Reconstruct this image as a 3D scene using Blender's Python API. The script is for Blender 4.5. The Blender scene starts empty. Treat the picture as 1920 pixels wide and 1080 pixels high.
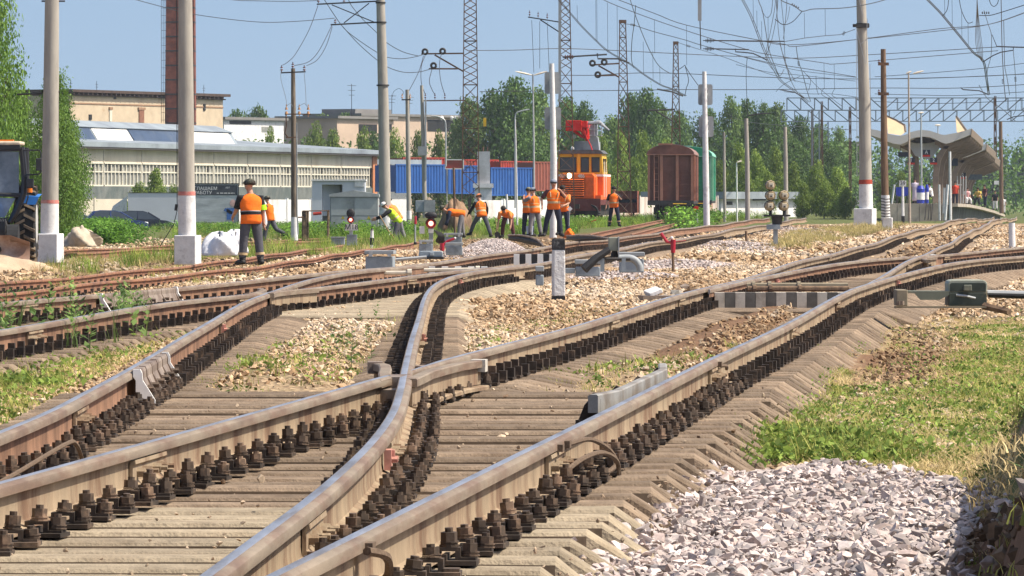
import bpy, bmesh, math, random
import numpy as np
from mathutils import Vector, Matrix, Euler
random.seed(7); RNG=np.random.default_rng(11)
PI=math.pi; R=math.radians
sc=bpy.context.scene; COL=sc.collection
F=11000.; HY=365.; ZC=1.21          # long lens: focal length in pixels of a 1920 wide frame, horizon row, eye height
def P(px,py,Y): return Vector(((px-960)/F*Y, Y, ZC+(HY-py)/F*Y))
def G(px,py,z=0.): 
    Y=F*(ZC-z)/(py-HY); return Vector(((px-960)/F*Y,Y,z))
def S(n,Y): return n*Y/F
# ---------------------------------------------------------------- camera, sky, sun
cam=bpy.data.cameras.new('camera'); co=bpy.data.objects.new('camera',cam); COL.objects.link(co)
co.location=(0,0,ZC); co.rotation_euler=(PI/2,0,0)
cam.sensor_width=36; cam.lens=36*F/1920; cam.shift_y=-(540-HY)/1920; cam.clip_start=.5; cam.clip_end=9000
sc.camera=co
SUN_EL=R(54); SUN_AZ=R(8)            # azimuth measured from +X towards the camera
sd=Vector((math.cos(SUN_AZ)*math.cos(SUN_EL),-math.sin(SUN_AZ)*math.cos(SUN_EL),math.sin(SUN_EL)))
w=bpy.data.worlds.new('World'); sc.world=w; w.use_nodes=True
nt=w.node_tree; bg=nt.nodes['Background']; sky=nt.nodes.new('ShaderNodeTexSky'); sky.sky_type='NISHITA'
sky.sun_disc=False; sky.sun_elevation=SUN_EL; sky.sun_rotation=PI/2+SUN_AZ; sky.dust_density=2.5; sky.air_density=1.0; sky.ozone_density=2.0; sky.altitude=0
tcw=nt.nodes.new('ShaderNodeTexCoord'); vaw=nt.nodes.new('ShaderNodeVectorMath'); vaw.operation='ADD'; vaw.inputs[1].default_value=(0,0,.15); nmw=nt.nodes.new('ShaderNodeVectorMath'); nmw.operation='NORMALIZE'
nt.links.new(tcw.outputs['Generated'],vaw.inputs[0]); nt.links.new(vaw.outputs[0],nmw.inputs[0]); nt.links.new(nmw.outputs[0],sky.inputs[0])   # looks a little above the murky horizon band
nt.links.new(sky.outputs[0],bg.inputs[0]); bg.inputs[1].default_value=.122
sl=bpy.data.lights.new('sun','SUN'); sl.energy=4.9; sl.angle=R(.55); sl.color=(1,.91,.77)
so=bpy.data.objects.new('sun',sl); COL.objects.link(so); so.rotation_euler=sd.to_track_quat('Z','Y').to_euler(); so.location=(40,0,60)
sc.cycles.diffuse_bounces=1
sc.view_settings.view_transform='Standard'; sc.view_settings.look='None'; sc.view_settings.exposure=.5; sc.view_settings.gamma=1
# ---------------------------------------------------------------- materials
MATS={}
def mat(name,col,rough=.85,metal=0.,var=.22,scale=6.,col2=None,bump=0.,bscale=60.,spec=.3,trans=0.,tone=None,inst=False,emit=0.,thr=.5,amt=1.,stretch=None,rv=0.):
    """noise-varied Principled material; col2 = patches of a second colour; tone = mesh attribute that brightens or darkens the colour"""
    if name in MATS: return MATS[name]
    m=bpy.data.materials.new(name); m.use_nodes=True; t=m.node_tree; N=t.nodes; K=t.links
    b=N['Principled BSDF']; b.inputs['Roughness'].default_value=rough; b.inputs['Metallic'].default_value=metal
    b.inputs['Specular IOR Level'].default_value=spec
    tc=N.new('ShaderNodeTexCoord'); oi=N.new('ShaderNodeObjectInfo'); 
    va=N.new('ShaderNodeVectorMath'); va.operation='MULTIPLY_ADD'; K.new(oi.outputs['Random'],va.inputs[0]); va.inputs[1].default_value=(37,91,53)
    K.new(tc.outputs['Object'],va.inputs[2]); vec=va.outputs[0]
    if stretch:
        vm=N.new('ShaderNodeVectorMath'); vm.operation='MULTIPLY'; K.new(vec,vm.inputs[0]); vm.inputs[1].default_value=stretch; vec=vm.outputs[0]
    n1=N.new('ShaderNodeTexNoise'); n1.inputs['Scale'].default_value=scale; n1.inputs['Detail'].default_value=6; n1.inputs['Roughness'].default_value=.65; K.new(vec,n1.inputs['Vector'])
    mr=N.new('ShaderNodeMapRange'); K.new(n1.outputs['Fac'],mr.inputs[0]); mr.inputs[1].default_value=.3; mr.inputs[2].default_value=.7; mr.inputs[3].default_value=1-var; mr.inputs[4].default_value=1+var
    mx=N.new('ShaderNodeMix'); mx.data_type='RGBA'; mx.inputs[6].default_value=(*col,1); mx.inputs[7].default_value=(*(col2 or col),1)
    if col2:
        n2=N.new('ShaderNodeTexNoise'); n2.inputs['Scale'].default_value=scale*.45; n2.inputs['Detail'].default_value=7; n2.inputs['Roughness'].default_value=.7; K.new(vec,n2.inputs['Vector'])
        r2=N.new('ShaderNodeMapRange'); r2.inputs[1].default_value=thr-.06; r2.inputs[2].default_value=thr+.1; r2.inputs[4].default_value=amt; K.new(n2.outputs['Fac'],r2.inputs[0]); K.new(r2.outputs[0],mx.inputs[0])
    else: mx.inputs[0].default_value=0
    fac=mr.outputs[0]
    if tone or inst:
        at=N.new('ShaderNodeAttribute'); at.attribute_name=tone or 'tone'
        if inst: at.attribute_type='INSTANCER'
        mm=N.new('ShaderNodeMath'); mm.operation='MULTIPLY'; K.new(fac,mm.inputs[0]); K.new(at.outputs['Fac'],mm.inputs[1]); fac=mm.outputs[0]
    if rv:
        ra_=N.new('ShaderNodeMapRange'); K.new(oi.outputs['Random'],ra_.inputs[0]); ra_.inputs[3].default_value=1-rv; ra_.inputs[4].default_value=1+rv
        m2=N.new('ShaderNodeMath'); m2.operation='MULTIPLY'; K.new(fac,m2.inputs[0]); K.new(ra_.outputs[0],m2.inputs[1]); fac=m2.outputs[0]
    sv=N.new('ShaderNodeVectorMath'); sv.operation='SCALE'; K.new(mx.outputs[2],sv.inputs[0]); K.new(fac,sv.inputs['Scale'])
    colout=sv.outputs[0]
    K.new(colout,b.inputs['Base Color'])
    if emit: b.inputs['Emission Color'].default_value=(*col,1); b.inputs['Emission Strength'].default_value=emit
    if bump:
        n3=N.new('ShaderNodeTexNoise'); n3.inputs['Scale'].default_value=bscale; n3.inputs['Detail'].default_value=5; K.new(vec,n3.inputs['Vector'])
        bp=N.new('ShaderNodeBump'); bp.inputs['Strength'].default_value=bump; bp.inputs['Distance'].default_value=.02; K.new(n3.outputs['Fac'],bp.inputs['Height']); K.new(bp.outputs[0],b.inputs['Normal'])
    if trans:
        tr=N.new('ShaderNodeBsdfTranslucent'); K.new(colout,tr.inputs[0]); ms=N.new('ShaderNodeMixShader'); ms.inputs[0].default_value=trans
        K.new(b.outputs[0],ms.inputs[1]); K.new(tr.outputs[0],ms.inputs[2]); K.new(ms.outputs[0],N['Material Output'].inputs[0])
    MATS[name]=m; return m
def glass(name,col=(.05,.06,.07)): return mat(name,col,rough=.08,spec=.8,var=.1)
# ---------------------------------------------------------------- mesh builder
class MB:
    def __init__(s): s.v=[]; s.f=[]; s.m=[]
    def add(s,vs,fs,mi=0,M=None):
        o=len(s.v)
        s.v+= [tuple(M@Vector(q)) for q in vs] if M is not None else [tuple(q) for q in vs]
        s.f+=[tuple(i+o for i in f) for f in fs]; s.m+=[mi]*len(fs) if isinstance(mi,int) else list(mi); return s
    def box(s,c,d,rz=0,mi=0,M=None,tilt=None):
        x,y,z=[q/2 for q in d]
        vs=[(-x,-y,-z),(x,-y,-z),(x,y,-z),(-x,y,-z),(-x,-y,z),(x,-y,z),(x,y,z),(-x,y,z)]
        A=Matrix.Translation(Vector(c))
        if tilt: A=A@Euler(tilt).to_matrix().to_4x4()
        elif rz: A=A@Matrix.Rotation(rz,4,'Z')
        if M is not None: A=M@A
        return s.add(vs,[(0,3,2,1),(4,5,6,7),(0,1,5,4),(1,2,6,5),(2,3,7,6),(3,0,4,7)],mi,A)
    def bx(s,x0,x1,y0,y1,z0,z1,mi=0,M=None): return s.box(((x0+x1)/2,(y0+y1)/2,(z0+z1)/2),(x1-x0,y1-y0,z1-z0),0,mi,M)
    def tube(s,pts,r,n=6,mi=0,cap=True,M=None):
        pts=[Vector(p) for p in pts]; k=len(pts); rs=r if isinstance(r,(list,tuple)) else [r]*k
        vs=[]; u=None
        for i,p in enumerate(pts):
            t=(pts[min(i+1,k-1)]-pts[max(i-1,0)]); t=t.normalized() if t.length>1e-9 else Vector((0,0,1))
            if u is None: u=t.orthogonal().normalized()
            else:
                u=u-t*u.dot(t); u=u.normalized() if u.length>1e-6 else t.orthogonal().normalized()
            w_=t.cross(u)
            for j in range(n):
                a=2*PI*j/n; vs.append(p+(u*math.cos(a)+w_*math.sin(a))*rs[i])
        fs=[(i*n+j,i*n+(j+1)%n,(i+1)*n+(j+1)%n,(i+1)*n+j) for i in range(k-1) for j in range(n)]
        if cap: fs+=[tuple(range(n-1,-1,-1)),tuple((k-1)*n+j for j in range(n))]
        return s.add(vs,fs,mi,M)
    def cyl(s,c,r,h,n=12,mi=0,r2=None,M=None): c=Vector(c); return s.tube([c,c+Vector((0,0,h))],[r,r if r2 is None else r2],n,mi,True,M)
    def loft(s,rings,mi=0,cap=True,M=None,closed=True):
        n=len(rings[0]); vs=[p for r in rings for p in r]; fs=[]; ms=[]
        for i in range(len(rings)-1):
            for j in range(n if closed else n-1):
                fs.append((i*n+j,i*n+(j+1)%n,(i+1)*n+(j+1)%n,(i+1)*n+j)); ms.append(mi if isinstance(mi,int) else mi[i])
        if cap and closed:
            e=0 if isinstance(mi,int) else None
            fs+=[tuple(range(n-1,-1,-1)),tuple((len(rings)-1)*n+j for j in range(n))]; ms+=[mi if isinstance(mi,int) else mi[0],mi if isinstance(mi,int) else mi[-1]]
        return s.add(vs,fs,ms,M)
    def prism(s,poly,a,b,axis='y',mi=0,M=None):
        """2-D outline pushed from a to b along an axis"""
        f={'y':lambda p,t:(p[0],t,p[1]),'x':lambda p,t:(t,p[0],p[1]),'z':lambda p,t:(p[0],p[1],t)}[axis]
        return s.loft([[f(p,a) for p in poly],[f(p,b) for p in poly]],mi,True,M)
    def sph(s,c,r,n=10,mi=0,M=None,lo=-PI/2,hi=PI/2):
        r=r if isinstance(r,(tuple,list)) else (r,r,r); k=max(4,n//2); c=Vector(c)
        rings=[[c+Vector((r[0]*math.cos(a)*math.cos(2*PI*j/n),r[1]*math.cos(a)*math.sin(2*PI*j/n),r[2]*math.sin(a))) for j in range(n)] for a in [lo+(hi-lo)*i/k+ (1e-3 if i==0 else -1e-3 if i==k else 0) for i in range(k+1)]]
        return s.loft(rings,mi,True,M)
    def quad(s,a,b,c,d,mi=0): return s.add([a,b,c,d],[(0,1,2,3)],mi)
    def mesh(s,name,mats,off=None):
        me=bpy.data.meshes.new(name); o=Vector(off) if off is not None else Vector()
        me.from_pydata([(q[0]-o.x,q[1]-o.y,q[2]-o.z) for q in s.v],[],s.f)
        for m in (mats if isinstance(mats,(list,tuple)) else [mats]): me.materials.append(m)
        if any(s.m): me.polygons.foreach_set('material_index',s.m)
        me.update(); return me
W={}
def tag(o,label=None,cat=None,group=None,kind=None):
    for k,v in (('label',label),('category',cat),('group',group),('kind',kind)):
        if v: o[k]=v
    return o
def empty(name,loc,label,cat,group=None,rz=0):
    o=bpy.data.objects.new(name,None); COL.objects.link(o); o.location=loc; o.rotation_euler.z=rz; o.empty_display_size=.2
    W[o.name]=Vector(loc); return tag(o,label,cat,group)
def obj(name,mb,mats,parent=None,label=None,cat=None,group=None,kind=None,loc=None,smooth=False,bevel=0.,sub=0):
    if parent is not None: off=W[parent.name]
    elif loc is not None: off=Vector(loc)
    else:
        xs=np.array(mb.v); off=Vector((float(xs[:,0].mean()),float(xs[:,1].mean()),float(xs[:,2].min())))
    me=mb if isinstance(mb,bpy.types.Mesh) else mb.mesh(name,mats,off)
    o=bpy.data.objects.new(name,me); COL.objects.link(o); W[o.name]=off.copy()
    if parent is not None: o.parent=parent
    else: o.location=off
    if smooth:
        me.polygons.foreach_set('use_smooth',[True]*len(me.polygons))
        if smooth!='all':
            try: me.set_sharp_from_angle(angle=R(40))
            except Exception: pass
    if bevel:
        b=o.modifiers.new('bevel','BEVEL'); b.width=bevel; b.segments=2; b.limit_method='ANGLE'
    if sub:
        b=o.modifiers.new('subdivision','SUBSURF'); b.levels=sub; b.render_levels=sub
    return tag(o,label,cat,group,kind)
KIDS={}
def children(o): return [c for c in bpy.data.objects if c.parent==o]
def copy_tree(o,loc=None,rz=None,label=None,parent=None,scale=None):
    c=o.copy(); COL.objects.link(c)
    if parent is not None: c.parent=parent
    if loc is not None: c.location=loc
    if rz is not None: c.rotation_euler.z=rz
    if scale is not None: c.scale=scale if not isinstance(scale,(int,float)) else (scale,)*3
    if label: c['label']=label
    W[c.name]=Vector(loc) if loc is not None else W.get(o.name,Vector()).copy()
    if o.name not in KIDS: KIDS[o.name]=[k for k in o.children]
    for k in KIDS[o.name]: copy_tree(k,parent=c)
    return c
# ---------------------------------------------------------------- the lie of the land
TH=math.atan(1000/F); CT,ST=math.cos(TH),math.sin(TH)
def sm(a,b,x): 
    t=np.clip((np.asarray(x,float)-a)/(b-a),0,1); return t*t*(3-2*t)
def gz(x,y):
    x=np.asarray(x,float); y=np.asarray(y,float); L=x*CT-y*ST
    z=-.075+0*x
    z=z-.09*sm(-1.9,-1.35,L)*(1-sm(-.9,-.5,L)*(1-sm(24,28,y)))*(1-sm(80,100,y))           # cess beside the right rail
    z=z+.068*sm(-3.2,-2.95,L)*(1-sm(-2.75,-2.45,L))*sm(37.5,41,y)
    z=z+.105*sm(-2.0,-1.75,x)*(1-sm(-1.2,-.98,x))*sm(35.5,38,y)*(1-sm(52,58,y))
    left=sm(-10.9,-12.6,L)
    z=z-left*(.37+.13*sm(130,220,y)+.75*sm(300,380,y)*sm(-24,-32,L))
    z=z-(1-left)*(.55*sm(230,400,y)+.85*sm(400,620,y))
    z=z+.6*sm(-.02,.25,(x-(.079*y))/ (y*.05+.2))*(1-sm(24,31,y))*sm(5,14,y)   # earth bank at the right edge
    z=z+.012*np.sin(x*2.3+y*.31)+.01*np.sin(x*.7-y*.9)+.02*np.sin(y*.13+x*.21)*sm(30,60,y)
    return z
def gzf(x,y): return float(gz(x,y))
def onG(px,py,n=6):
    """the ground point seen at a pixel"""
    z=-.1
    for _ in range(n):
        v=G(px,py,z); z=gzf(v.x,v.y)
    return Vector((v.x,v.y,z))
def base(px,Y): x=(px-960)/F*Y; return Vector((x,Y,gzf(x,Y)))
def proj(x,y,z): return 960+F*x/y, HY+F*(ZC-z)/y
def inpoly(px,py,poly):
    c=np.zeros(px.shape,bool); n=len(poly); j=n-1
    for i in range(n):
        xi,yi=poly[i]; xj,yj=poly[j]
        k=((yi>py)!=(yj>py))&(px<(xj-xi)*(py-yi)/(yj-yi+1e-9)+xi); c^=k; j=i
    return c
def herm(pts):
    pts=sorted(pts); X=np.array([p[0] for p in pts],float); V=np.array([p[1] for p in pts],float)
    d=np.gradient(V,X)
    def f(q):
        q=np.asarray(q,float); i=np.clip(np.searchsorted(X,q)-1,0,len(X)-2); h=X[i+1]-X[i]; t=(q-X[i])/h
        tc=np.clip(t,0,1); a=(2*tc**3-3*tc**2+1)*V[i]+(tc**3-2*tc**2+tc)*h*d[i]+(-2*tc**3+3*tc**2)*V[i+1]+(tc**3-tc**2)*h*d[i+1]
        return a+np.where(t<0,t*h*d[i],0)+np.where(t>1,(t-1)*h*d[i+1],0)
    return f
# ================================================================ tracks
concrete=mat('sleeper_concrete',(.205,.152,.105),rough=.95,var=.3,scale=9,col2=(.15,.105,.07),thr=.52,amt=.8,bump=.5,bscale=70,rv=.28)
shaded_side=mat('shaded_sleeper_side',(.105,.075,.05),rough=.95,var=.35,scale=9,col2=(.19,.14,.095),thr=.56,amt=.8,rv=.2)  # dark side faces: shade of the gaps between sleepers put into the colour
concrete_new=mat('pale_concrete',(.325,.265,.185),rough=.95,var=.24,scale=9,col2=(.24,.185,.125),thr=.55,amt=.7,bump=.5,bscale=70,rv=.2)
steel=mat('polished_rail_steel',(.47,.47,.49),rough=.4,metal=.75,var=.2,scale=5,col2=(.30,.245,.20),thr=.52,amt=.8,stretch=(3,.35,3))
headside=mat('worn_rail_side',(.25,.198,.142),rough=.6,metal=.15,var=.2,scale=5,col2=(.17,.105,.07),thr=.5,amt=.8,stretch=(2,.5,3))
web=mat('dusty_rail_web',(.30,.228,.15),rough=.9,var=.2,scale=4,col2=(.15,.085,.05),thr=.52,amt=.9,stretch=(1.6,1.6,.5),bump=.2)
rustweb=mat('rusty_rail_web',(.27,.13,.075),rough=.95,var=.3,scale=4,col2=(.13,.07,.05),thr=.5,amt=.8)
rusthead=mat('rusty_rail_head',(.30,.17,.11),rough=.8,var=.25,scale=4,col2=(.36,.27,.22),thr=.5)
greasy=mat('greasy_fastening_steel',(.045,.034,.026),rough=.75,var=.45,scale=14,col2=(.17,.115,.075),thr=.56,amt=.85,rv=.3)
greasyb=mat('greasy_bolt_steel',(.07,.05,.036),rough=.65,var=.45,scale=25,col2=(.20,.13,.085),thr=.54,amt=.8,rv=.4)
cast=mat('cast_steel',(.30,.24,.19),rough=.6,metal=.3,var=.25,scale=6,col2=(.16,.11,.08),thr=.5)
white=mat('white_paint',(.74,.73,.70),rough=.7,var=.08,scale=8,col2=(.45,.42,.38),thr=.62,amt=.7)
black=mat('black_paint',(.022,.022,.024),rough=.6,var=.3)
pinkp=mat('faded_pink_paint',(.50,.24,.19),rough=.8,var=.2,scale=15,col2=(.32,.15,.10),thr=.5)
# ---- rail lines in plan: x as a function of distance y
def mainx(L): return lambda y:(L+np.asarray(y,float)*ST)/CT
A42=R(4.2)
def t2x(L): return lambda y:(L+np.asarray(y,float)*math.sin(A42))/math.cos(A42)
div=herm([(40,0),(62,0),(66,.03),(70,.075),(75,.2),(80,.42),(85,.7),(91,1.14),(96,1.58),(106,2.5),(117,3.55),(130,4.9),(150,7.1),(170,9.3)])
LA,LC=-3.64,-2.03
fA=mainx(LA); fC=mainx(LC)
fG=lambda y:(LC+div(y)+np.asarray(y,float)*ST)/CT
fFr=lambda y:(LA+np.maximum(div(y),.073)+np.asarray(y,float)*ST)/CT
fC2=lambda y:(LC-np.clip(.073-div(y),0,.073)*0+np.asarray(y,float)*ST)/CT
bp=[(10,-.99),(14,-.855),(17.1,-.745),(19.7,-.655),(24,-.56),(27.1,-.54),(30.4,-.565),(33.5,-.602),(40.4,-.68),(48.9,-.76),(56,-.83),(61,-.87),(65,-.88),(68.5,-.84),(72,-.73),(75,-.565),(78,-.36),(82,-.055)]
bx_=t2x(-6.05); fB=herm(bp+[(q,float(bx_(q))) for q in (88,94,100,110,130,160,200,260)])
zp=[(12,-2.56),(16,-2.42),(20,-2.29),(24.8,-2.17),(27.4,-2.145),(30,-2.165),(33.5,-2.20),(37,-2.25),(41.6,-2.325),(46.9,-2.395),(50,-2.435),(57.6,-2.505),(63,-2.52),(67.3,-2.47),(70.5,-2.38),(73.5,-2.22),(76,-2.06),(79,-1.83),(83,-1.50),(86,-1.24)]
fZ=herm(zp)
ep=[(34,-4.42),(38,-4.18),(44.1,-3.80),(46.9,-3.65),(52.4,-3.34),(57,-2.99),(61,-2.59),(65,-2.13),(71.7,-1.33),(75.6,-.90),(80,-.43),(86,.05),(89,.28)]
fE=herm(ep)
dp=[(36,-5.95),(44,-5.40),(50,-5.02),(54.7,-4.70),(59.7,-4.24),(63.5,-3.82),(69.9,-3.02),(75,-2.42),(79,-2.0),(83,-1.62),(87,-1.30)]
dx_=t2x(-7.66); fD=herm(dp+[(q,float(dx_(q))) for q in (93,100,110,130,160,200,260)])
hx=t2x(-14.15)
fH2=herm([(q,float(hx(q))) for q in (60,75,90,105,120)]+[(132,-4.86),(154,-4.25),(170,-3.76),(200,-2.9)])
fH1=lambda y:fH2(y)-1.6
fI2=herm([(120,-14.2),(130,-13.2),(144.7,-11.8),(168,-9.6),(190,-7.6),(215,-5.2)])
fI1=lambda y:fI2(y)-1.6
fJ2=lambda y:9.7-.047*(351-np.asarray(y,float))+.8
fJ1=lambda y:fJ2(y)-1.6
fK2=lambda y:3.7+.055*(np.asarray(y,float)-330)+.8
fK1=lambda y:fK2(y)-1.6
def zmain(y):
    y=np.asarray(y,float)
    return .2-.55*sm(230,400,y)-.85*sm(400,620,y)+.014*np.sin(y*.23+.6)*sm(25,50,y)+.02*np.sin(y*.09)*sm(60,100,y)
def ztwo(y): y=np.asarray(y,float); return .2+.014*np.sin(y*.27)*sm(40,60,y)+.018*np.sin(y*.11+1)*sm(80,110,y)
def zlow(y): y=np.asarray(y,float); return -.27-.10*sm(130,220,y)+.015*np.sin(y*.4)
def zjk(y): y=np.asarray(y,float); return -.30+0*y
PROF=[(-.030,-.001),(-.036,-.005),(-.0375,-.014),(-.0375,-.040),(-.012,-.046),(-.008,-.058),(-.008,-.12),(-.012,-.148),(-.045,-.163),(-.075,-.169),(-.075,-.18),
      (.075,-.18),(.075,-.169),(.045,-.163),(.012,-.148),(.008,-.12),(.008,-.058),(.012,-.046),(.0375,-.040),(.0375,-.018),(.0345,-.009),(.024,-.003),(.006,0)]
PM=[1,1,1,2,2,2,2,2,2,2,2,2,2,2,2,2,2,2,1,1,1,1,0]
RAILS={}
def rail(key,fx,fz,y0,y1,label,mats,step=None,group=None,name='rail',w0=1.,w1=1.,parent=None,tl=4.):
    ys=[y0]
    while ys[-1]<y1: ys.append(min(y1,ys[-1]+(step or max(.35,ys[-1]*.012))))
    ys=np.array(ys); xs=fx(ys); zs=fz(ys); dx=np.gradient(xs,ys)
    rings=[]
    for x,y,z,d in zip(xs,ys,zs,dx):
        n=Vector((1,-d,0)).normalized(); s=1.
        if w0<1: s=min(s,w0+(1-w0)*min(1,(y-y0)/tl))
        if w1<1: s=min(s,w1+(1-w1)*min(1,(y1-y)/tl))
        rings.append([Vector((x,y,z))+n*(a*s)+Vector((0,0,b-(1-s)*.012)) for a,b in PROF])
    mb=MB(); mb.loft(rings,0)
    npf=len(PROF); k=len(rings)-1
    for i in range(k):
        for j in range(npf): mb.m[i*npf+j]=PM[j]
    RAILS[key]=(fx,fz,y0,y1)
    return obj(name,mb,mats,parent,label,None if parent else 'rail',group,loc=None if parent else (float(fx(y0)),y0,float(fz(y0))-.18),smooth=True)
brownweb=mat('brown_rail_web',(.25,.14,.085),rough=.9,var=.25,scale=4,col2=(.12,.065,.04),thr=.52,amt=.9,stretch=(1.6,1.6,.5),bump=.2)
MR=[steel,headside,web]; MBW=[steel,headside,brownweb]; RR=[rusthead,rustweb,rustweb]
rA1=rail('A1',fA,zmain,9,32.75,'bright steel rail from the left edge up to the frog gap',MR,w1=.9,tl=.4)
rA2=rail('A2',fA,zmain,33.5,420,'long bright rail leaving the near frog point towards the platform, left rail of its track',MR,w0=.35,tl=2.2)
def fCG(y): return np.where(np.asarray(y)<62,fC(y),fG(y))
rC=rail('C',fCG,zmain,8,170,'long bright rail beside the grey gravel that curves off right past the points motor',MR)
rC2=rail('C2',fC2,zmain,65.5,420,'switch rail that leaves the gravel-side rail and runs straight to the platform',MR,w0=.3,tl=9)
rF=rail('F',fFr,zmain,62.5,170,'curved rail that crosses the straight rail left of the squat points motor',MBW,w0=.35,tl=8)
rB1=rail('B',fB,ztwo,9,260,'S-curved bright rail that runs up through the near frog to the far points',MR)
rZ=rail('Z',fZ,ztwo,10,86,'bright curved rail holding the nearest white-ended clamp, at the left edge',MBW,w1=.35,tl=8)
rE=rail('E',fE,ztwo,30,88.5,'brown rail behind the left weeds that crosses the curved rail at the far frog',MBW,w1=.3,tl=8)
rD=rail('D',fD,ztwo,34,260,'grey-topped rail with the dark ribbed clamp, last main rail before the rusty sidings',MBW)
rH1=rail('H1',fH1,zlow,60,178,'rusty siding rail behind the man in the orange vest',RR)
rH2=rail('H2',fH2,zlow,58,205,'rusty siding rail in front of the man in the orange vest',RR)
rI1=rail('I1',fI1,zlow,118,215,'rusty rail at the foot of the white pole bases, farther of the pair',RR)
rI2=rail('I2',fI2,zlow,116,215,'rusty rail at the foot of the white pole bases, nearer of the pair',RR)
rJ1=rail('J1',fJ1,zjk,225,420,'rusty rail under the left wheels of the goods wagons',RR)
rJ2=rail('J2',fJ2,zjk,225,420,'rusty rail under the right wheels of the goods wagons',RR)
rK1=rail('K1',fK1,zjk,285,420,'rusty rail under the left wheels of the orange works vehicle',RR)
rK2=rail('K2',fK2,zjk,285,420,'rusty rail under the right wheels of the orange works vehicle',RR)
# ---- fishplates, bonds and painted marks are parts of their rail
def railframe(key,y):
    fx,fz,_,_=RAILS[key]; d=float((fx(y+.2)-fx(y-.2))/.4)
    return Matrix.Translation((float(fx(y)),y,float(fz(y))))@Matrix.Rotation(-math.atan(d),4,'Z')
def fishplate(ro,key,y,m=web,half=.42,label=None,side=1):
    M=railframe(key,y); mb=MB()
    for sx in (side,):
        mb.prism([(sx*.012,-.150),(sx*.040,-.158),(sx*.042,-.145),(sx*.026,-.13),(sx*.026,-.072),(sx*.038,-.062),(sx*.036,-.046),(sx*.012,-.052)],-half,half,'y',0,M)
        for q in (-.3,-.12,.12,.3):
            mb.tube([M@Vector((sx*.02,q,-.10)),M@Vector((sx*.058,q,-.10))],.019,6)
            mb.tube([M@Vector((sx*.058,q,-.10)),M@Vector((sx*.085,q,-.10))],.010,6)
    f=obj('fishplate',mb,m,ro,label)
    return f
for ro,key,ys in ((rA1,'A1',(23.75,)),(rC,'C',(24.2,35.7,47.0,57.)),(rA2,'A2',(49.5,58.6,78,99,118)),(rB1,'B',(19.2,25.4,43.5,74,91,104)),(rZ,'Z',(29.,48.5,66.5)),(rE,'E',(45.5,59.6,72.3,)),(rD,'D',(55.8,76.5,86.,112)),(rF,'F',(72.6,100)),(rC2,'C2',(86,108,131))):
    for y in ys: fishplate(ro,key,y)
for ro,key,y in ((rC,'C',73.6),(rC,'C',15.7),(rB1,'B',24.6),(rB1,'B',45.0),(rB1,'B',73.0),(rZ,'Z',48.2),(rF,'F',74.9),(rZ,'Z',20.6),(rZ,'Z',66.9)):
    M=railframe(key,y); mb=MB(); mb.box((.034,0,-.10),(.03,.16,.085),0,0,M); mb.box((.052,0,-.075),(.02,.06,.03),0,0,M)
    mb.tube([M@Vector((.05,-.05,-.1)),M@Vector((.075,-.05,-.1))],.014,6); mb.tube([M@Vector((.05,.05,-.1)),M@Vector((.075,.05,-.1))],.014,6)
    obj('bolted_block',mb,pinkp,ro,'block daubed with faded pink paint')
# jumper cables welded across joints
cable=mat('frayed_cable',(.13,.09,.06),rough=.9,var=.4,scale=90)
def bond(ro,key,y,off,pts,r=.011):
    M=railframe(key,y); mb=MB(); q=[M@Vector(p) for p in pts]
    mb.tube(smoothpts(q,5),r,6); mb.box(M@Vector((.045,off,-.03)),(.03,.09,.03),-TH,0)
    obj('bond_cable',mb,cable,ro)
def smoothpts(q,n=4):
    q=[Vector(p) for p in q]; out=[]
    for i in range(len(q)-1):
        p0=q[max(i-1,0)];p1=q[i];p2=q[i+1];p3=q[min(i+2,len(q)-1)]
        for k in range(n):
            t=k/n; out.append(.5*((2*p1)+(p2-p0)*t+(2*p0-5*p1+4*p2-p3)*t*t+(3*p1-p0-3*p2+p3)*t**3))
    out.append(q[-1]); return out
bond(rC,'C',24.2,.25,[(.05,.3,-.03),(.10,.75,-.03),(.16,1.0,-.08),(.19,1.1,-.15),(.16,.9,-.18)])
bond(rC,'C',24.2,-.1,[(.06,-.35,-.14),(.12,0,-.085),(.17,.5,-.075),(.21,.8,-.12),(.22,.85,-.185)])
bond(rC,'C',35.7,.2,[(.05,.2,-.04),(.07,.5,-.05),(.05,.9,-.08)])
bond(rC,'C',17.3,0,[(.05,-.1,-.035),(.09,.05,-.06),(.08,.2,-.12),(.05,.3,-.15)],.014)
bond(rZ,'Z',24.2,0,[(.09,-1.2,-.17),(.16,-.4,-.13),(.25,.9,-.06),(.27,1.2,-.07),(.28,1.4,-.15)],.010)
# ---- guard rail and frog castings
mbf=MB(); M=railframe('A1',33.0)
ra=lambda k,y:Vector((float(RAILS[k][0](y)),y,.2))
frog=empty('frog',(float(fA(33.3)),33.3,0),'cast frog nose where two bright rails meet at a point in the middle','rail crossing')
def strip(pts,wd,z0,z1,mb,mi=0):
    """a bar of width wd following plan points"""
    rings=[]; n=len(pts)
    for i,p in enumerate(pts):
        t=Vector((*pts[min(i+1,n-1)],0))-Vector((*pts[max(i-1,0)],0)); t.normalize(); s=Vector((t.y,-t.x,0)); b=Vector((p[0],p[1],0)); e=wd/2
        rings.append([b-s*e+Vector((0,0,z0)),b+s*e+Vector((0,0,z0)),b+s*e+Vector((0,0,z1-.006)),b+s*(e-.008)+Vector((0,0,z1)),b-s*(e-.008)+Vector((0,0,z1)),b-s*e+Vector((0,0,z1-.006))])
    mb.loft(rings,mi)
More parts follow.
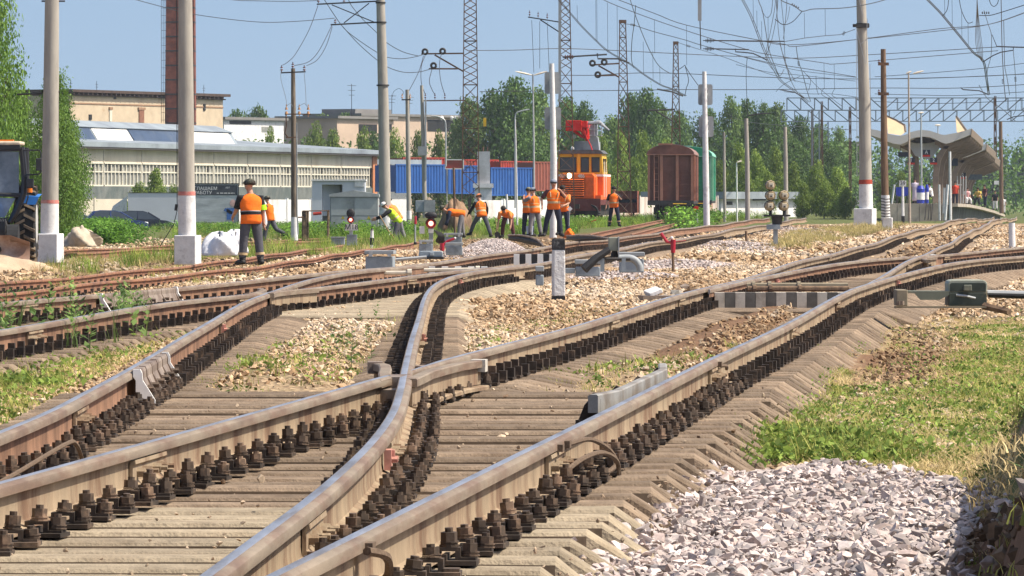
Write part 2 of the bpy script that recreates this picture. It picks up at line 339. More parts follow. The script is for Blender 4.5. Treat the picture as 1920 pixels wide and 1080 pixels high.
# wing rails: right one bends from the curved rail to run beside the straight rail, left one flares beside the near rail
q=[(float(fB(y))+.0+o,y) for y,o in ((32.2,.03),(32.8,.07))]+[(float(fA(y))+o,y) for y,o in ((33.6,.115),(34.4,.115),(35.2,.13),(35.9,.19))]
mw=MB(); strip(q,.072,.155,.2,mw,0); strip(q,.018,.05,.155,mw,1); strip(q,.13,.02,.045,mw,1); obj('wing_rail',mw,[headside,web],frog,smooth=False)
mw=MB(); e=q[-1]; mw.box((e[0],e[1]-.01,.165),(.09,.16,.075),-TH); obj('painted_end',mw,mat('worn_white_paint',(.52,.49,.43),rough=.85,var=.2,scale=14,col2=(.28,.24,.19),thr=.52),frog)
q=[(float(fA(y))+o,y) for y,o in ((32.0,0),(32.5,-.0),)]+[(float(fB(y))+o,y) for y,o in ((33.3,-.125),(34.1,-.125),(34.9,-.14),(35.4,-.2))]
mw=MB(); strip(q,.072,.155,.2,mw,0); strip(q,.018,.05,.155,mw,1); strip(q,.13,.02,.045,mw,1); obj('wing_rail',mw,[headside,web],frog)
mw=MB(); mw.box((float(fB(35.3))-.2,35.3,.17),(.09,.2,.07),.05); obj('casting_block',mw,cast,frog)
mw=MB(); mw.box((float(fA(32.75))+.03,32.75,.15),(.10,.5,.10),-TH); mw.box((float(fA(32.6))+.05,32.5,.08),(.10,.7,.12),-TH)
obj('casting_block',mw,cast,frog)
for y in (34.2,35.2,36.4): obj('spacer_block',MB().box((float((fA(y)+fB(y))/2),y,.08),(abs(float(fA(y)-fB(y)))-.02,.3,.14),-.04),cast,frog)
frog2=empty('frog',(float(fE(61.7)),61.7,0),'distant frog where the brown rail crosses the curved rail, left of centre','rail crossing')
for sgn in (1,-1):
    q=[(float(fE(y))+sgn*o,y) for y,o in ((60.2,.2),(61,.12),(62.4,.12),(63.4,.2))] if sgn>0 else [(float(fZ(y))-o,y) for y,o in ((60.0,.2),(60.8,.12),(62.4,.12),(63.4,.2))]
    mw=MB(); strip(q,.07,.15,.2,mw,0); strip(q,.02,.05,.15,mw,1); obj('wing_rail',mw,[headside,web],frog2)
mw=MB(); mw.box((float(fE(60.9))+.09,60.7,.12),(.06,.14,.13)); obj('painted_end',mw,white,frog2)
frog3=empty('frog',(float(fC2(93.5)),93.5,0),'distant frog where the curved rail crosses the straight one on the right','rail crossing')
for sgn in (1,-1):
    f_=fC2 if sgn>0 else fFr
    q=[(float(f_(y))+sgn*o,y) for y,o in ((91.0,.22),(92.2,.12),(94.6,.12),(96,.24))]
    mw=MB(); strip(q,.07,.15,.2,mw,0); strip(q,.02,.05,.15,mw,1); obj('wing_rail',mw,[headside,web],frog3)
mw=MB(); mw.box((float(fFr(99))-.10,99,.17),(.08,.5,.06)); obj('painted_end',mw,white,frog3)
# check rail on inside of the gravel-side rail: flat bar on a bracket
cr=empty('check_rail',(float(fC(31.5))-.13,31.5,0),'short grey flat guard bar on a bracket inside the gravel-side rail','guard rail')
q=[(float(fC(y))+o,y) for y,o in ((28.9,-.19),(29.6,-.125),(33.2,-.125),(34.3,-.20))]
mb=MB(); strip(q,.05,.135,.225,mb); obj('guard_bar',mb,mat('grey_flat_steel',(.30,.29,.27),rough=.6,var=.2,metal=.2,col2=(.2,.17,.14)),cr)
for y in (29.0,30.6,32.2,33.8):
    mb=MB(); x=float(fC(y)); mb.prism([(x-.22,0.02),(x-.30,.02),(x-.24,.17),(x-.20,.215),(x-.16,.20),(x-.16,.02)],y-.03,y+.03,'y'); mb.tube([(x-.27,y-.08,.02),(x-.27,y-.08,.10)],.016,6); obj('bracket',mb,greasy,cr)
# ribbed clamps with white painted ends
def clamp(key,y0,y1,label,side=1):
    o=empty('rail_clamp',(float(RAILS[key][0](y0)),y0,.0),label,'rail clamp')
    ym=(y0+y1)/2; M=railframe(key,ym); h=(y1-y0)/2*1.002
    outl=[(.036,.012),(.072,.012),(.082,-.01),(.085,-.05),(.15,-.16),(.15,-.18),(.05,-.18),(.05,-.05),(.036,-.03)]
    mb=MB(); mb.prism([(a*side,b) for a,b in [(.030,.008),(.070,.008),(.078,-.01),(.079,-.05),(.112,-.13),(.09,-.13),(.05,-.05),(.036,-.03)]],-h,h,'y',0,M); obj('clamp_plate',mb,cast,o)
    n=6
    for i in range(n):
        yy=-h+.1+(2*h-.2)*i/(n-1)
        mb=MB(); mb.prism([(a*side,b) for a,b in outl],yy-.012,yy+.012,'y',0,M); obj('rib',mb,cast,o)
        mb=MB(); mb.tube([M@Vector((side*.09,yy+.06,-.10)),M@Vector((side*.15,yy+.06,-.10))],.017,6); obj('bolt',mb,greasyb,o)
    for yy in (-h,h):
        mb=MB(); mb.prism([(a*side*1.12,b*1.03+.004) for a,b in outl],yy-.022,yy+.022,'y',0,M); obj('painted_end',mb,white,o)
    return o
clamp('Z',33.4,37.0,'ribbed steel rail clamp with two chipped white ends, nearest the left edge')
clamp('D',59.7,64.2,'dark ribbed rail clamp with small white ends on the far left rail')
# ================================================================ sleepers with their fastenings
SEC=[(-.145,-.22),(-.122,-.05),(-.116,-.018),(-.102,-.005),(-.07,0),(.07,0),(.102,-.005),(.116,-.018),(.122,-.05),(.145,-.22)]
def sleeper_mb(stations):
    """stations: (x, top height) along the sleeper"""
    mb=MB().loft([[(x,a*(1 if i else .97),z+b+random.uniform(-.002,.002)) for a,b in SEC] for i,(x,z) in enumerate(stations)])
    n=len(SEC)
    for i in range(len(stations)-1):
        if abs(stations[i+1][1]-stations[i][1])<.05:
            for j in (0,1,n-3,n-2): mb.m[i*n+j]=1  # level stretches get the side colour with painted gap shade
    return mb
def hexnut(mb,x,y,z,r,h,mi=0,n=6): mb.tube([(x,y,z),(x,y,z+h)],r,n,mi)
fm=MB()                                                  # plate, shoulders, clips; origin on the sleeper top under the rail centre
fm.bx(-.19,.19,-.078,.078,.002,.017)
for s in (-1,1):
    fm.bx(min(s*.078,s*.092),max(s*.078,s*.092),-.072,.072,.017,.038)
    fm.bx(min(s*.05,s*.135),max(s*.05,s*.135),-.034,.034,.046,.058); fm.bx(min(s*.05,s*.068),max(s*.05,s*.068),-.034,.034,.036,.046); fm.bx(min(s*.117,s*.135),max(s*.117,s*.135),-.034,.034,.017,.046)
    fm.bx(min(s*.135,s*.185),max(s*.135,s*.185),-.04,.04,.017,.027)
ME_F=fm.mesh('rail_fastening',greasy)
bt=MB(); bt.cyl((0,0,0),.033,.005,12); bt.cyl((0,0,.006),.029,.004,12); bt.cyl((.002,0,.011),.031,.004,12); hexnut(bt,0,0,.015,.0275,.025); bt.cyl((0,0,.040),.014,.012,8)
ME_B1=bt.mesh('bolt',greasyb)
fl=MB()                                                  # one-piece fastening for far sleepers
fl.bx(-.19,.19,-.078,.078,.002,.017)
for s in (-1,1):
    fl.bx(min(s*.05,s*.135),max(s*.05,s*.135),-.034,.034,.017,.058); fl.box((s*.095,0,.083),(.05,.05,.05)); fl.box((s*.165,0,.047),(.05,.05,.06))
ME_FL=fl.mesh('rail_fastening',greasy)
SL=[]   # every sleeper: (y, x, yaw, stations, rails, label, group, material)
def crossing(key,x0,y0,yaw):
    fx=RAILS[key][0]; y=y0; t=-math.tan(-yaw)
    for _ in range(6):
        x=float(fx(y)); y=y0+(x-x0)*math.tan(yaw)
    return x,y
def row(y0,y1,step,cfun,yaw,stat,keys,label,group,m,jit=.012):
    y=y0
    while y<y1:
        xc=float(cfun(y)); SL.append((y+random.uniform(-jit,jit),xc,yaw+random.uniform(-.006,.006),stat(y,xc),keys,label,group,m)); y+=step
fm_=lambda y:(fA(y)+fC(y))/2
STD=lambda y,xc:[(-1.35,-.10),(-1.1,-.005),(-.52,0),(-.2,-.065),(.2,-.065),(.52,0),(1.14,-.005),(1.38,-.16),(1.42,-.22)]
yaw1=R(-1.6)
def near_st(y,xc):
    c=float(fC(y)); z=float(fZ(y)); a=z-.55-xc; b=c+.36-xc
    j=random.uniform(-.016,.004); return [(a,-.02),(a+.3,j),(b-.8,j),(b+random.uniform(-.02,.04),-.004),(b+.24+random.uniform(-.03,.03),-.15),(b+.29,-.24)]
row(9.6,22.9,.53,lambda y:float((fZ(y)+fC(y))/2),yaw1,near_st,('A1','B','C','Z'),'pale concrete turnout sleeper with a white sloped end in the grey gravel','sleepers in the grey gravel',concrete_new)
row(23.32,36.2,.53,lambda y:float((fZ(y)+fC(y))/2),yaw1,near_st,('A1','A2','B','C','Z'),'brown-grey concrete turnout sleeper under the three near rails','sleepers of the near turnout',concrete)
row(36.6,61,.545,fm_,-TH,STD,('A2','C'),'brown concrete sleeper with sloped ends under the main straight track','sleepers of the straight track',concrete)
row(61,105,.545,fm_,-TH-.02,lambda y,xc:[(-1.35,-.1),(-1.1,0),(1.0,0),(1.15+float(div(y)),0),(1.5+float(div(y)),-.13)],('A2','C','C2','F'),'concrete sleeper under the right-hand turnout','sleepers of the right turnout',concrete)
row(105,150,.545,fm_,-TH,STD,('A2','C2'),'concrete sleeper of the straight track beyond the right turnout','sleepers beyond the right turnout',concrete)
row(105,135,.545,lambda y:(fFr(y)+fG(y))/2,-TH-.08,STD,('F','C'),'concrete sleeper of the track curving off to the right','sleepers of the branch on the right',concrete)
row(36.6,58.5,.545,lambda y:(fZ(y)+fB(y))/2,R(.6),STD,('Z','B'),'concrete sleeper half covered by stones under the curved track','sleepers of the curved track',concrete)
row(34.5,58.5,.545,lambda y:(fD(y)+fE(y))/2,-R(5),STD,('D','E'),'concrete sleeper in the weeds under the left track','sleepers of the left track',concrete)
row(58.7,84,.545,lambda y:(fD(y)+fB(y))/2,-R(3.5),lambda y,xc:[(float(fD(y))-.6-xc,-.1),(float(fD(y))-.35-xc,0),(float(fB(y))+.33-xc,0),(float(fB(y))+.7-xc,-.12)],('D','E','Z','B'),'pale concrete sleeper of the far turnout left of centre','sleepers of the far turnout',concrete_new)
row(84.3,160,.545,lambda y:(fD(y)+fB(y))/2,-A42,STD,('D','B'),'concrete sleeper of the left track beyond the far turnout','sleepers beyond the far turnout',concrete)
tim=mat('old_sleeper_timber',(.16,.10,.065),rough=.95,var=.35,scale=6,col2=(.25,.18,.12))
LOWST=lambda y,xc:[(-1.3,-.03),(-.4,0),(.4,0),(1.3,-.03)]
row(62,175,.75,lambda y:(fH1(y)+fH2(y))/2,-R(4),LOWST,('H1','H2'),'weathered sleeper of the rusty siding','sleepers of the rusty siding',tim)
SL.sort(key=lambda q:q[0])
RESTS=MB(); FLv=[tuple(v.co) for v in ME_FL.vertices]; FLf=[tuple(p.vertices) for p in ME_FL.polygons]
def zof(keys,y): return float(RAILS[keys[0]][1](y))-.2
for i,(y,x,yaw,st,keys,label,group,m) in enumerate(SL):
    z=zof(keys,y); mb=sleeper_mb(st)
    M=Matrix.Translation((x,y,z))@Matrix.Rotation(yaw,4,'Z')
    seen=[]
    for k in keys:
        cx,cy=crossing(k,x,y,yaw); fx,fz,a,b=RAILS[k]
        if not(a-.05<=cy<=b): continue
        if any(abs(cx-q)<.2 for q in seen): continue
        seen.append(cx); d=float((fx(cy+.2)-fx(cy-.2))/.4)
        Mf=Matrix.Translation((cx,cy,z))@Matrix.Rotation(-math.atan(d),4,'Z')
        if i<300: seen[-1]=cx; 
        if i>=300: RESTS.add(FLv,FLf,1,Mf)
        else: mb_list=None
        if i<300:
            if len(seen)==1:
                o=bpy.data.objects.new('sleeper',mb.mesh('sleeper',[m,shaded_side])); COL.objects.link(o); o.matrix_world=M; tag(o,label,'sleeper',group)
            near=y<37
            f=bpy.data.objects.new('rail_fastening',ME_F if near else ME_FL); COL.objects.link(f); f.parent=o; f.matrix_local=M.inverted()@Mf@Matrix.Rotation(random.gauss(0,.045),4,'Z')@Matrix.Translation((0,random.uniform(-.02,.02),random.uniform(-.006,.004)))
            if near:
                for bxo,bz in ((-.095,.058),(.095,.058),(-.162,.027),(.162,.027)):
                    if random.random()<.035: continue
                    b_=bpy.data.objects.new('bolt',ME_B1); COL.objects.link(b_); b_.parent=f; b_.location=(bxo,random.uniform(-.004,.004),bz+random.uniform(-.003,.002)); b_.rotation_euler=(random.gauss(0,.05),random.gauss(0,.05),random.uniform(0,1)); b_.scale=(1,1,random.uniform(.8,1.25))
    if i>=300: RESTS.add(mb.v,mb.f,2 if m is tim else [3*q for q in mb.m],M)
obj('sleepers',RESTS,[concrete,greasy,tim,shaded_side],None,'distant concrete sleepers and fastenings lost in the ballast','sleepers',None,'stuff',loc=(0,120,0))
# ================================================================ ground sheet
ys=np.concatenate([np.geomspace(4,30,70)[:-1],np.geomspace(30,260,210)[:-1],np.geomspace(260,7000,70)])
us=np.concatenate([np.linspace(-1.2,-.13,26)[:-1],np.linspace(-.13,.13,181),np.linspace(.13,1.2,26)[1:]])
UU,YY=np.meshgrid(us,ys); XX=UU*(YY+6); ZZ=gz(XX,YY)
def blob(px,py,cx,cy,rx,ry): return np.exp(-(((px-cx)/rx)**2+((py-cy)/ry)**2))
def cover(x,y,z):
    """how green, how strawy, how brown and how pale the ground cover is at a place (0..1 each)"""
    px,py=proj(x,y,z); L=x*CT-y*ST
    n=np.sin(x*5.1+y*.9)*.5+np.sin(x*2.3-y*1.7+2)*.5
    g=0*px; st=0*px; br=0*px; wh=0*px
    right=inpoly(px,py,[(1350,842),(1520,705),(1640,690),(1700,660),(1720,595),(1900,575),(2700,560),(2700,1010),(1850,960),(1700,915),(1440,872)])
    g=np.maximum(g,right*(.5+.3*n)); g=g*(1-blob(px,py,1690,650,90,75))
    br=np.maximum(br,blob(px,py,1690,660,110,85)*.9)
    st=np.maximum(st,inpoly(px,py,[(1500,880),(1700,870),(1920,830),(2700,800),(2700,1040),(1850,975),(1700,930)])*.9)
    st=np.maximum(st,inpoly(px,py,[(1500,690),(1700,580),(1920,560),(2700,555),(2700,620),(1760,640)])*.5)
    br=np.maximum(br,inpoly(px,py,[(1400,895),(1560,880),(1760,925),(1860,985),(1800,985),(1560,912)])*.8)
    lw=inpoly(px,py,[(-900,560),(0,590),(150,600),(330,620),(300,660),(0,790),(-900,900)])
    g=np.maximum(g,lw*(.15+.2*n+.35*blob(px,py,20,700,120,90))); st=np.maximum(st,lw*.6)
    ce=inpoly(px,py,[(360,720),(450,660),(560,650),(740,610),(745,660),(690,705),(480,750),(390,760)])
    g=np.maximum(g,ce*(.2+.25*n)*sm(620,700,py)); st=np.maximum(st,ce*.2)
    g=np.maximum(g,sm(-19,-24,L)*sm(170,215,y)*.9)
    g=np.maximum(g,(L<-11.5)*sm(300,330,y)*.7); br=np.maximum(br,(L<-11.5)*sm(225,245,y)*(1-sm(300,330,y))*.7); st=np.maximum(st,(L<-12)*(y<240)*(.35+.25*n))
    st=np.maximum(st,(L>-8)*(L<-4.2)*sm(95,120,y)*.45); g=np.maximum(g,sm(300,360,y)*.8)
    br=np.maximum(br,inpoly(px,py,[(80,520),(300,490),(440,465),(440,485),(330,505),(130,535)])*.8)
    br=np.maximum(br,inpoly(px,py,[(1780,1100),(1850,1000),(1930,930),(2700,800),(2700,1500),(1700,1500)])*1.); st=st*(1-inpoly(px,py,[(1780,1100),(1850,1000),(1930,930),(2700,800),(2700,1500),(1700,1500)])); br=np.maximum(br,inpoly(px,py,[(690,470),(1075,470),(1075,428),(690,428)])*.8); br=np.maximum(br,(L>-3.3)*(L<-2.4)*sm(38,45,y)*.6)
    wh=inpoly(px,py,[(1040,868),(1250,866),(1440,880),(1560,905),(1720,935),(1835,972),(1815,1010),(1775,1080),(1700,1400),(600,1400),(780,1150),(900,1040)])*1.
    wh=np.maximum(wh,inpoly(px,py,[(-400,960),(0,855),(60,845),(165,850),(120,880),(0,935),(-400,1100)])*1.)
    return [np.clip(q,0,1) for q in (g,st,br,wh)]
vs=np.stack([XX.ravel(),YY.ravel(),ZZ.ravel()],1); nr,nc=XX.shape
me=bpy.data.meshes.new('ground'); idx=np.arange(nr*nc).reshape(nr,nc)
q=np.stack([idx[:-1,:-1],idx[:-1,1:],idx[1:,1:],idx[1:,:-1]],-1).reshape(-1,4)
me.from_pydata(vs.tolist(),[],q.tolist())
for nme,a in zip(('green','straw','brown','pale'),cover(vs[:,0],vs[:,1],vs[:,2])):
    at=me.attributes.new(nme,'FLOAT','POINT'); at.data.foreach_set('value',a.astype(np.float32))
gm=bpy.data.materials.new('ballast_ground'); gm.use_nodes=True; t=gm.node_tree; N=t.nodes; K=t.links; b=N['Principled BSDF']; b.inputs['Roughness'].default_value=.95; b.inputs['Specular IOR Level'].default_value=.15
tc=N.new('ShaderNodeTexCoord')
vo=N.new('ShaderNodeTexVoronoi'); vo.inputs['Scale'].default_value=22; K.new(tc.outputs['Object'],vo.inputs['Vector'])
cr_=N.new('ShaderNodeValToRGB'); K.new(vo.outputs['Color'],cr_.inputs[0]); e=cr_.color_ramp.elements; e[0].color=(.16,.105,.06,1); e[1].color=(.43,.32,.20,1)
no=N.new('ShaderNodeTexNoise'); no.inputs['Scale'].default_value=3; no.inputs['Detail'].default_value=8; no.inputs['Roughness'].default_value=.75; K.new(tc.outputs['Object'],no.inputs['Vector'])
n5=N.new('ShaderNodeTexNoise'); n5.inputs['Scale'].default_value=.5; n5.inputs['Detail'].default_value=5; K.new(tc.outputs['Object'],n5.inputs['Vector'])
col=cr_.outputs[0]
def layer(col,attr,c1,c2,nz,soft=.25):
    at=N.new('ShaderNodeAttribute'); at.attribute_name=attr
    ad=N.new('ShaderNodeMath'); ad.operation='ADD'; K.new(at.outputs['Fac'],ad.inputs[0]); K.new(nz.outputs['Fac'],ad.inputs[1])
    mr=N.new('ShaderNodeMapRange'); K.new(ad.outputs[0],mr.inputs[0]); mr.inputs[1].default_value=.85-soft*.5; mr.inputs[2].default_value=.85+soft
    c=N.new('ShaderNodeMix'); c.data_type='RGBA'; K.new(no.outputs['Fac'],c.inputs[0]); c.inputs[6].default_value=(*c1,1); c.inputs[7].default_value=(*c2,1)
    m=N.new('ShaderNodeMix'); m.data_type='RGBA'; K.new(mr.outputs[0],m.inputs[0]); K.new(col,m.inputs[6]); K.new(c.outputs[2],m.inputs[7]); return m.outputs[2]
col=layer(col,'brown',(.10,.055,.032),(.24,.14,.08),no)
col=layer(col,'straw',(.22,.15,.07),(.42,.33,.18),no)
col=layer(col,'green',(.05,.075,.02),(.16,.17,.055),no)
col=layer(col,'pale',(.34,.285,.265),(.50,.43,.40),no)
K.new(col,b.inputs['Base Color'])
bp_=N.new('ShaderNodeBump'); bp_.inputs['Strength'].default_value=.9; bp_.inputs['Distance'].default_value=.03; K.new(vo.outputs['Distance'],bp_.inputs['Height']); K.new(bp_.outputs[0],b.inputs['Normal'])
me.materials.append(gm); me.polygons.foreach_set('use_smooth',[True]*len(me.polygons))
o=bpy.data.objects.new('ground',me); COL.objects.link(o); tag(o,'stony ground with grass and ballast under the tracks','ground',None,'structure')
# ================================================================ scatter (countless stones and grass): one object each
def scatter(name,label,cat,mats,templates,pts,rot,scl,tidx,tone,tone2=None,loc=(0,0,0)):
    me=bpy.data.meshes.new(name); V=[];Fc=[];T=[];MI=[]; zoff=-50.
    for k,(tv,tf,*tm) in enumerate(templates):
        o_=len(V); V+=[tuple(a) for a in tv]; T+=[k]*len(tv); Fc+=[tuple(i+o_ for i in f) for f in tf]; MI+=(tm[0] if tm else [0]*len(tf))
    nt_=len(V); n=len(pts); allv=V+[tuple(p) for p in pts.tolist()]
    me.from_pydata(allv,[],Fc); me.polygons.foreach_set('material_index',MI)
    for m in mats: me.materials.append(m)
    def A(nm,ty,arr,key):
        a=me.attributes.new(nm,ty,'POINT'); a.data.foreach_set(key,np.ascontiguousarray(arr).ravel())
    A('tid','INT',np.concatenate([np.array(T),-np.ones(n)]).astype(np.int32),'value')
    A('pick','INT',np.concatenate([np.zeros(nt_),tidx]).astype(np.int32),'value')
    A('scl','FLOAT_VECTOR',np.concatenate([np.ones((nt_,3)),scl]).astype(np.float32),'vector')
    A('rot','FLOAT_VECTOR',np.concatenate([np.zeros((nt_,3)),rot]).astype(np.float32),'vector')
    A('tone','FLOAT',np.concatenate([np.ones(nt_),tone]).astype(np.float32),'value')
    A('hue','FLOAT',np.concatenate([np.zeros(nt_),tone2 if tone2 is not None else np.zeros(n)]).astype(np.float32),'value')
    ng=bpy.data.node_groups.new(name,'GeometryNodeTree'); ng.interface.new_socket('Geometry',in_out='INPUT',socket_type='NodeSocketGeometry'); ng.interface.new_socket('Geometry',in_out='OUTPUT',socket_type='NodeSocketGeometry')
    N=ng.nodes; K=ng.links; gi=N.new('NodeGroupInput'); go=N.new('NodeGroupOutput')
    def attr(nm,ty):
        a=N.new('GeometryNodeInputNamedAttribute'); a.data_type=ty; a.inputs['Name'].default_value=nm; return a.outputs['Attribute']
    cp=N.new('FunctionNodeCompare'); cp.data_type='INT'; cp.operation='GREATER_EQUAL'; tid=attr('tid','INT')
    ci=[s for s in cp.inputs if s.enabled and s.type=='INT']; K.new(tid,ci[0]); ci[1].default_value=0
    sp=N.new('GeometryNodeSeparateGeometry'); sp.domain='POINT'; K.new(gi.outputs[0],sp.inputs['Geometry']); K.new(cp.outputs[0],sp.inputs['Selection'])
    si=N.new('GeometryNodeSplitToInstances'); si.domain='POINT'; K.new(sp.outputs[0],si.inputs['Geometry']); K.new(tid,si.inputs['Group ID'])
    mp=N.new('GeometryNodeMeshToPoints'); K.new(sp.outputs[1],mp.inputs['Mesh'])
    ip=N.new('GeometryNodeInstanceOnPoints'); K.new(mp.outputs[0],ip.inputs['Points']); K.new(si.outputs['Instances'],ip.inputs['Instance']); ip.inputs['Pick Instance'].default_value=True
    K.new(attr('pick','INT'),ip.inputs['Instance Index']); K.new(attr('scl','FLOAT_VECTOR'),ip.inputs['Scale'])
    er=N.new('FunctionNodeEulerToRotation'); K.new(attr('rot','FLOAT_VECTOR'),er.inputs[0]); K.new(er.outputs[0],ip.inputs['Rotation'])
    K.new(ip.outputs[0],go.inputs[0])
    o=bpy.data.objects.new(name,me); COL.objects.link(o); mo=o.modifiers.new('scatter','NODES'); mo.node_group=ng
    return tag(o,label,cat,None,'stuff')
def hull(k,sx=1,sy=1,sz=.7):
    bm=bmesh.new(); 
    for _ in range(k):
        v=Vector((random.gauss(0,1),random.gauss(0,1),random.gauss(0,1))).normalized()*random.uniform(.8,1.05); bm.verts.new((v.x*sx,v.y*sy,v.z*sz))
    r=bmesh.ops.convex_hull(bm,input=bm.verts); bmesh.ops.delete(bm,geom=[g for g in r['geom_interior'] if isinstance(g,bmesh.types.BMVert)],context='VERTS')
    bm.verts.index_update(); V=[tuple(v.co) for v in bm.verts]; Fc=[tuple(v.index for v in f.verts) for f in bm.faces]; bm.free(); return V,Fc
STT=[hull(random.randint(9,13),1,random.uniform(.65,1),random.uniform(.45,.8)) for _ in range(10)]
def stonemat(name,c1,c2,c3,var=.18):
    m=bpy.data.materials.new(name); m.use_nodes=True; t=m.node_tree; N=t.nodes; K=t.links; b=N['Principled BSDF']; b.inputs['Roughness'].default_value=.93; b.inputs['Specular IOR Level'].default_value=.2
    at=N.new('ShaderNodeAttribute'); at.attribute_name='hue'; at.attribute_type='INSTANCER'; a2=N.new('ShaderNodeAttribute'); a2.attribute_name='tone'; a2.attribute_type='INSTANCER'
    cr=N.new('ShaderNodeValToRGB'); K.new(at.outputs['Fac'],cr.inputs[0]); e=cr.color_ramp.elements; e[0].color=(*c1,1); e[1].color=(*c3,1); e.new(.5).color=(*c2,1)
    tc=N.new('ShaderNodeTexCoord'); no=N.new('ShaderNodeTexNoise'); no.inputs['Scale'].default_value=2.2; no.inputs['Detail'].default_value=5; K.new(tc.outputs['Object'],no.inputs['Vector'])
    mr=N.new('ShaderNodeMapRange'); K.new(no.outputs['Fac'],mr.inputs[0]); mr.inputs[1].default_value=.3; mr.inputs[2].default_value=.7; mr.inputs[3].default_value=1-var; mr.inputs[4].default_value=1+var
    mm=N.new('ShaderNodeMath'); mm.operation='MULTIPLY'; K.new(mr.outputs[0],mm.inputs[0]); K.new(a2.outputs['Fac'],mm.inputs[1])
    sv=N.new('ShaderNodeVectorMath'); sv.operation='SCALE'; K.new(cr.outputs[0],sv.inputs[0]); K.new(mm.outputs[0],sv.inputs['Scale']); K.new(sv.outputs[0],b.inputs['Base Color']); return m
tan_stone=stonemat('tan_ballast_stone',(.30,.19,.105),(.46,.33,.205),(.56,.46,.35))
grey_stone=stonemat('grey_granite_stone',(.47,.375,.34),(.56,.48,.445),(.33,.295,.285))
soil_stone=stonemat('dark_soil_clod',(.10,.065,.04),(.16,.10,.06),(.40,.31,.22))
def spread(n,y0,y1,margin=.006,pw=1.):
    """points evenly spread over the strip of ground in front of the lens, a little wider than its view"""
    ym=(y0+y1)/2; n=int(n*(960/F*ym+max(margin*ym,1.4))/((960/F+margin)*ym))
    y=np.sqrt(RNG.uniform(y0*y0,y1*y1,n)); x=RNG.uniform(-1,1,n)*(960/F*y+np.maximum(margin*y,1.4)); return x,y
def nearrail(x,y,w=.10):
    c=np.zeros(x.shape,bool)
    for k,(fx,fz,a,b) in RAILS.items():
        if k[0] in 'JKI': continue
        c|=(np.abs(x-fx(y))<w)&(y>a)&(y<b)
    return c
def intrack(x,y):
    """inside the four-foot and on the sleeper ends of the near turnout, where sleepers show"""
    return (y<37)&(x>fZ(y)-.4)&(x<fC(y)+.62)
def onslp(x,y):
    L=x*CT-y*ST
    c=(y>36)&(y<66)&(L>LA+.05)&(L<LA+.85)
    c|=(y>26)&(y<66)&(L>LC)&(L<LC+.62)
    return c
# tan ballast
def tanfield(n,y0,y1,s0,s1,pw=1.):
    x,y=spread(n,y0,y1,.008,pw); z=gz(x,y); g,st,br,wh=cover(x,y,z)
    keep=(RNG.uniform(0,1,len(x))>np.maximum(g*.9,np.maximum(st*.55,br*.5)))&(wh<.5)&~nearrail(x,y,.11)&~intrack(x,y)&(~onslp(x,y)|(RNG.uniform(0,1,len(x))<.12))
    px,py=proj(x,y,z); keep&=~((px>1130)&(py>860)&(y<27))
    x,y,z=x[keep],y[keep],z[keep]; s=RNG.uniform(s0,s1,len(x))*RNG.choice([.6,.8,1,1,1.25],len(x)); return x,y,z+s*.25,s,br[keep]
a=[tanfield(46000,24,62,.022,.036),tanfield(70000,62,110,.034,.052),tanfield(60000,110,235,.06,.09)]
x,y,z,s,br=[np.concatenate(q) for q in zip(*a)]; n=len(x); print('tan stones',n)
hue=np.clip(RNG.normal(.5,.25,n)-br*.3+.25*np.sin(x*.9+y*.17),0,1)
def rots(n,lean=.35): return np.stack([RNG.normal(0,lean,n),RNG.normal(0,lean,n),RNG.uniform(0,6.28,n)],1)
ISO=lambda s:np.stack([s,s,s],1)
scatter('ballast','tan and brown ballast stones spread between the tracks','ballast',[tan_stone],STT,np.stack([x,y,z],1),rots(n,.5),ISO(s),RNG.integers(0,10,n),np.clip(RNG.normal(1,.22,n),.45,1.6)*(1-.35*br),hue)
# pale new gravel in the near right, at the left edge and in heaps by the far points
x,y=spread(46000,13,28,.012); z=gz(x,y); jx,jy=x+RNG.normal(0,.07,len(x)),y+RNG.normal(0,.3,len(x)); wh=cover(jx,jy,z)[3]; L=x*CT-y*ST
keep=(wh>.5)&~((x>fZ(y)-.1)&(x<fC(y)+.30))&~nearrail(x,y,.1); keep|=(wh>.5)&(x>fB(y)+9)
x2,y2=x[keep],y[keep]; z2=z[keep]+.03*np.clip((x2-fC(y2)-.55)/.4,0,1)*0+.02; s2=np.clip(RNG.lognormal(-3.98,.44,len(x2)),.007,.05)
ends=(x2<fC(y2)+.60)&(x2>fC(y2)); k2=~ends|(RNG.uniform(0,1,len(x2))<np.where(x2>fC(y2)+.45,.8,.12)); x2,y2,z2,s2=x2[k2],y2[k2],z2[k2],s2[k2]; oo=x2-fC(y2); z2=np.where(oo<.7,np.maximum(z2,np.interp(oo,[.25,.36,.58,.8],[-.05,-.06,-.13,-.16])),z2)
z2=z2+np.where((x2>fC(y2)+.5),.07*sm(.6,1.0,x2-fC(y2)),0)+RNG.uniform(0,.02,len(x2))
heap=[]
def heapat(px,py,rx,ry,h,n,zg=None):
    c=onG(px,py); 
    for _ in range(n):
        a=random.uniform(0,6.28); r=math.sqrt(random.random()); X=c.x+rx*r*math.cos(a); Y=c.y+ry*r*math.sin(a); heap.append((X,Y,gzf(X,Y)+h*(1-r*r)**1.2+.02,random.uniform(.03,.055)))
heapat(925,478,1.1,7,.42,3200); heapat(870,482,.9,5,.2,900)
heapat(1285,497,.9,6,.05,900); heapat(1150,520,1.0,3,.05,700); heapat(1370,462,1.3,14,.06,1500); heapat(1470,432,2.0,22,.06,1500); heapat(1190,500,.7,5,.06,500)
hp=np.array(heap); X=np.concatenate([x2,hp[:,0]]);Y=np.concatenate([y2,hp[:,1]]);Z=np.concatenate([z2,hp[:,2]]);Sz=np.concatenate([s2,hp[:,3]]); n=len(X); print('grey stones',n)
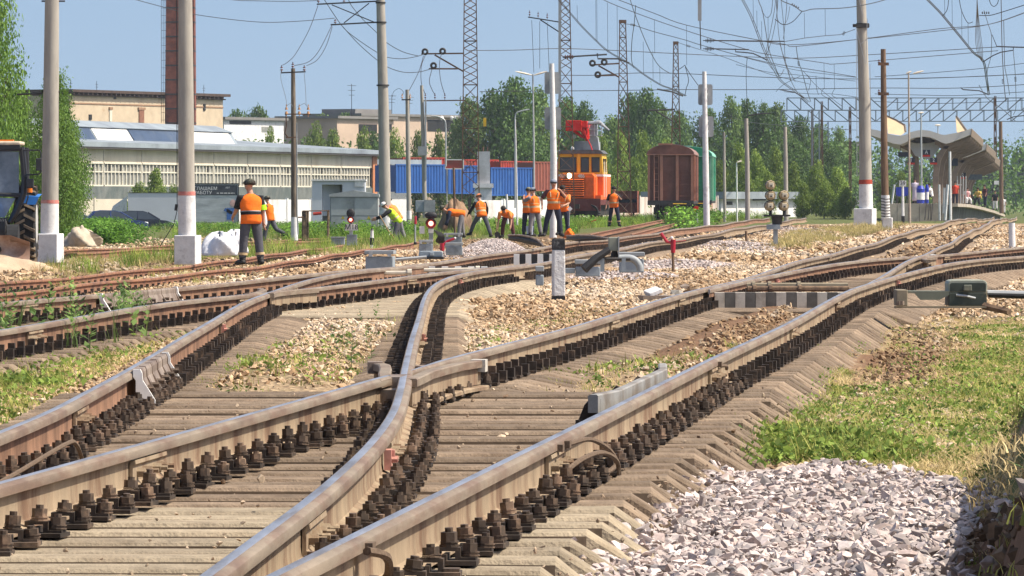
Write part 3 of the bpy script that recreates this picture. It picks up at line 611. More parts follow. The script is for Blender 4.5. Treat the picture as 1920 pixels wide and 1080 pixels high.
scatter('gravel','pale pinkish grey crushed stone heaped beside the rails','gravel',[grey_stone],STT,np.stack([X,Y,Z],1),rots(n,.45),ISO(Sz)*np.array([1,1,.8]),RNG.integers(0,10,n),np.clip(RNG.normal(.93,.24,n),.38,1.4),np.clip(RNG.normal(.45,.32,n),0,1))
# body of the stone heap by the far points so that it has a core
c=onG(925,478); mb=MB(); rings=[]
for k in range(7):
    r=1-k/6*.98; rings.append([(c.x+1.08*r*math.cos(a),c.y+6.8*r*math.sin(a),gzf(c.x,c.y)-.06+.42*(1-r*r)**1.2) for a in [2*PI*i/22 for i in range(22)]])
mb.loft(rings); obj('gravel_core',mb,mat('gravel_core',(.38,.34,.33),var=.4,scale=12,bump=.8,bscale=15),None,'solid core of the pale gravel heap by the points','gravel',None,'stuff',smooth='all')
# loose stones on the sleepers, dark clods on the earth bank
x,y=spread(1300,15,37,.004); L=x*CT-y*ST; k=intrack(x,y)&~nearrail(x,y,.16); x,y=x[k],y[k]; n=len(x); s=RNG.uniform(.006,.016,n)*np.where(RNG.uniform(0,1,n)<.04,2.,1.)
x3,y3=spread(14000,14,32,.03); z3=gz(x3,y3); px,py=proj(x3,y3,z3); k=inpoly(px,py,[(1750,1100),(1830,990),(1930,925),(2600,840),(2600,1400),(1680,1400)]); x3,y3,z3=x3[k],y3[k],z3[k]; s3=RNG.uniform(.02,.05,len(x3))
X=np.concatenate([x,x3]);Y=np.concatenate([y,y3]);Z=np.concatenate([0*x-.03*(RNG.uniform(0,1,n)<.6)+.004,z3]);Sz=np.concatenate([s,s3]); n=len(X)
scatter('soil_clods','dark clods and grit on the sleepers and the earth bank','soil',[soil_stone],STT,np.stack([X,Y,Z],1),rots(n,.7),ISO(Sz),RNG.integers(0,10,n),np.clip(RNG.normal(1,.25,n),.4,1.6),np.concatenate([np.clip(RNG.normal(.9,.2,len(x)),0,1),np.clip(RNG.normal(.3,.2,len(x3)),0,1)]))
# ================================================================ grass and weeds
def blade(V,Fc,MI,x,y,h,w,lean,ang,mi,seg=2):
    d=Vector((math.cos(ang),math.sin(ang),0)); s=Vector((-d.y,d.x,0)); o_=len(V); 
    for i in range(seg+1):
        t=i/seg; p=Vector((x,y,0))+d*(lean*h*t*t)+Vector((0,0,h*(t-.12*lean*t*t))); ww=w*(1-t*.85)
        V.append(p-s*ww); V.append(p+s*ww)
    for i in range(seg): Fc.append((o_+2*i,o_+2*i+1,o_+2*i+3,o_+2*i+2)); MI.append(mi)
def tuft(n,h,w,r,mi=0,lean=(.2,1.1)):
    V=[];Fc=[];MI=[]
    for _ in range(n): blade(V,Fc,MI,random.gauss(0,r),random.gauss(0,r),h*random.uniform(.5,1.2),w*random.uniform(.7,1.3),random.uniform(*lean),random.uniform(0,6.28),mi)
    return V,Fc,MI
def leafplant(n,h,w,r,mi=0):
    V=[];Fc=[];MI=[]
    for _ in range(n):
        p=Vector((random.gauss(0,r),random.gauss(0,r),h*random.random()**.8)); nrm=Vector((random.gauss(0,.7),random.gauss(0,.7),1)).normalized(); u=nrm.orthogonal().normalized(); u.rotate(Matrix.Rotation(random.uniform(0,6.28),3,nrm)); v=nrm.cross(u); a=w*random.uniform(.6,1.3)
        o_=len(V); V+=[p-u*a,p+v*a*.55,p+u*a,p-v*a*.55]; Fc.append((o_,o_+1,o_+2,o_+3)); MI.append(mi)
    return V,Fc,MI
def stalk(h,nl,lw,mi=0):
    V=[];Fc=[];MI=[]; blade(V,Fc,MI,0,0,h,.006,.15,random.uniform(0,6.28),mi,3)
    for i in range(nl):
        z=h*(.15+.85*i/nl); a=random.uniform(0,6.28); d=Vector((math.cos(a),math.sin(a),random.uniform(.1,.7))).normalized(); s=Vector((-d.y,d.x,0)).normalized(); p=Vector((0,0,z)); l=lw*random.uniform(.7,1.3)*(1.2-.6*i/nl); o_=len(V)
        V+=[p,p+d*l*.5+s*l*.22,p+d*l,p+d*l*.5-s*l*.22]; Fc.append((o_,o_+1,o_+2,o_+3)); MI.append(mi)
    return V,Fc,MI
def gmat(name,c1,c2,tr=.35):
    m=stonemat(name,c1,c2,tuple(min(1,q*1.5) for q in c2),.12); t=m.node_tree; N=t.nodes; K=t.links; b=N['Principled BSDF']; b.inputs['Roughness'].default_value=.75
    src=b.inputs['Base Color'].links[0].from_socket; r=N.new('ShaderNodeBsdfTranslucent'); K.new(src,r.inputs[0]); ms=N.new('ShaderNodeMixShader'); ms.inputs[0].default_value=tr; K.new(b.outputs[0],ms.inputs[1]); K.new(r.outputs[0],ms.inputs[2]); K.new(ms.outputs[0],N['Material Output'].inputs[0]); return m
green=gmat('grass_blades',(.18,.205,.04),(.36,.36,.10)); strawm=gmat('dry_straw',(.34,.24,.10),(.55,.43,.22)); lush=gmat('lush_leaves',(.065,.125,.025),(.18,.25,.05)); sage=gmat('sage_weeds',(.07,.13,.04),(.16,.24,.07))
GT=[tuft(14,.038,.0035,.04,0,(.4,1.6)) for _ in range(4)]+[tuft(12,.075,.0035,.04,0,(.2,1.2)) for _ in range(2)]+[tuft(13,.042,.0028,.045,1,(.4,1.8)) for _ in range(4)]+[leafplant(22,.045,.016,.06,2) for _ in range(3)]+[stalk(.36,16,.085,3) for _ in range(3)]+[tuft(12,.32,.006,.04,3,(.05,.5)) for _ in range(2)]
#     0-3 short green, 4-5 taller green, 6-9 straw, 10-12 leafy, 13-15 stalks, 16-17 tall clumps
GP=[];GI=[];GS=[]
def grow(n,poly,kinds,scale=(.7,1.3),y0=14,y1=110,prob=None,pw=1.):
    x,y=spread(n,y0,y1,.012,pw); z=gz(x,y); px,py=proj(x,y,z); k=inpoly(px,py,poly)&~nearrail(x,y,.1); x,y,z=x[k],y[k],z[k]
    if prob is not None: k=RNG.uniform(0,1,len(x))<prob(x,y,*proj(x,y,z)); x,y,z=x[k],y[k],z[k]
    GP.append(np.stack([x,y,z],1)); GI.append(RNG.choice(kinds,len(x))); GS.append(RNG.uniform(*scale,len(x)))
patch=lambda x,y:.5+.5*np.sin(x*4.3+1.3*np.sin(y*.8))*np.sin(y*1.1+1.7*np.sin(x*2.1))
RG=[(1350,850),(1510,700),(1640,685),(1720,600),(1900,578),(3000,570),(3000,980),(1850,950),(1700,915),(1500,880)]
grow(130000,RG,[0,1,2,3,0,1,4,10,11],(.6,1.2),24,64,lambda x,y,px,py:np.clip(.06+.8*patch(x,y)*patch(x*2.7+3,y*2)-1.1*blob(px,py,1685,655,95,75)+.22*blob(px,py,1850,750,200,110)-.6*sm(640,590,py),.012,.6))
grow(90000,RG,[6,7,8,9],(.6,1.2),24,64,lambda x,y,px,py:np.clip(.48-.3*patch(x,y)-.7*blob(px,py,1690,660,85,65)+.3*sm(660,590,py),.03,.6))
grow(26000,[(1480,885),(1700,880),(1920,835),(3000,820),(3000,870),(1920,945),(1850,968),(1700,925)],[6,7,8,9],(.8,1.5),18,33,lambda x,y,px,py:.5+0*x)
grow(40000,[(1415,868),(1400,835),(1440,812),(1560,812),(1690,845),(1690,878),(1560,872)],[10,11,12,10,4,5,6],(.8,1.9),20,34,lambda x,y,px,py:.12+.75*patch(x*4,y*1.5))
grow(16000,[(1345,872),(1350,830),(1400,800),(1420,850),(1400,885)],[10,11,4,5,10],(.9,1.4),20,34,lambda x,y,px,py:.5+0*x)
grow(12000,[(1500,1100),(1520,990),(1620,1010),(1680,1100)],[4,10,0],(.5,.9),14,24,lambda x,y,px,py:.06+0*x)
grow(12000,[(1640,1020),(1700,960),(1850,960),(1840,1070),(1700,1090)],[4,10,0,10],(.5,.8),14,24,lambda x,y,px,py:.02+.05*patch(x*3,y))
grow(9000,[(1830,1090),(1850,960),(2000,900),(2000,1200)],[4,5,13,9],(.6,1.1),14,26,lambda x,y,px,py:.07+0*x)
grow(26000,[(1480,700),(1760,640),(1640,580),(1500,640),(1340,760),(1380,830)],[0,6,7,10,4],(.5,.9),24,64,lambda x,y,px,py:.05+.08*patch(x*2,y))
# left weeds
LW=[(-200,560),(60,590),(330,610),(350,640),(150,720),(0,800),(-200,900)]
grow(60000,LW,[6,7,8,9,0,1],(.8,1.6),24,70,lambda x,y,px,py:np.clip(.10+.28*patch(x,y),.03,.6))
grow(60000,LW,[4,5,0,1,10,11,12],(.8,1.8),24,70,lambda x,y,px,py:np.clip(.45*blob(px,py,10,720,75,90)+.35*blob(px,py,140,640,60,35)+.03+.1*patch(x*2,y),0,1))
grow(36000,[(-100,600),(180,575),(290,590),(300,640),(160,690),(0,680),(-100,680)],[13,14,15,16,13],(.8,1.4),30,66,lambda x,y,px,py:np.clip(.13*blob(px,py,130,655,22,16)+.08*blob(px,py,250,628,36,16)+.10*blob(px,py,8,660,20,36)+.002,0,1))
# between the near tracks
CE=[(360,740),(450,665),(560,640),(745,600),(750,660),(690,705),(480,750)]
grow(40000,CE,[0,1,4,6,7,10],(.8,1.5),28,60,lambda x,y,px,py:np.clip(.03+.22*patch(x*1.5,y)*sm(640,720,py),0,1))
grow(9000,[(600,620),(770,560),(780,600),(740,680),(640,720)],[4,13,10],(.35,.8),28,60,lambda x,y,px,py:.03+.1*patch(x*2,y))
grow(24000,[(960,720),(1160,690),(1330,660),(1420,640),(1330,700),(1150,750),(980,760)],[0,6,7,4,10,9],(.7,1.3),30,48,lambda x,y,px,py:np.clip(.05+.5*patch(x*2,y)*blob(px,py,1180,705,110,40),0,1))
grow(5000,[(975,700),(985,660),(1020,660),(1020,690)],[10,11,5],(1.3,2.2),33,46)
grow(40000,[(-100,540),(330,500),(480,500),(640,470),(480,525),(0,570)],[6,7,8,4],(1.2,2.2),70,170,lambda x,y,px,py:np.clip(.12+.3*patch(x,y*.5),0,1))
grow(3000,[(20,900),(420,760),(760,780),(800,950),(600,1080),(0,1080)],[4,0,10],(.3,.55),16,34,lambda x,y,px,py:.05+0*x)
grow(3000,[(820,800),(1000,740),(1100,760),(1000,830),(860,900)],[6,9,4],(.4,.9),20,36,lambda x,y,px,py:.08+0*x)
grow(26000,[(840,640),(1000,600),(1270,545),(1250,560),(960,640),(860,665)],[0,4,10],(.5,.9),36,66,lambda x,y,px,py:.06+.10*patch(x*2,y))
p=np.concatenate(GP); ii=np.concatenate(GI); ss=np.concatenate(GS); n=len(p); print('tufts',n)
rz=np.stack([RNG.normal(0,.08,n),RNG.normal(0,.08,n),RNG.uniform(0,6.28,n)],1)
scatter('grass','short green and straw coloured grass and low weeds beside the near tracks','grass',[green,strawm,lush,sage],GT,p,rz,ISO(ss),ii,np.clip(RNG.normal(1,.25,n),.5,1.7),RNG.uniform(0,1,n))
# coarse far verge: tall weeds behind the sidings
WT=[tuft(26,.75,.018,.22,0,(.1,.6)) for _ in range(3)]+[leafplant(70,.8,.075,.28,1) for _ in range(3)]+[tuft(24,.4,.014,.2,2,(.2,.9)) for _ in range(2)]
GP=[];GI=[];GS=[]
V1=[(-60,462),(100,470),(130,440),(330,438),(470,440),(690,452),(690,385),(-60,385)]
grow(60000,V1,[0,1,2,0,3,4,5],(.55,.95),140,232,lambda x,y,px,py:np.clip(.05+.5*(y>185)+.1*(px>380),0,1))
grow(24000,[(540,455),(700,455),(860,435),(960,440),(960,400),(540,400)],[0,1,3,4],(.5,.9),180,250,lambda x,y,px,py:.35+0*x)
grow(50000,[(1060,432),(1260,418),(1460,412),(1480,395),(1000,395),(1000,430)],[0,1,2,6,3],(.5,.9),235,420,lambda x,y,px,py:.30+0*x)
grow(40000,[(60,500),(330,480),(640,455),(860,450),(860,462),(640,480),(330,495),(60,530)],[6,7,6,2],(.3,.6),120,230,lambda x,y,px,py:.10+.25*patch(x*.6,y*.2))
grow(30000,[(1480,440),(1620,424),(1720,420),(1640,440),(1500,470),(1440,470)],[6,7],(.35,.6),110,240,lambda x,y,px,py:.35+0*x)
grow(3000,[(1255,432),(1265,400),(1330,398),(1345,432)],[3,4,5],(.9,1.5),210,330)
for ex,ey,k in ((185,428,900),(200,442,500)):
    c=onG(ex,ey+14); x=RNG.normal(c.x,.45,k//4); y=RNG.normal(c.y,1.2,k//4); GP.append(np.stack([x,y,gz(x,y)],1)); GI.append(RNG.choice([3,4,5],k//4)); GS.append(RNG.uniform(.6,1,k//4))
grow(26000,[(905,441),(1075,441),(1075,398),(905,398)],[0,1,3,6],(.4,.8),238,330,lambda x,y,px,py:.6+0*x)
grow(34000,[(90,448),(690,448),(690,424),(90,424)],[0,3,4,6,7,2],(.35,.6),232,400,lambda x,y,px,py:np.where(px>330,.35,.04))
grow(20000,[(560,446),(905,446),(905,425),(560,425)],[6,7,2,0],(.4,.7),225,300,lambda x,y,px,py:.4+0*x)
p=np.concatenate(GP); ii=np.concatenate(GI); ss=np.concatenate(GS); n=len(p); print('far weeds',n)
rz=np.stack([RNG.normal(0,.1,n),RNG.normal(0,.1,n),RNG.uniform(0,6.28,n)],1)
scatter('weeds','tall green weeds and dry grass behind the sidings','weeds',[gmat('tall_grass',(.10,.18,.025),(.22,.31,.05)),gmat('weed_leaves',(.05,.13,.02),(.13,.26,.035)),gmat('yellowed_grass',(.26,.24,.08),(.42,.35,.15))],WT,p,rz,ISO(ss),ii,np.clip(RNG.normal(1,.25,n),.5,1.7),RNG.uniform(0,1,n))
# ================================================================ writing
def text_mesh(s,name,size,ex=.004):
    c=bpy.data.curves.new(name,'FONT'); c.body=s; c.size=size; c.extrude=ex; c.align_x='CENTER'; c.align_y='CENTER'
    o=bpy.data.objects.new(name,c); COL.objects.link(o); bpy.context.view_layer.update()
    me=bpy.data.meshes.new_from_object(o.evaluated_get(bpy.context.evaluated_depsgraph_get())); bpy.data.objects.remove(o); bpy.data.curves.remove(c); return me
def text(s,name,m,size,pos,parent,rz=0.,rx=PI/2):
    me=text_mesh(s,name,size); me.materials.clear(); me.materials.append(m); o=bpy.data.objects.new(name,me); COL.objects.link(o)
    o.parent=parent; o.location=Vector(pos)-W[parent.name]; o.rotation_euler=(rx,0,rz); return o
# ================================================================ trees
def leafmat(name,c1,c2,tr=.3):
    m=bpy.data.materials.new(name); m.use_nodes=True; t=m.node_tree; N=t.nodes; K=t.links; b=N['Principled BSDF']; b.inputs['Roughness'].default_value=.6; b.inputs['Specular IOR Level'].default_value=.3
    at=N.new('ShaderNodeAttribute'); at.attribute_name='tone'; oi=N.new('ShaderNodeObjectInfo')
    mx=N.new('ShaderNodeMix'); mx.data_type='RGBA'; K.new(at.outputs['Fac'],mx.inputs[0]); mx.inputs[6].default_value=(*c1,1); mx.inputs[7].default_value=(*c2,1)
    mr=N.new('ShaderNodeMapRange'); K.new(oi.outputs['Random'],mr.inputs[0]); mr.inputs[3].default_value=.75; mr.inputs[4].default_value=1.25
    sv=N.new('ShaderNodeVectorMath'); sv.operation='SCALE'; K.new(mx.outputs[2],sv.inputs[0]); K.new(mr.outputs[0],sv.inputs['Scale']); K.new(sv.outputs[0],b.inputs['Base Color'])
    r=N.new('ShaderNodeBsdfTranslucent'); K.new(sv.outputs[0],r.inputs[0]); ms=N.new('ShaderNodeMixShader'); ms.inputs[0].default_value=tr; K.new(b.outputs[0],ms.inputs[1]); K.new(r.outputs[0],ms.inputs[2]); K.new(ms.outputs[0],N['Material Output'].inputs[0]); return m
bark=mat('tree_bark',(.11,.085,.06),rough=.95,var=.4,scale=4)
def tree_meshes(name,lm,seed,nl=4200,lobes=16,leaf=.02,wide=.36,lowz=.12,droop=.4,topw=.45):
    rg=np.random.default_rng(seed); rr=random.Random(seed)
    L=[]; trunk=MB(); trunk.tube([(0,0,-.03),(.01,0,.2),(-.005,.01,.5),(.01,0,.86)],[.022,.017,.012,.003],7)
    for i in range(lobes):
        t=(i+.5)/lobes; z=lowz+.10+(.88-lowz-.1)*t; prof=math.sin(PI*min(1,(.12+.88*t))**.9)**.7; prof=max(prof,topw*(1-t)**.3)
        a=i*2.4+rr.uniform(-.5,.5); d=wide*prof*rr.uniform(.15,.75); r=wide*rr.uniform(.33,.55)*(1-.35*t); c=Vector((d*math.cos(a),d*math.sin(a),z)); L.append((c,r))
        trunk.tube([(0,0,max(.12,z-.22)),c*.5+Vector((0,0,z*.5-.06)),c],[.008,.005,.002],5)
    n_=np.array([r**2 for _,r in L]); pick=rg.choice(len(L),nl,p=n_/n_.sum()); C=np.array([c for c,_ in L])[pick]; Rr=np.array([r for _,r in L])[pick]
    d=rg.normal(size=(nl,3)); d/=np.linalg.norm(d,axis=1)[:,None]; rad=Rr*rg.uniform(.12,1,nl)**(1/2.4)
    ph=rg.uniform(0,6.28,(len(L),3)); lump=1+.28*np.sin(d[:,0]*5+ph[pick,0])*np.sin(d[:,1]*5+ph[pick,1])*np.sin(d[:,2]*5+ph[pick,2])*1.6
    p=C+d*(rad*lump)[:,None]*np.array([1,1,.85]); p[:,2]-=droop*.06*rg.uniform(0,1,nl)*(np.hypot(p[:,0],p[:,1])/wide); keep=p[:,2]>lowz*.6; p=p[keep]; d=d[keep]; k=len(p)
    nr=d*.6+rg.normal(size=(k,3))*.75+np.array([0,0,.35]); nr/=np.linalg.norm(nr,axis=1)[:,None]; u=np.cross(nr,rg.normal(size=(k,3))); u/=np.linalg.norm(u,axis=1)[:,None]; v=np.cross(nr,u)
    a=leaf*rg.uniform(.55,1.3,k)[:,None]; V=np.stack([p-u*a,p+v*a*.6,p+u*a,p-v*a*.6],1).reshape(-1,3)
    me=bpy.data.meshes.new('crown'); me.from_pydata(V.tolist(),[],np.arange(4*k).reshape(k,4).tolist()); me.materials.append(lm)
    tone=np.clip(.5+.35*np.sin(p[:,0]*23+seed)*np.sin(p[:,1]*21+2)*np.sin(p[:,2]*25)+rg.normal(0,.18,k),0,1); at=me.attributes.new('tone','FLOAT','POINT'); at.data.foreach_set('value',np.repeat(tone,4).astype(np.float32))
    return me,trunk.mesh('trunk',bark)
lf_dark=leafmat('dark_tree_leaves',(.055,.12,.028),(.14,.235,.05)); lf_mid=leafmat('birch_leaves',(.09,.165,.04),(.21,.30,.075)); lf_bright=leafmat('bright_bush_leaves',(.12,.205,.03),(.28,.36,.06)); lf_near=leafmat('near_birch_leaves',(.075,.165,.028),(.21,.34,.055))
lf_far=leafmat('far_conifer_needles',(.05,.095,.05),(.10,.155,.075))
TK={'dark':[tree_meshes('d',lf_dark,s,8500,22,.0155) for s in (1,2,3)],'mid':[tree_meshes('m',lf_mid,s,8000,20,.0155) for s in (4,5,6)],'bright':[tree_meshes('b',lf_bright,s,6500,14,.022,.5,.0,.2,.8) for s in (7,8,9)],
    'far':[tree_meshes('f',lf_far,s,3000,18,.022,.22,.05,.2,.2) for s in (10,11)],'near':[tree_meshes('n',lf_near,s,26000,40,.0085,.36,.02,.7,.75) for s in (12,13)]}
TN=[0]
def tree(kind,px,top,wpx,Y,label,group,var=None,name='tree'):
    ms=TK[kind][TN[0]%len(TK[kind]) if var is None else var]; TN[0]+=1
    b=base(px,Y); h=ZC+(HY-top)/F*Y-b.z; w_=S(wpx,Y)/(.36*2*1.5)
    if kind in('bright',): w_=S(wpx,Y)/1.25
    if kind=='far': w_=S(wpx,Y)/.6
    o=empty(name,b,label,'tree' if name=='tree' else 'bush',group,random.uniform(0,6.28)); o.scale=(w_,w_,h/.98)
    for nm,me in zip(('crown','trunk'),ms):
        c=bpy.data.objects.new(nm,me); COL.objects.link(c); c.parent=o
    return o
tree('near',-28,-190,270,172,'tall leafy birch behind the blue tractor, cut by the top edge','trees on the left',0)
tree('near',112,150,200,198,'birch with a low bright crown filling the space right of the left pole','trees on the left',0)
tree('near',100,108,215,186,'shorter birch behind the white-based pole at the left','trees on the left',1)
tree('near',40,160,190,205,'birch filling the gap behind the tractor cab','trees on the left',0)
lab={'dark':'dark green tree in the wood behind the wagons','mid':'mid green birch in the wood behind the lattice masts','bright':'bright green bush below the dark trees','far':'bluish conifer in the far wood beyond the platform'}
for px,top,wd,Y in ((445,193,60,700),(485,186,70,690),(605,205,60,640),(645,200,50,660),(700,236,40,600),(880,168,80,560),(925,152,80,580),(965,128,95,560),(1010,150,80,590),(1065,168,70,600),(1095,176,55,570),(1150,205,70,620),(1185,160,60,600),(1212,150,70,590),(1240,178,55,600),(1275,195,60,620),(1330,190,60,610),(1372,168,60,600),(1400,172,55,640),(1432,180,60,600),(1455,180,70,620),(1500,205,60,640),(1535,222,60,660),(1575,228,45,680),(1490,250,55,560),(1550,262,60,580),(860,215,60,600),(1105,215,60,560),(1600,262,50,700)):
    k='dark' if TN[0]%3 else 'mid'; Y+=60; tree(k,px,top,wd*2.3,Y,lab[k],'trees of the wood' if k=='dark' else 'birches of the wood')
for px,top,wd,Y in ((505,232,46,640),(590,228,60,560),(625,238,60,550),(680,232,56,555),(735,240,60,560),(785,240,50,560),(825,238,50,565),(600,250,50,545),(1130,250,50,520),(1165,238,56,500),(1205,245,60,520),(1250,255,60,540),(1385,262,56,480),(1420,280,50,470),(1455,270,56,480),(1490,300,50,470),(1530,300,50,480),(1570,310,60,500),(1400,310,50,460),(1350,300,40,470),(1440,318,50,460),(1505,338,44,440),(1545,340,50,440),(1585,345,40,440),(1190,290,50,480),(1150,310,50,470),(292,312,34,420),(262,338,40,415),(325,345,26,418),(1690,318,44,640),(1720,322,50,650),(1660,330,44,640)):
    Y+=(80 if 430<Y<600 and px<900 else 0); tree('bright',px,top,wd*(2.6 if Y<425 else 1.5),Y,'bright green bush among the buildings' if px<900 else ('bright green bush at the foot of the wood' if px<1600 else 'bright green bush behind the platform waiting area'),'bushes among buildings' if px<900 else ('bushes by the wood' if px<1600 else 'bushes behind the platform'),name='bush')
for i in range(34):
    px=1595+i*12+random.uniform(-6,6); tree('far',px,random.uniform(285,318)-(18 if px>1880 else 0),random.uniform(40,64),random.uniform(900,1150),lab['far'],'conifers of the far wood')
# a farther wood that reads as one mass
me,_=tree_meshes('mass',lf_far,77,60000,40,.02,.5,.0); 
mb=MB(); V=np.array([v.co[:] for v in me.vertices]).reshape(-1,4,3); k=len(V); xs=RNG.uniform(-330,340,k); Yb=RNG.uniform(1250,1500,k); hh=17+3*np.sin(xs*.05)+2*np.sin(xs*.21)
ctr=V.mean(1,keepdims=True); q=(V-ctr)*20; q=q+np.stack([xs,Yb,RNG.uniform(0,1,k)**.8*hh-1.5],1)[:,None,:]
bpy.data.meshes.remove(me); me=bpy.data.meshes.new('forest'); me.from_pydata(q.reshape(-1,3).tolist(),[],np.arange(4*k).reshape(k,4).tolist()); me.materials.append(lf_far); at=me.attributes.new('tone','FLOAT','POINT'); at.data.foreach_set('value',np.repeat(RNG.uniform(0,1,k),4).astype(np.float32))
o=bpy.data.objects.new('forest',me); COL.objects.link(o); tag(o,'hazy dark wood along the horizon','forest',None,'stuff')
me2=bpy.data.meshes.new('wood_undergrowth'); k=26000; xs=RNG.uniform(-60,80,k); Yb=RNG.uniform(640,760,k); c=np.stack([xs,Yb,RNG.uniform(-1,7.5,k)],1); u=RNG.normal(size=(k,3)); u/=np.linalg.norm(u,axis=1)[:,None]; v=np.cross(u,RNG.normal(size=(k,3))); v/=np.linalg.norm(v,axis=1)[:,None]; a=.24
me2.from_pydata(np.stack([c-u*a,c+v*a*.6,c+u*a,c-v*a*.6],1).reshape(-1,3).tolist(),[],np.arange(4*k).reshape(k,4).tolist()); me2.materials.append(lf_dark); at=me2.attributes.new('tone','FLOAT','POINT'); at.data.foreach_set('value',np.repeat(RNG.uniform(0,1,k),4).astype(np.float32))
o=bpy.data.objects.new('undergrowth',me2); COL.objects.link(o); tag(o,'dark undergrowth between the trees of the wood','undergrowth',None,'stuff')
# ================================================================ poles and masts
conc_pole=mat('pole_concrete',(.36,.335,.29),rough=.9,var=.15,scale=3,col2=(.26,.24,.21),thr=.55,amt=.7,stretch=(2,2,.4),bump=.15)
whitew=mat('whitewash',(.70,.69,.68),rough=.9,var=.10,scale=6,col2=(.40,.38,.37),thr=.6,amt=.85,bump=.3,bscale=20)
woodp=mat('weathered_pole_wood',(.20,.165,.125),rough=.95,var=.3,scale=4,col2=(.11,.085,.065),stretch=(6,6,.5))
brownp=mat('tarred_pole_wood',(.20,.13,.08),rough=.9,var=.25,scale=4,col2=(.11,.07,.05),stretch=(6,6,.5))
rustst=mat('rusty_lattice_steel',(.115,.072,.05),rough=.9,var=.3,scale=3,col2=(.18,.10,.06))
darkst=mat('dark_steel',(.045,.042,.04),rough=.6,var=.3,scale=6)
greyst=mat('grey_painted_steel',(.30,.32,.33),rough=.55,var=.12,scale=4,col2=(.22,.22,.22),thr=.6)
galv=mat('galvanised_steel',(.42,.43,.43),rough=.5,metal=.3,var=.12,scale=4)
porc=mat('brown_porcelain',(.10,.035,.022),rough=.25,var=.2,spec=.6)
ring=mat('pink_ring_paint',(.55,.20,.17),rough=.85,var=.2,scale=12,col2=(.42,.34,.30),thr=.56)
redring=mat('red_ring_paint',(.36,.06,.035),rough=.85,var=.2,scale=12)
def pole(name,label,cat,Y,pts,m,ht=None,parts=(),group=None,n=18):
    """pts: (px,py,width px) from the foot upwards; extended to ht metres if given"""
    P_=[(P(a,b,Y),S(c,Y)/2) for a,b,c in pts]
    b=P_[0][0]; o=empty(name,b,label,cat,group)
    if ht:
        d=(P_[-1][0]-P_[-2][0]); k=(ht-P_[-1][0].z)/max(.01,d.z)
        if k>0: P_.append((P_[-1][0]+d*k,max(.03,P_[-1][1]+(P_[-1][1]-P_[-2][1])*k)))
    mb=MB(); mb.tube([p for p,_ in P_],[r for _,r in P_],n); obj('shaft',mb,m,o,smooth=True)
    for pn,y0,y1,x0,x1,pm,gw in parts:                  # painted sleeve pieces
        mb=MB(); mb.tube([P(x0,y0,Y),P(x1,y1,Y)],[S(gw[0],Y)/2,S(gw[1],Y)/2],n); obj(pn,mb,pm,o,smooth=True)
    return o
def block(o,Y,x0,x1,y0,y1,depth=None,m=whitew,rz=-.12,name='foundation_block'):
    c=P((x0+x1)/2,(y0+y1)/2,Y); w_=S(x1-x0,Y)*.9; h=S(y1-y0,Y); mb=MB(); mb.box((c.x,c.y,c.z-.15),(w_*.86,depth or w_*.86,h+.3),rz); return obj(name,mb,m,o,bevel=.02)
p1=pole('catenary_pole','grey concrete overhead line pole with white foot, beside the tractor','pole',132,[(93,470,33),(95,250,30.5),(97.5,0,26.5)],conc_pole,9.8,[('white_foot',440,381,93,93.4,whitew,(34.5,33.4)),('pink_band',381.5,375,93.4,93.5,ring,(34,33.6))]); block(p1,132,64,121,438,468,rz=-.22)
p2=pole('catenary_pole','grey concrete overhead line pole with white foot left of the man in the orange vest','pole',131,[(351,470,32),(349,250,30),(347.5,0,26)],conc_pole,9.8,[('white_foot',443,366,351,350,whitew,(33.5,32.6)),('pink_band',366.5,359,350,350,ring,(33.2,32.8))]); block(p2,131,325,379,441,471,rz=-.22)
mb=MB(); mb.tube([P(331,0,131),P(331.5,180,131),P(332,300,131),P(332,395,131),P(326,420,131),P(300,462,131)],.010,5); mb.tube([P(331,383,131),P(329.5,395,131)],.035,6); obj('earth_cable',mb,darkst,p2)
for p_,Y,x in ((p1,132,95),(p2,131,348)):
    mb=MB(); 
    if p_ is p1:
        mb.tube([P(78,171,Y),P(112,172,Y)],.03,5); mb.tube([P(32,177,Y),P(80,175,Y)],.022,5); mb.tube([P(78,2,Y),P(122,2,Y)],.02,5)
        mb.tube([P(109.5,172,Y),P(110,260,Y)],.012,5)
    else: mb.tube([P(333,199,Y),P(365,200,Y)],S(13.9,Y)*.02,5)
    obj('clamp_band',mb,darkst,p_)
p3=pole('catenary_pole','concrete overhead line pole with two dark cross arms above the yellow vest','pole',236,[(723,442,22.5),(719,200,20),(713.5,0,16)],conc_pole,10.2,[('white_foot',430,388,722.6,722,whitew,(23.6,23)),('pink_band',388.4,384.5,722,722,ring,(23.3,23))]); block(p3,236,700,738,427,447,rz=-.2)
arm=lambda a,b,Y,r=None,n=4:MB().tube([P(*a,Y),P(*b,Y)],r or S(1.7,Y),n)
for a,b in (((594,8),(712,2)),((620,46.5),(710,41.5)),((622,9),(704,42.5)),((645,43),(692,6))): obj('cross_arm',arm(a,b,236,S(1.9 if a[0]<622 else 1.3,236)),darkst,p3)
def insul(o,px,py,Y,h=9,w_=6,m=porc,up=True,name='insulator'):
    mb=MB(); b=P(px,py,Y); H=S(h,Y); r=S(w_,Y)/2
    mb.cyl(b,r*.25,H*.3,8); 
    for i in range(2): mb.cyl(b+Vector((0,0,H*(.25+.35*i))),r*(1-.15*i),H*.22,10,0,r*.5)
    mb.cyl(b+Vector((0,0,H*.85)),r*.3,H*.2,8); return obj(name,mb,m,o)
for a,b in ((597,6),(645,5),(628.5,45)): insul(p3,a,b,236)
for y in (5,42,160): obj('clamp_band',MB().tube([P(713.5+y*.027,y+1.5,236),P(713.5+y*.027,y-1.5,236)],S(17+y*.03+2,236)/2,16),darkst,p3)
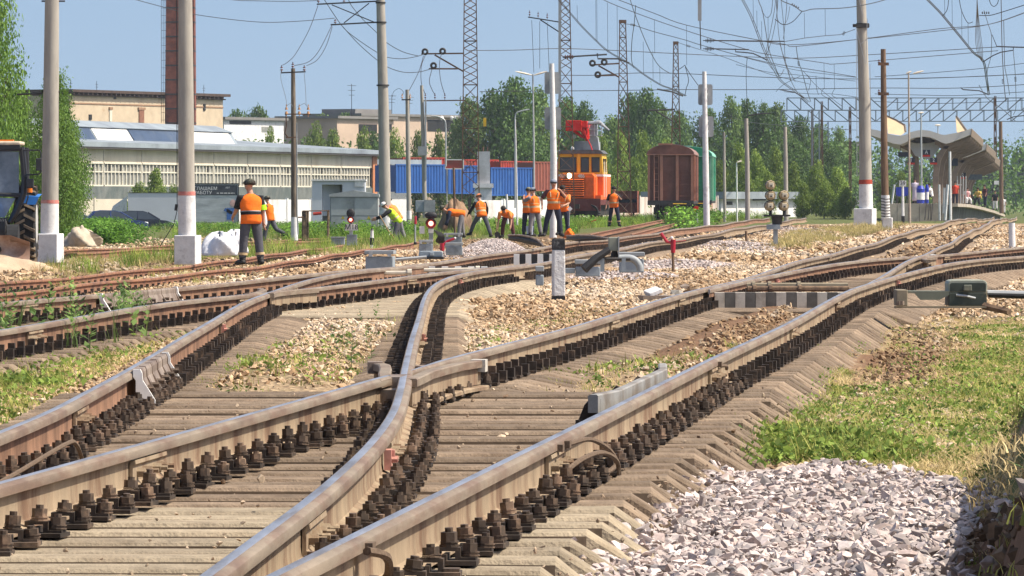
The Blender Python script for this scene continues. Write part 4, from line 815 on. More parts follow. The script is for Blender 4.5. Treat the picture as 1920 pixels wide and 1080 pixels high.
pr=pole('catenary_pole','thick concrete overhead line pole with red band and white foot by the platform','pole',230,[(1624,412,25),(1621,200,22),(1614.5,0,18)],conc_pole,13,[('white_foot',394,345,1624,1623,whitew,(26.6,25.4)),('red_band',345.2,337,1623,1622.8,redring,(26,25.4))]); block(pr,230,1599,1645,391,418,rz=-.3)
mb=MB()
for a,b in (((1611,0),(1619,33)),((1605,52),(1622,117)),((1626,35),(1624,120)),((1615,82),(1629,70)),((1606,60),(1607,330)),((1631,120),(1634,300))): mb.tube([P(*a,228.5),P(*b,228.5)],.016,4)
obj('stay_cables',mb,galv,pr); obj('clamp_band',MB().tube([P(1617.3,52.5,230),P(1617.2,43.5,230)],S(12.2,230),16),darkst,pr)
obj('clamp_plate',MB().box(P(1614.5,48,228.6),(S(31,230),.1,S(6,230))),darkst,pr)
pb=pole('utility_pole','brown timber pole with a cable-wrapped whitened foot right of the thick concrete pole','pole',214,[(1661,420,15),(1658,300,13.5),(1656,92,9.5)],brownp,None,[('whitened_foot',412,366,1661,1660,whitew,(17,15.6))]); block(pb,214,1652,1676,408,426,rz=-.1)
for y in (120,176): obj('bracket',MB().box(P(1656.5,y,213.6),(S(20,214),.12,S(5.5,214))),rustst,pb); insul(pb,1648,y-1,213.5,7,6)
mb=MB()
for i in range(7): y=372+i*5.5; mb.tube([P(1652.4,y,213.8),P(1660,y+1.6,213.4),P(1668,y+1,213.8)],.022,5)
obj('cable_coil',mb,darkst,pb)
pw=pole('utility_pole','weathered timber pole with three insulators on a short cross arm and a white foot','pole',200,[(552,452,12.5),(551,300,11),(549.5,128,7.5)],woodp,None,[('white_foot',451,407,552,551.7,whitew,(13.6,12.6))])
obj('cross_arm',arm((526.5,136.5),(573,134.5),199.8,S(1.8,200)),darkst,pw)
for a in (528,549,570.5): insul(pw,a,135 if a!=549 else 129,199.8,12,6.5)
mb=MB(); 
for a,b in (((534,214),(583,214)),((536,258),(559,257)),((536,214),(537,235)),((537,235),(534,250)),((534,250),(540,258))): mb.tube([P(*a,199.8),P(*b,199.8)],S(1.5,200),4)
obj('fuse_bracket',mb,rustst,pw)
orp=mat('orange_brown_porcelain',(.42,.22,.10),rough=.4)
for a in (537,561,578): insul(pw,a,219,199.6,22,6.5,orp,name='fuse_holder')
mb=MB()
for q in ([(527,130),(527,150),(535,180),(538,198)],[(570,133),(573,170),(574,198)],[(538,198),(545,194),(549,200)],[(558,200),(566,196),(571,194),(576,200)]): mb.tube(smoothpts([P(a,b,199.6) for a,b in q]),.011,4)
mb.tube([P(556,230,199.7),P(557,400,199.7),P(559,440,199.7)],S(1.3,200),5); obj('down_lead',mb,greyst,pw)
# plain posts
thin=[('concrete_post','pale concrete post with insulators left of the blue containers',262,[(767,412,9),(765,280,8.6),(763.5,168,7)],conc_pole,[('white_foot',411,395,767,767,whitew,(10,9.6))]),
 ('concrete_post','concrete post with a grey box in front of the blue containers',272,[(797,400,8.5),(794,280,8),(790.5,160,6)],conc_pole,()),
 ('white_post','tall whitewashed concrete post with grey panels left of the orange works vehicle',236,[(1037,444,14),(1038,300,13),(1034.5,119,9)],whitew,()),
 ('white_post','tall whitewashed post with grey panels between the brown and green wagons',262,[(1325,415,12.5),(1323,300,11.5),(1320.5,134,8)],whitew,()),
 ('concrete_post','slim pale concrete post right of the green wagon',330,[(1359,408,6),(1357.5,248,4.6)],conc_pole,()),
 ('concrete_post','concrete post with bracket arms right of the goods wagons',300,[(1402,413,10),(1401,300,8.6),(1399,222,7.5)],conc_pole,()),
 ('concrete_post','concrete post behind the twin-lamp dwarf signal',320,[(1474,412,9),(1473,300,8),(1472,238,6.5)],conc_pole,()),
 ('iron_post','rusty brown post in the heap of stones by the crouching worker',225,[(853,440,5),(852,380,4.4),(850.5,314,4.2)],brownp,()),
 ('white_stake','thin white stake by the crouching worker in the orange vest',262,[(952,412,4.6),(950,364,4)],whitew,()),
 ('white_rod','thin white rod with a bulge left of the squatting group',262,[(970,414,3.4),(968,300,2.6),(966,224,2.2)],whitew,()),
 ('concrete_post','rusty brown overhead post at the far end of the platform',560,[(1878,392,8),(1877,300,7.4),(1876,228,6.6)],brownp,()),
 ('rusty_stub','short rusty stub post among the stones below the goods wagons',150,[(1399.5,456,4.4),(1399,433,5.2)],brownp,()),
 ('white_stub','pale concrete stub post at the right edge between the rails',135,[(1898,460,13),(1897,418,12)],whitew,()),
 ('white_post','pale slim post in front of the platform canopy',390,[(1782,412,5.4),(1781,284,4.6)],whitew,()),
 ('black_white_peg','small peg with white top and black foot left of the yellow vest',178,[(697.5,459,7.4),(697.5,431,6)],whitew,[('black_foot',459,446,697.5,697.5,black,(8.4,8.2)),('black_cap',432,428,697.5,697.5,black,(6.6,3))])]
TP={}
for nm,lb,Y,pts,m,pt in thin:
    pts=[(pts[0][0],pts[0][1]+8,pts[0][2])]+pts[1:]; TP[lb]=pole(nm,lb,'post',Y,pts,m,None,pt,n=12)
tw=TP['pale concrete post with insulators left of the blue containers']
for a in (754,769): insul(tw,a,186,261.6,10,4.4,orp)
obj('cross_arm',arm((753,187),(770,187),261.7),darkst,tw); mb=MB(); mb.tube(smoothpts([P(a,b,261.8) for a,b in ((736,182),(738,172),(748,166),(756,172),(754,180))]),.012,4); obj('lead',mb,darkst,tw)
tg=TP['concrete post with a grey box in front of the blue containers']
obj('switch_box',MB().box(P(792,283,271.6),(S(17,272),.35,S(17,272))),greyst,tg); obj('cross_arm',arm((790,189),(872,188),272,S(1.6,272)),rustst,tg)
for a in (797.5,815.5,834): insul(tg,a,187,271.8,12,4)
mb=MB(); mb.box(P(798,262,271.9),(S(3.4,272),.1,S(150,272))); obj('conduit',mb,galv,tg)
panelm=mat('grey_signal_panel',(.33,.35,.36),rough=.6,var=.15,scale=2,col2=(.25,.26,.27))
pnl=(('tall whitewashed concrete post with grey panels left of the orange works vehicle',236,((1021,1049,135,176),(1021,1052,201,243))),('tall whitewashed post with grey panels between the brown and green wagons',262,((1309,1336,158,197),(1310,1338,218,257))))
for lb,Y,bx4 in pnl:
    for x0,x1,y0,y1 in bx4:
        c=P((x0+x1)/2,(y0+y1)/2,Y+.35); s_=empty('route_sign',c,'grey sign panel seen from behind, %s on the %s'%('upper' if y0<200 else 'lower','post by the orange vehicle' if x0<1200 else 'post by the goods wagons'),'sign')
        w_,h=S(x1-x0,Y)/2,S(y1-y0,Y)/2; r=.09; out=[]
        for cx,cz,a0 in ((w_-r,h-r,0),(-w_+r,h-r,90),(-w_+r,-h+r,180),(w_-r,-h+r,270)):
            for k in range(4): a=R(a0+30*k); out.append((c.x+cx+r*math.cos(a),c.z+cz+r*math.sin(a)))
        obj('panel',MB().prism(out,c.y-.04,c.y+.02,'y'),panelm,s_)
        for k in range(3): zz=c.z+h*(.55-.5*k); obj('bolt_bracket',MB().box((c.x+w_*.15,c.y-.1,zz),(.10,.1,.1)),whitew,s_)
def lattice(name,label,Y,x0t,x1t,yt,x0b,x1b,yb,ymid=None,cap=True):
    """square mast of four angle legs laced with crossed bars; each pair of faces is a part"""
    bz=P(x0b,yb,Y); o=empty(name,Vector((P((x0b+x1b)/2,yb,Y).x,Y,bz.z)),label,'lattice mast')
    def at(t,sx,sy):
        x=((1-t)*(x0b if sx<0 else x1b)+t*(x0t if sx<0 else x1t)); yy=(1-t)*yb+t*yt; p=P(x,yy,Y); w_=S((1-t)*(x1b-x0b)+t*(x1t-x0t),Y); return Vector((p.x,Y+sy*w_/2,p.z))
    r=S(1.15,Y)
    for sx in (-1,1):
        for sy in (-1,1): obj('leg',MB().tube([at(0,sx,sy),at(.5,sx,sy),at(1,sx,sy)],r,4),rustst,o)
    n=max(5,int((yb-yt)/26))
    for nm,f in (('front_lacing',-1),('rear_lacing',1),('side_lacing',0)):
        mb=MB(); 
        for i in range(n):
            a,b=i/n,(i+1)/n
            if ymid and (yb+(yt-yb)*(a+b)/2)<ymid: pieces=[(a,(a+b)/2),((a+b)/2,b)]
            else: pieces=[(a,b)]
            for u,v in pieces:
                if f: mb.tube([at(u,-1,f),at(v,1,f)],r*.55,3); mb.tube([at(u,1,f),at(v,-1,f)],r*.55,3)
                else:
                    for sx in (-1,1): mb.tube([at(u,sx,-1),at(v,sx,1)],r*.55,3)
            if f and i%3==0: mb.tube([at(a,-1,f),at(a,1,f)],r*.8,3)
        obj(nm,mb,rustst,o)
    if cap: t=at(1,0,0); c=(at(1,-1,0)+at(1,1,0))/2; obj('cap_plate',MB().box(c+Vector((0,0,.05)),(S((x1t-x0t)*1.25,Y),S((x1t-x0t)*1.2,Y),S(6,Y))),rustst,o)
    return o
m1=lattice('lattice_mast','rusty lattice mast with ring insulators in front of the blue containers',285,871,892,-60,866,899,405,158,False)
m2=lattice('lattice_mast','tall rusty lattice mast above the orange works vehicle',300,1053,1067,-60,1045,1077,400,140,False)
m3=lattice('lattice_mast','rusty lattice mast with a capped top between works vehicle and goods wagon',345,1162,1173,42,1157,1184,405,165)
m4=lattice('lattice_mast','smallest and farthest rusty lattice mast, above the brown wagon',410,1263,1271,82,1257,1278,400,190)
obj('rail_post',MB().box(P(1049.5,40,299),(S(5,300),.12,S(300,300))),greyst,m2)
def ringins(o,px,py,Y):
    mb=MB(); c=P(px,py,Y); rr=S(4.6,Y); pts=[c+Vector((rr*math.cos(a),0,rr*math.sin(a))) for a in [2*PI*k/14 for k in range(15)]]; mb.tube(pts,S(2.2,Y),6,0,False); obj('ring_insulator',mb,darkst,o)
for o,Y,arms,rg_ in ((m1,284,(((790,101),(869,100)),((804,129),(858,129)),((815,103),(869,134))),((797,97),(830,96),(813,123))),(m3,344,(((1106,122),(1161,119)),((1116,142),(1156,141)),((1122,123),(1161,145))),((1111,118.5),(1133,116.5),(1121,140)))):
    for a,b in arms: obj('cross_arm',arm(a,b,Y,S(2,Y)),rustst,o)
    for a,b in rg_: ringins(o,a,b,Y)
for a,b in (((990,32),(1053,42)),((1013,37),(1050,61))): obj('cross_arm',arm(a,b,299.5,S(1.5,300)),darkst,m2)
for a,b in ((993,31),(1009,33.5),(1026,36)): insul(m2,a,b,299.5,11,4)
def cantilever(lab,Y,pts,ins,mast_o):
    mb=MB(); [mb.tube([P(*q,Y) for q in seq],S(1.6,Y),5) for seq in pts]; obj('registration_arm',mb,darkst,mast_o)
    for a,b in ins:
        mb=MB(); mb.tube([P(a-11,b,Y),P(a+11,b,Y)],S(1.2,Y),5)
        for k in range(4): mb.tube([P(a-7+k*4.4,b,Y),P(a-5+k*4.4,b,Y)],S(3.8,Y),8)
        obj('insulator',mb,porc,mast_o)
cantilever('',298,[[(1055,107),(1138,102)],[(1120,100),(1121,110),(1158,110),(1180,118)]],[(1066,107)],m2)
cantilever('',408,[[(1232,167),(1260,172),(1281,180)],[(1215,207),(1265,205)],[(1230,208),(1260,226)]],[],m4)
obj('number_plate',MB().box(P(909,229,284.5),(S(5.5,285),.03,S(16,285))),mat('yellow_plate',(.62,.38,.03),rough=.5),m1)
# street lamps
lampm=mat('lamp_head_shell',(.55,.50,.42),rough=.5)
def lamp(label,Y,pts,heads,group=None,m=galv):
    o=pole('street_lamp',label,'street lamp',Y,pts,m,None,(),group,8)
    for (a,b) in heads:
        A,B=P(*a,Y),P(*b,Y); d=(B-A); mb=MB(); k=6; n=d.normalized(); up=Vector((0,0,1))
        rings=[]
        for i in range(k+1):
            t=i/k; w_=S(3.2,Y)*math.sin(PI*min(.97,max(.08,t)))**.5; c=A+d*t; rings.append([c+Vector((0,-w_,0)),c+up*w_*.7,c+Vector((0,w_,0)),c-up*w_*.5])
        mb.loft(rings); obj('lamp_head',mb,lampm,o,smooth=True)
    return o
lamp('double-headed street lamp left of the tall whitewashed post',270,[(1002,450,4.4),(1000.5,250,3.6),(999,139,2.6)],[((998,141),(966,134)),((1001,141),(1026,134))])
o=lamp('slim curved street lamp in front of the dark trees near the red panels',420,[(836,312,3.2),(836,240,2.8)],[]); obj('curved_arm',MB().tube(smoothpts([P(a,b,420) for a,b in ((836,242),(834,226),(822,219),(808,217))]),.05,6),galv,o)
o=lamp('slim curved street lamp left of the double lamp',400,[(966,390,3),(965.5,235,2.6)],[]); obj('curved_arm',MB().tube(smoothpts([P(a,b,400) for a,b in ((965.5,236),(967,214),(978,208),(993,205))]),.045,6),galv,o)
lamp('tall street lamp before the platform canopy with its head pointing right',300,[(1706,430,4.6),(1705,300,3.8),(1703.5,138,3)],[((1699,138),(1709,134)),((1712,138),(1732,133))],None,mat('pale_lamp_pole',(.40,.34,.27),rough=.7,var=.2))
lamp('shorter street lamp on the platform under the canopy edge',405,[(1728,384,4),(1727,212,3)],[((1722,212),(1732,211))])
lamp('small street lamp on the far canopy',470,[(1759,260,2.2),(1758.5,236,1.8)],[((1753,235),(1764,235))])
lamp('slim white lamp post among bushes right of the goods wagons',380,[(1382,416,3.2),(1381,305,2.6)],[((1381,305),(1391,302))],None,whitew)
# ================================================================ buildings
def frame2(a,b,Y0,Y1,z0=0):
    """local frame whose x runs along a facade seen from pixel column a (at Y0) to b (at Y1)"""
    p=Vector(((a-960)/F*Y0,Y0,z0)); q=Vector(((b-960)/F*Y1,Y1,z0)); d=q-p; L=d.length; d.normalize()
    return Matrix.Translation(p)@Matrix.Rotation(math.atan2(d.y,d.x),4,'Z'),L
cream=mat('cream_plaster',(.60,.54,.43),rough=.9,var=.1,scale=.6,col2=(.40,.32,.22),thr=.58,amt=.6,stretch=(1,1,.5))
winfr=mat('window_frame_cream',(.62,.58,.48),rough=.8,var=.12)
paneg=mat('dusty_window_pane',(.24,.245,.225),rough=.35,spec=.5,var=.3,scale=.9,col2=(.36,.35,.31),thr=.52)
panek=mat('broken_window_dark',(.02,.02,.02),rough=.6)
dado=mat('green_grey_dado',(.095,.115,.11),rough=.9,var=.2,scale=.8,col2=(.16,.17,.16))
roofg=mat('pale_metal_roof',(.26,.30,.325),rough=.6,var=.12,scale=.5,col2=(.19,.215,.24),stretch=(1,1,1))
roofd=mat('dark_eave',(.06,.055,.05),rough=.9,var=.3)
glz=mat('blue_lantern_glazing',(.045,.065,.105),rough=.3,spec=.5,var=.35,scale=.7,col2=(.10,.12,.15),thr=.55)
lanw=mat('white_lantern_panel',(.66,.64,.60),rough=.85,var=.08,scale=.5,col2=(.5,.47,.42),thr=.62)
brickr=mat('red_chimney_brick',(.20,.062,.038),rough=.95,var=.3,scale=2.5,col2=(.11,.04,.03),thr=.52,amt=.8)
brickc=mat('peeling_cream_brick',(.52,.42,.30),rough=.95,var=.12,scale=.8,col2=(.36,.22,.13),thr=.62,amt=.9)
brick_o=mat('orange_brick',(.50,.20,.09),rough=.95,var=.2,scale=2)
M,LW_=frame2(118,708,462,560,-1.5)
hall=empty('factory_hall',M.translation,'long white factory hall with a band of windows and roof lanterns','building')
zt=6.38   # eave height above its base
e=lambda px:None
obj('wall',MB().bx(0,LW_,0,14,0,3.3,0,M).bx(0,LW_,.02,14,5.28,zt,0,M).bx(0,LW_,.35,14,3.3,5.28,0,M),cream,hall)
obj('dado',MB().bx(0,LW_,-.06,.0,2.3,3.38,0,M),dado,hall)
obj('eave',MB().bx(-.4,LW_+.4,-.7,14,zt,zt+.16,1,M).bx(-.4,LW_+.4,-.75,14,zt+.16,zt+.55,0,M),[roofg,roofd],hall)
obj('end_pier',MB().bx(LW_-2.2,LW_-.6,-.12,.0,.2,zt-.01,0,M),brick_o,hall)
nb=9; bw=(LW_-3)/nb
for i in range(nb):
    x0=.3+i*bw; x1=x0+bw-.35; mb=MB(); n=int(bw/1.05)
    mb.bx(x0,x1,-.05,.3,5.2,5.3,0,M); mb.bx(x0,x1,-.05,.3,3.39,3.5,0,M); mb.bx(x0,x1,.0,.25,4.5,4.6,0,M); mb.bx(x1+.12,x1+.2,-.03,.0,5.31,zt-.02,0,M)
    for k in range(n+1): u=x0+(x1-x0)*k/n; mb.bx(u-.09,u+.09,.02,.28,3.5,5.2,0,M)
    wn=obj('window',mb,winfr,hall)
    mp=MB()
    for k in range(n):
        u0=x0+(x1-x0)*k/n; u1=x0+(x1-x0)*(k+1)/n
        mp.bx(u0+.09,u1-.09,.14,.17,3.5,4.5,0,M); mp.bx(u0+.09,u1-.09,.14,.17,4.6,5.2,1 if random.random()<.2 else 0,M)
    obj('panes',mp,[paneg,panek],wn)
obj('panel_joints',MB().bx(.1,.16,-.01,.02,4.8,zt-.02,0,M),roofd,hall)
# sloping roof and lantern
def rp(u,v,z): return M@Vector((u,v,z))
rf=MB(); rf.add([rp(0,-.2,zt+.56),rp(LW_,-.2,zt+.56),rp(LW_,14,zt+.7),rp(LW_*.55,14,zt+2.0),rp(0,14,zt+2.0)],[(0,1,2,3,4)],0); rf.add([rp(0,-.2,zt+.1),rp(LW_,-.2,zt+.1),rp(LW_,14,zt+.1),rp(LW_*.55,14,zt+.1),rp(0,14,zt+.1)],[(4,3,2,1,0)],0); obj('roof',rf,roofg,hall)
ln=MB(); u1=LW_*.60; ZL=zt+.45
ln.loft([[rp(u,2.2,ZL-.3),rp(u,3.2,ZL+1.35),rp(u,3.0,ZL+1.42),rp(u,4.6,ZL+1.98),rp(u,9.5,ZL+1.98),rp(u,12,ZL-.3)] for u in (0,u1)]); obj('lantern',ln,roofg,hall)
seg=[(0,.115,lanw),(.115,.285,glz),(.29,.46,lanw),(.465,.76,glz),(.765,.98,lanw)]
for a,b,m_ in seg:
    q=MB(); q.loft([[rp(u,2.12,ZL-.25),rp(u,3.10,ZL+1.31),rp(u,3.16,ZL+1.31),rp(u,2.2,ZL-.25)] for u in (u1*a+.1,u1*b-.1)]); obj('lantern_panel',q,m_,hall)
# lean-to at the right end and its white wall
M2,L2=frame2(706,762,562,566,-1.5); M3,L3=frame2(716,832,590,600,-1.5)
ann=empty('annex',M2.translation,'low white annex with a grey roof right of the factory hall','building')
obj('wall',MB().bx(0,L2,0,6,0,5.2,0,M2),whitew,ann); obj('window',MB().bx(.7,1.1,-.05,0,2.2,4.2,0,M2),glz,ann)
obj('roof',MB().bx(-.3,L3,-2,10,5.35,5.6,0,M2).bx(-.5,L3+.4,1,12,5.6,6.1,0,M2),roofg,ann)
# cream brick building with the square brick chimney behind the hall
M,L_=frame2(130,418,585,614,-1.5)
bb=empty('brick_building',M.translation,'old cream brick building with a dark toothed cornice','building')
ztop=1.21+197/11000*587+1.5
obj('wall',MB().bx(0,L_,0,10,0,ztop-.5,0,M),brickc,bb)
c=MB(); c.bx(-.3,L_+.6,-.6,10.3,ztop-.28,ztop,0,M); c.bx(-.1,L_+.2,-.25,10,ztop-.62,ztop-.5,0,M)
for i in range(34): c.bx(L_*i/34,L_*i/34+.22,-.5,0,ztop-.5,ztop-.28,0,M)
obj('cornice',c,mat('dark_cornice',(.075,.05,.04),rough=.9,var=.3,scale=2),bb)
obj('string_course',MB().bx(0,L_,-.06,0,ztop-1.45,ztop-1.32,0,M),mat('brown_brick_course',(.30,.18,.11),var=.3,scale=3),bb)
for px,w_,y0,y1,m_ in ((204,9,206,228,winfr),(261,19,205,229,mat('rust_brick',(.24,.11,.07),var=.3,scale=3)),(381,8,190,203,panek),(212,8,182,186,panek),(167,10,216,226,panek)):
    u=(px-130)/288*L_; z1=1.21+(365-y0)/F*594+1.5; z0=1.21+(365-y1)/F*594+1.5; h=S(w_,594)/2
    wn=obj('window',MB().bx(u-h,u+h,-.09,0,z0,z1,0,M),m_,bb); 
    if m_ is not panek: obj('lintel',MB().bx(u-h*1.4,u+h*1.4,-.14,0,z1,z1+.25,0,M),mat('brown_brick_course',(0,0,0)),bb)
for px in (148,195,397): u=(px-130)/288*L_; a=MB(); a.tube([M@Vector((u,1,ztop)),M@Vector((u,1,ztop+.95))],.03,4); a.tube([M@Vector((u-.3,1,ztop+.6)),M@Vector((u+.3,1,ztop+.6))],.025,4); a.tube([M@Vector((u-.2,1,ztop+.35)),M@Vector((u+.25,1,ztop+.35))],.025,4); obj('antenna',a,darkst,bb)
ch=empty('chimney',base(339,575),'square red brick chimney with dark iron bands behind the pole','chimney'); Yc=575
b0=ch.location.z; x=P(339,0,Yc).x; W0=S(54.5,Yc)
mb=MB(); mb.loft([[(x+sx*w_/2,Yc+sy*w_/2,z) for sx,sy in ((-1,-1),(1,-1),(1,1),(-1,1))] for w_,z in ((W0*1.03,b0),(W0,12),(W0*.93,27))]); obj('shaft',mb,brickr,ch)
for i in range(22):
    z=1.21+(365-(15+27*(i-8)))/F*Yc
    if z<2 or z>27: continue
    w_=W0*(1.03-.0037*z)+.06; obj('iron_band',MB().box((x,Yc,z),(w_,w_,.14)),darkst,ch)
lad=MB(); 
for sx in (302.5,306,309.5,313): lad.tube([P(sx,230,Yc-1),P(sx-.3,-200,Yc-1)],.03,4)
for i in range(30): y=225-i*14; lad.tube([P(302.4,y,Yc-1),P(313,y,Yc-1)],.02,3)
obj('caged_ladder',lad,darkst,ch)
obj('lightning_rod',MB().tube([P(333,230,Yc-1.6),P(331,-200,Yc-1.6)],.03,4),darkst,ch)
# houses behind
def house(label,x0,x1,ytop,Y,m,roofm,wins,depth=8,roofh=.3,over=.4):
    M,L=frame2(x0,x1,Y,Y+(x1-x0)*.10,-1.5); h=1.21+(365-ytop)/F*Y+1.5; o=empty('house',M.translation,label,'building')
    obj('wall',MB().bx(0,L,0,depth,0,h,0,M),m,o); obj('roof',MB().bx(-over,L+over,-over,depth+over,h,h+roofh,0,M),roofm,o)
    for a,b,y0,y1,m_ in wins: u0=(a-x0)/(x1-x0)*L; u1=(b-x0)/(x1-x0)*L; obj('window',MB().bx(u0,u1,-.05,0,1.21+(365-y1)/F*Y+1.5,1.21+(365-y0)/F*Y+1.5,0,M),m_,o)
    return o,M,L,h
pinkc=mat('dusty_pink_plaster',(.50,.38,.29),rough=.9,var=.12,scale=.5); greyh=mat('dark_grey_parapet',(.20,.19,.18),rough=.9,var=.2,scale=.5)
hA,MA,LA_,hA_=house('low dusty pink house with a dark flat roof behind the pole with cross arms',632,738,222,680,pinkc,greyh,((672,706,232,249,panek),(716,734,231,246,panek)))
hB,MB_,LB_,hB_=house('flat grey roof block with dishes behind the pink house',676,868,217,720,pinkc,greyh,((800,868,222,244,panek),))
obj('upper_storey',MB().bx(.3,LB_*.36,1,6,hB_,hB_+.85,0,MB_),greyh,hB)
for px in (821,840,848): u=(px-676)/192*LB_; d=MB(); d.sph(MB_@Vector((u,-.5,hB_-.1)),(.28,.1,.30),10); obj('satellite_dish',d,white,hB,smooth=True)
for px,hh in ((672,3.9),(746,2.7),(779,2.6)):
    u=(px-676)/192*LB_; a=MB(); a.tube([MB_@Vector((u,1,hB_)),MB_@Vector((u,1,hB_+hh))],.05,4); 
    for q in (.95,.8,.65): a.tube([MB_@Vector((u-1.0*q,1,hB_+hh*q)),MB_@Vector((u+1.0*q,1,hB_+hh*q))],.03,3)
    obj('antenna',a,darkst,hB)
house('white low building with dark roof edge left of the weathered timber pole',420,532,224,660,whitew,greyh,((430,470,226,232,panek),(490,512,236,246,paneg)))
house('tall grey striped block behind the thick pole',1604,1618,268,900,mat('striped_grey_block',(.16,.16,.17),rough=.8,var=.2,scale=1.5,stretch=(.2,.2,3)),greyh,(),6,.2,.1)
house('low white shed with a pale grey roof right of the goods wagons',1352,1494,373,450,whitew,roofg,((1362,1372,378,384,panek),(1410,1434,370,376,panek)),6,.55,.5)
# white concrete fence
fencew=mat('stained_white_fence',(.72,.72,.71),rough=.9,var=.12,scale=.9,col2=(.36,.27,.20),thr=.57,amt=.85,stretch=(1.5,1.5,.4),bump=.2)
def fence(label,x0,x1,Y0,Y1,yt,m=fencew,step=3.):
    M,L=frame2(x0,x1,Y0,Y1,0); zt=1.21+(365-yt)/F*(Y0+Y1)/2; o=empty('fence',Vector((M.translation.x,M.translation.y,zt-2.2)),label,'fence')
    n=max(2,int(L/step))
    for i in range(n): obj('fence_panel',MB().bx(i*L/n+.06,(i+1)*L/n-.06,0,.12,zt-2.6,zt-random.uniform(0,.05),0,M),m,o)
    ps=MB()
    for i in range(n+1): obj('fence_post',MB().bx(i*L/n-.07,i*L/n+.07,-.06,.18,zt-2.6,zt+.05,0,M),m,o)
    return o
fence('stained white concrete fence in front of the factory hall',445,720,440,455,373)
fence('cream concrete fence behind the parked cars',120,345,430,440,372,cream)
fence('white fence streaked with rust and green between works vehicle and goods wagons',1075,1345,395,420,368,mat('rust_streaked_fence',(.60,.56,.50),rough=.9,var=.2,scale=.8,col2=(.30,.14,.08),thr=.5,amt=.85,stretch=(2.5,2.5,.25)))
fence('stained white fence behind the squatting workers',900,1075,420,430,374)
# containers
bluec=mat('blue_container_paint',(.018,.085,.30),rough=.5,var=.15,scale=.8,col2=(.05,.14,.36),thr=.6); redc=mat('red_container_paint',(.36,.035,.022),rough=.6,var=.2,scale=.8,col2=(.22,.05,.03)); rustc=mat('rust_red_container_paint',(.25,.075,.05),rough=.7,var=.2,scale=.8)
def container(label,x0,x1,Y0,Y1,yt,h,m,group=None,wave=.36):
    M,L=frame2(x0,x1,Y0,Y1,0); zt=1.21+(365-yt)/F*(Y0+Y1)/2; o=empty('shipping_container',M@Vector((0,0,zt-h)),label,'container',group)
    pts=[]; u=.1; k=0
    while u<L-.1: pts.append((u,0 if k%4<2 else .07)); u+=wave/2 if k%2==0 else .06; k+=1
    pts=[(0.05,.0)]+pts+[(L-.05,0),(L-.05,2.4),(.05,2.4)]
    obj('corrugated_wall',MB().prism(pts,zt-h+.12,zt-.1,'z',0,M),m,o)
    f=MB()
    for z in (zt-.12,zt-h): f.bx(0,L,-.03,.12,z,z+.12,0,M)
    for u in (0,L-.14): f.bx(u,u+.14,-.035,.12,zt-h,zt,0,M)
    obj('frame',f,m,o); return o
container('blue corrugated container, left one of the row',742,838,545,552,308,2.7,bluec)
container('blue corrugated container behind the lattice mast',840,918,552,556,310,2.7,bluec)
container('blue corrugated container with a pale end post, right one of the row',920,1000,556,562,314,2.7,bluec)
container('red container standing higher behind the left blue one',755,835,585,590,295,2.9,redc)
container('red container standing higher behind the middle blue one',870,935,592,596,299,2.9,redc)
container('red container standing higher behind the right blue one',938,1003,594,600,302,2.9,redc)
container('rust red container between blue containers and the works vehicle',1001,1046,576,579,303,2.9,rustc)
sg=empty('sign_board',P(852,308,540),'plain red board with a white edge above the blue containers','sign'); obj('board',MB().box(P(852,308,540),(S(33,540),.08,S(17,540))),redc,sg); f=MB()
for a,b in (((835,299.5),(869,299.5)),((835,316.5),(869,316.5)),((835,299.5),(835,316.5)),((869,299.5),(869,316.5))): f.tube([P(*a,539.9),P(*b,539.9)],.06,4)
obj('rim',f,white,sg)
for x in (838,866): obj('support_post',MB().tube([P(x,312,540.2),P(x,410,540.2)],.05,5),galv,sg)
# white block pillar
pl=empty('brick_pillar',P(903,405,430),'whitewashed square pillar with a ledge between lattice mast and blue containers','pillar')
obj('shaft',MB().bx(P(895,0,430).x,P(918.5,0,430).x,430,431,-1,P(0,284,430).z),mat('grey_whitewash',(.50,.51,.52),rough=.9,var=.1,scale=1.2,col2=(.36,.36,.36)),pl)
obj('ledge',MB().bx(P(887,0,430).x,P(925,0,430).x,429.6,431.4,P(0,352,430).z,P(0,344,430).z),whitew,pl); obj('plinth',MB().bx(P(890,0,430).x,P(922,0,430).x,429.8,431.2,-1.5,P(0,352,430).z),whitew,pl)
for x in (906,914): obj('stub',MB().cyl(P(x,284,430.5),.05,.35,6),rustst,pl)
# ================================================================ yard furniture on the left
ut=empty('equipment_cabinet',base(662,232),'wide weathered grey steel cabinet with a low gabled lid','cabinet'); Yk=232
cz=ut.location.z; x0,x1=P(619,0,Yk).x,P(709,0,Yk).x; zt=P(0,369,Yk).z
cabm=mat('weathered_grey_cabinet',(.36,.38,.38),rough=.75,var=.18,scale=1.5,col2=(.22,.23,.22),thr=.55,amt=.8,bump=.1)
obj('body',MB().bx(x0,x1,Yk,Yk+1.2,cz-.3,zt),cabm,ut); xm=(x0+x1)/2; ov=.04
obj('lid',MB().prism([(x0-ov,zt),(x1+ov,zt),(x1+ov,zt+.10),(xm,zt+.26),(x0-ov,zt+.10)],Yk-.08,Yk+1.3,'y'),cabm,ut)
for s_ in (0,1):
    a,b=(x0+.03,xm-.015) if s_==0 else (xm+.015,x1-.03)
    for z0,z1 in ((P(0,404,Yk).z,zt-.03),(cz,P(0,406,Yk).z)): d=obj('door',MB().bx(a,b,Yk-.03,Yk,z0,z1),cabm,ut)
    obj('warning_mark',MB().add([(a+.4+.9*s_*.1,Yk-.034,.25),(a+.55+.9*s_*.1,Yk-.034,.25),(a+.475+.9*s_*.1,Yk-.034,.38)],[(0,1,2)]),mat('faded_yellow',(.45,.36,.05)),ut)
bs=empty('kiosk',base(632,300),'pale blue-grey panelled kiosk with an open doorway behind the grey cabinet','kiosk'); Yk=300
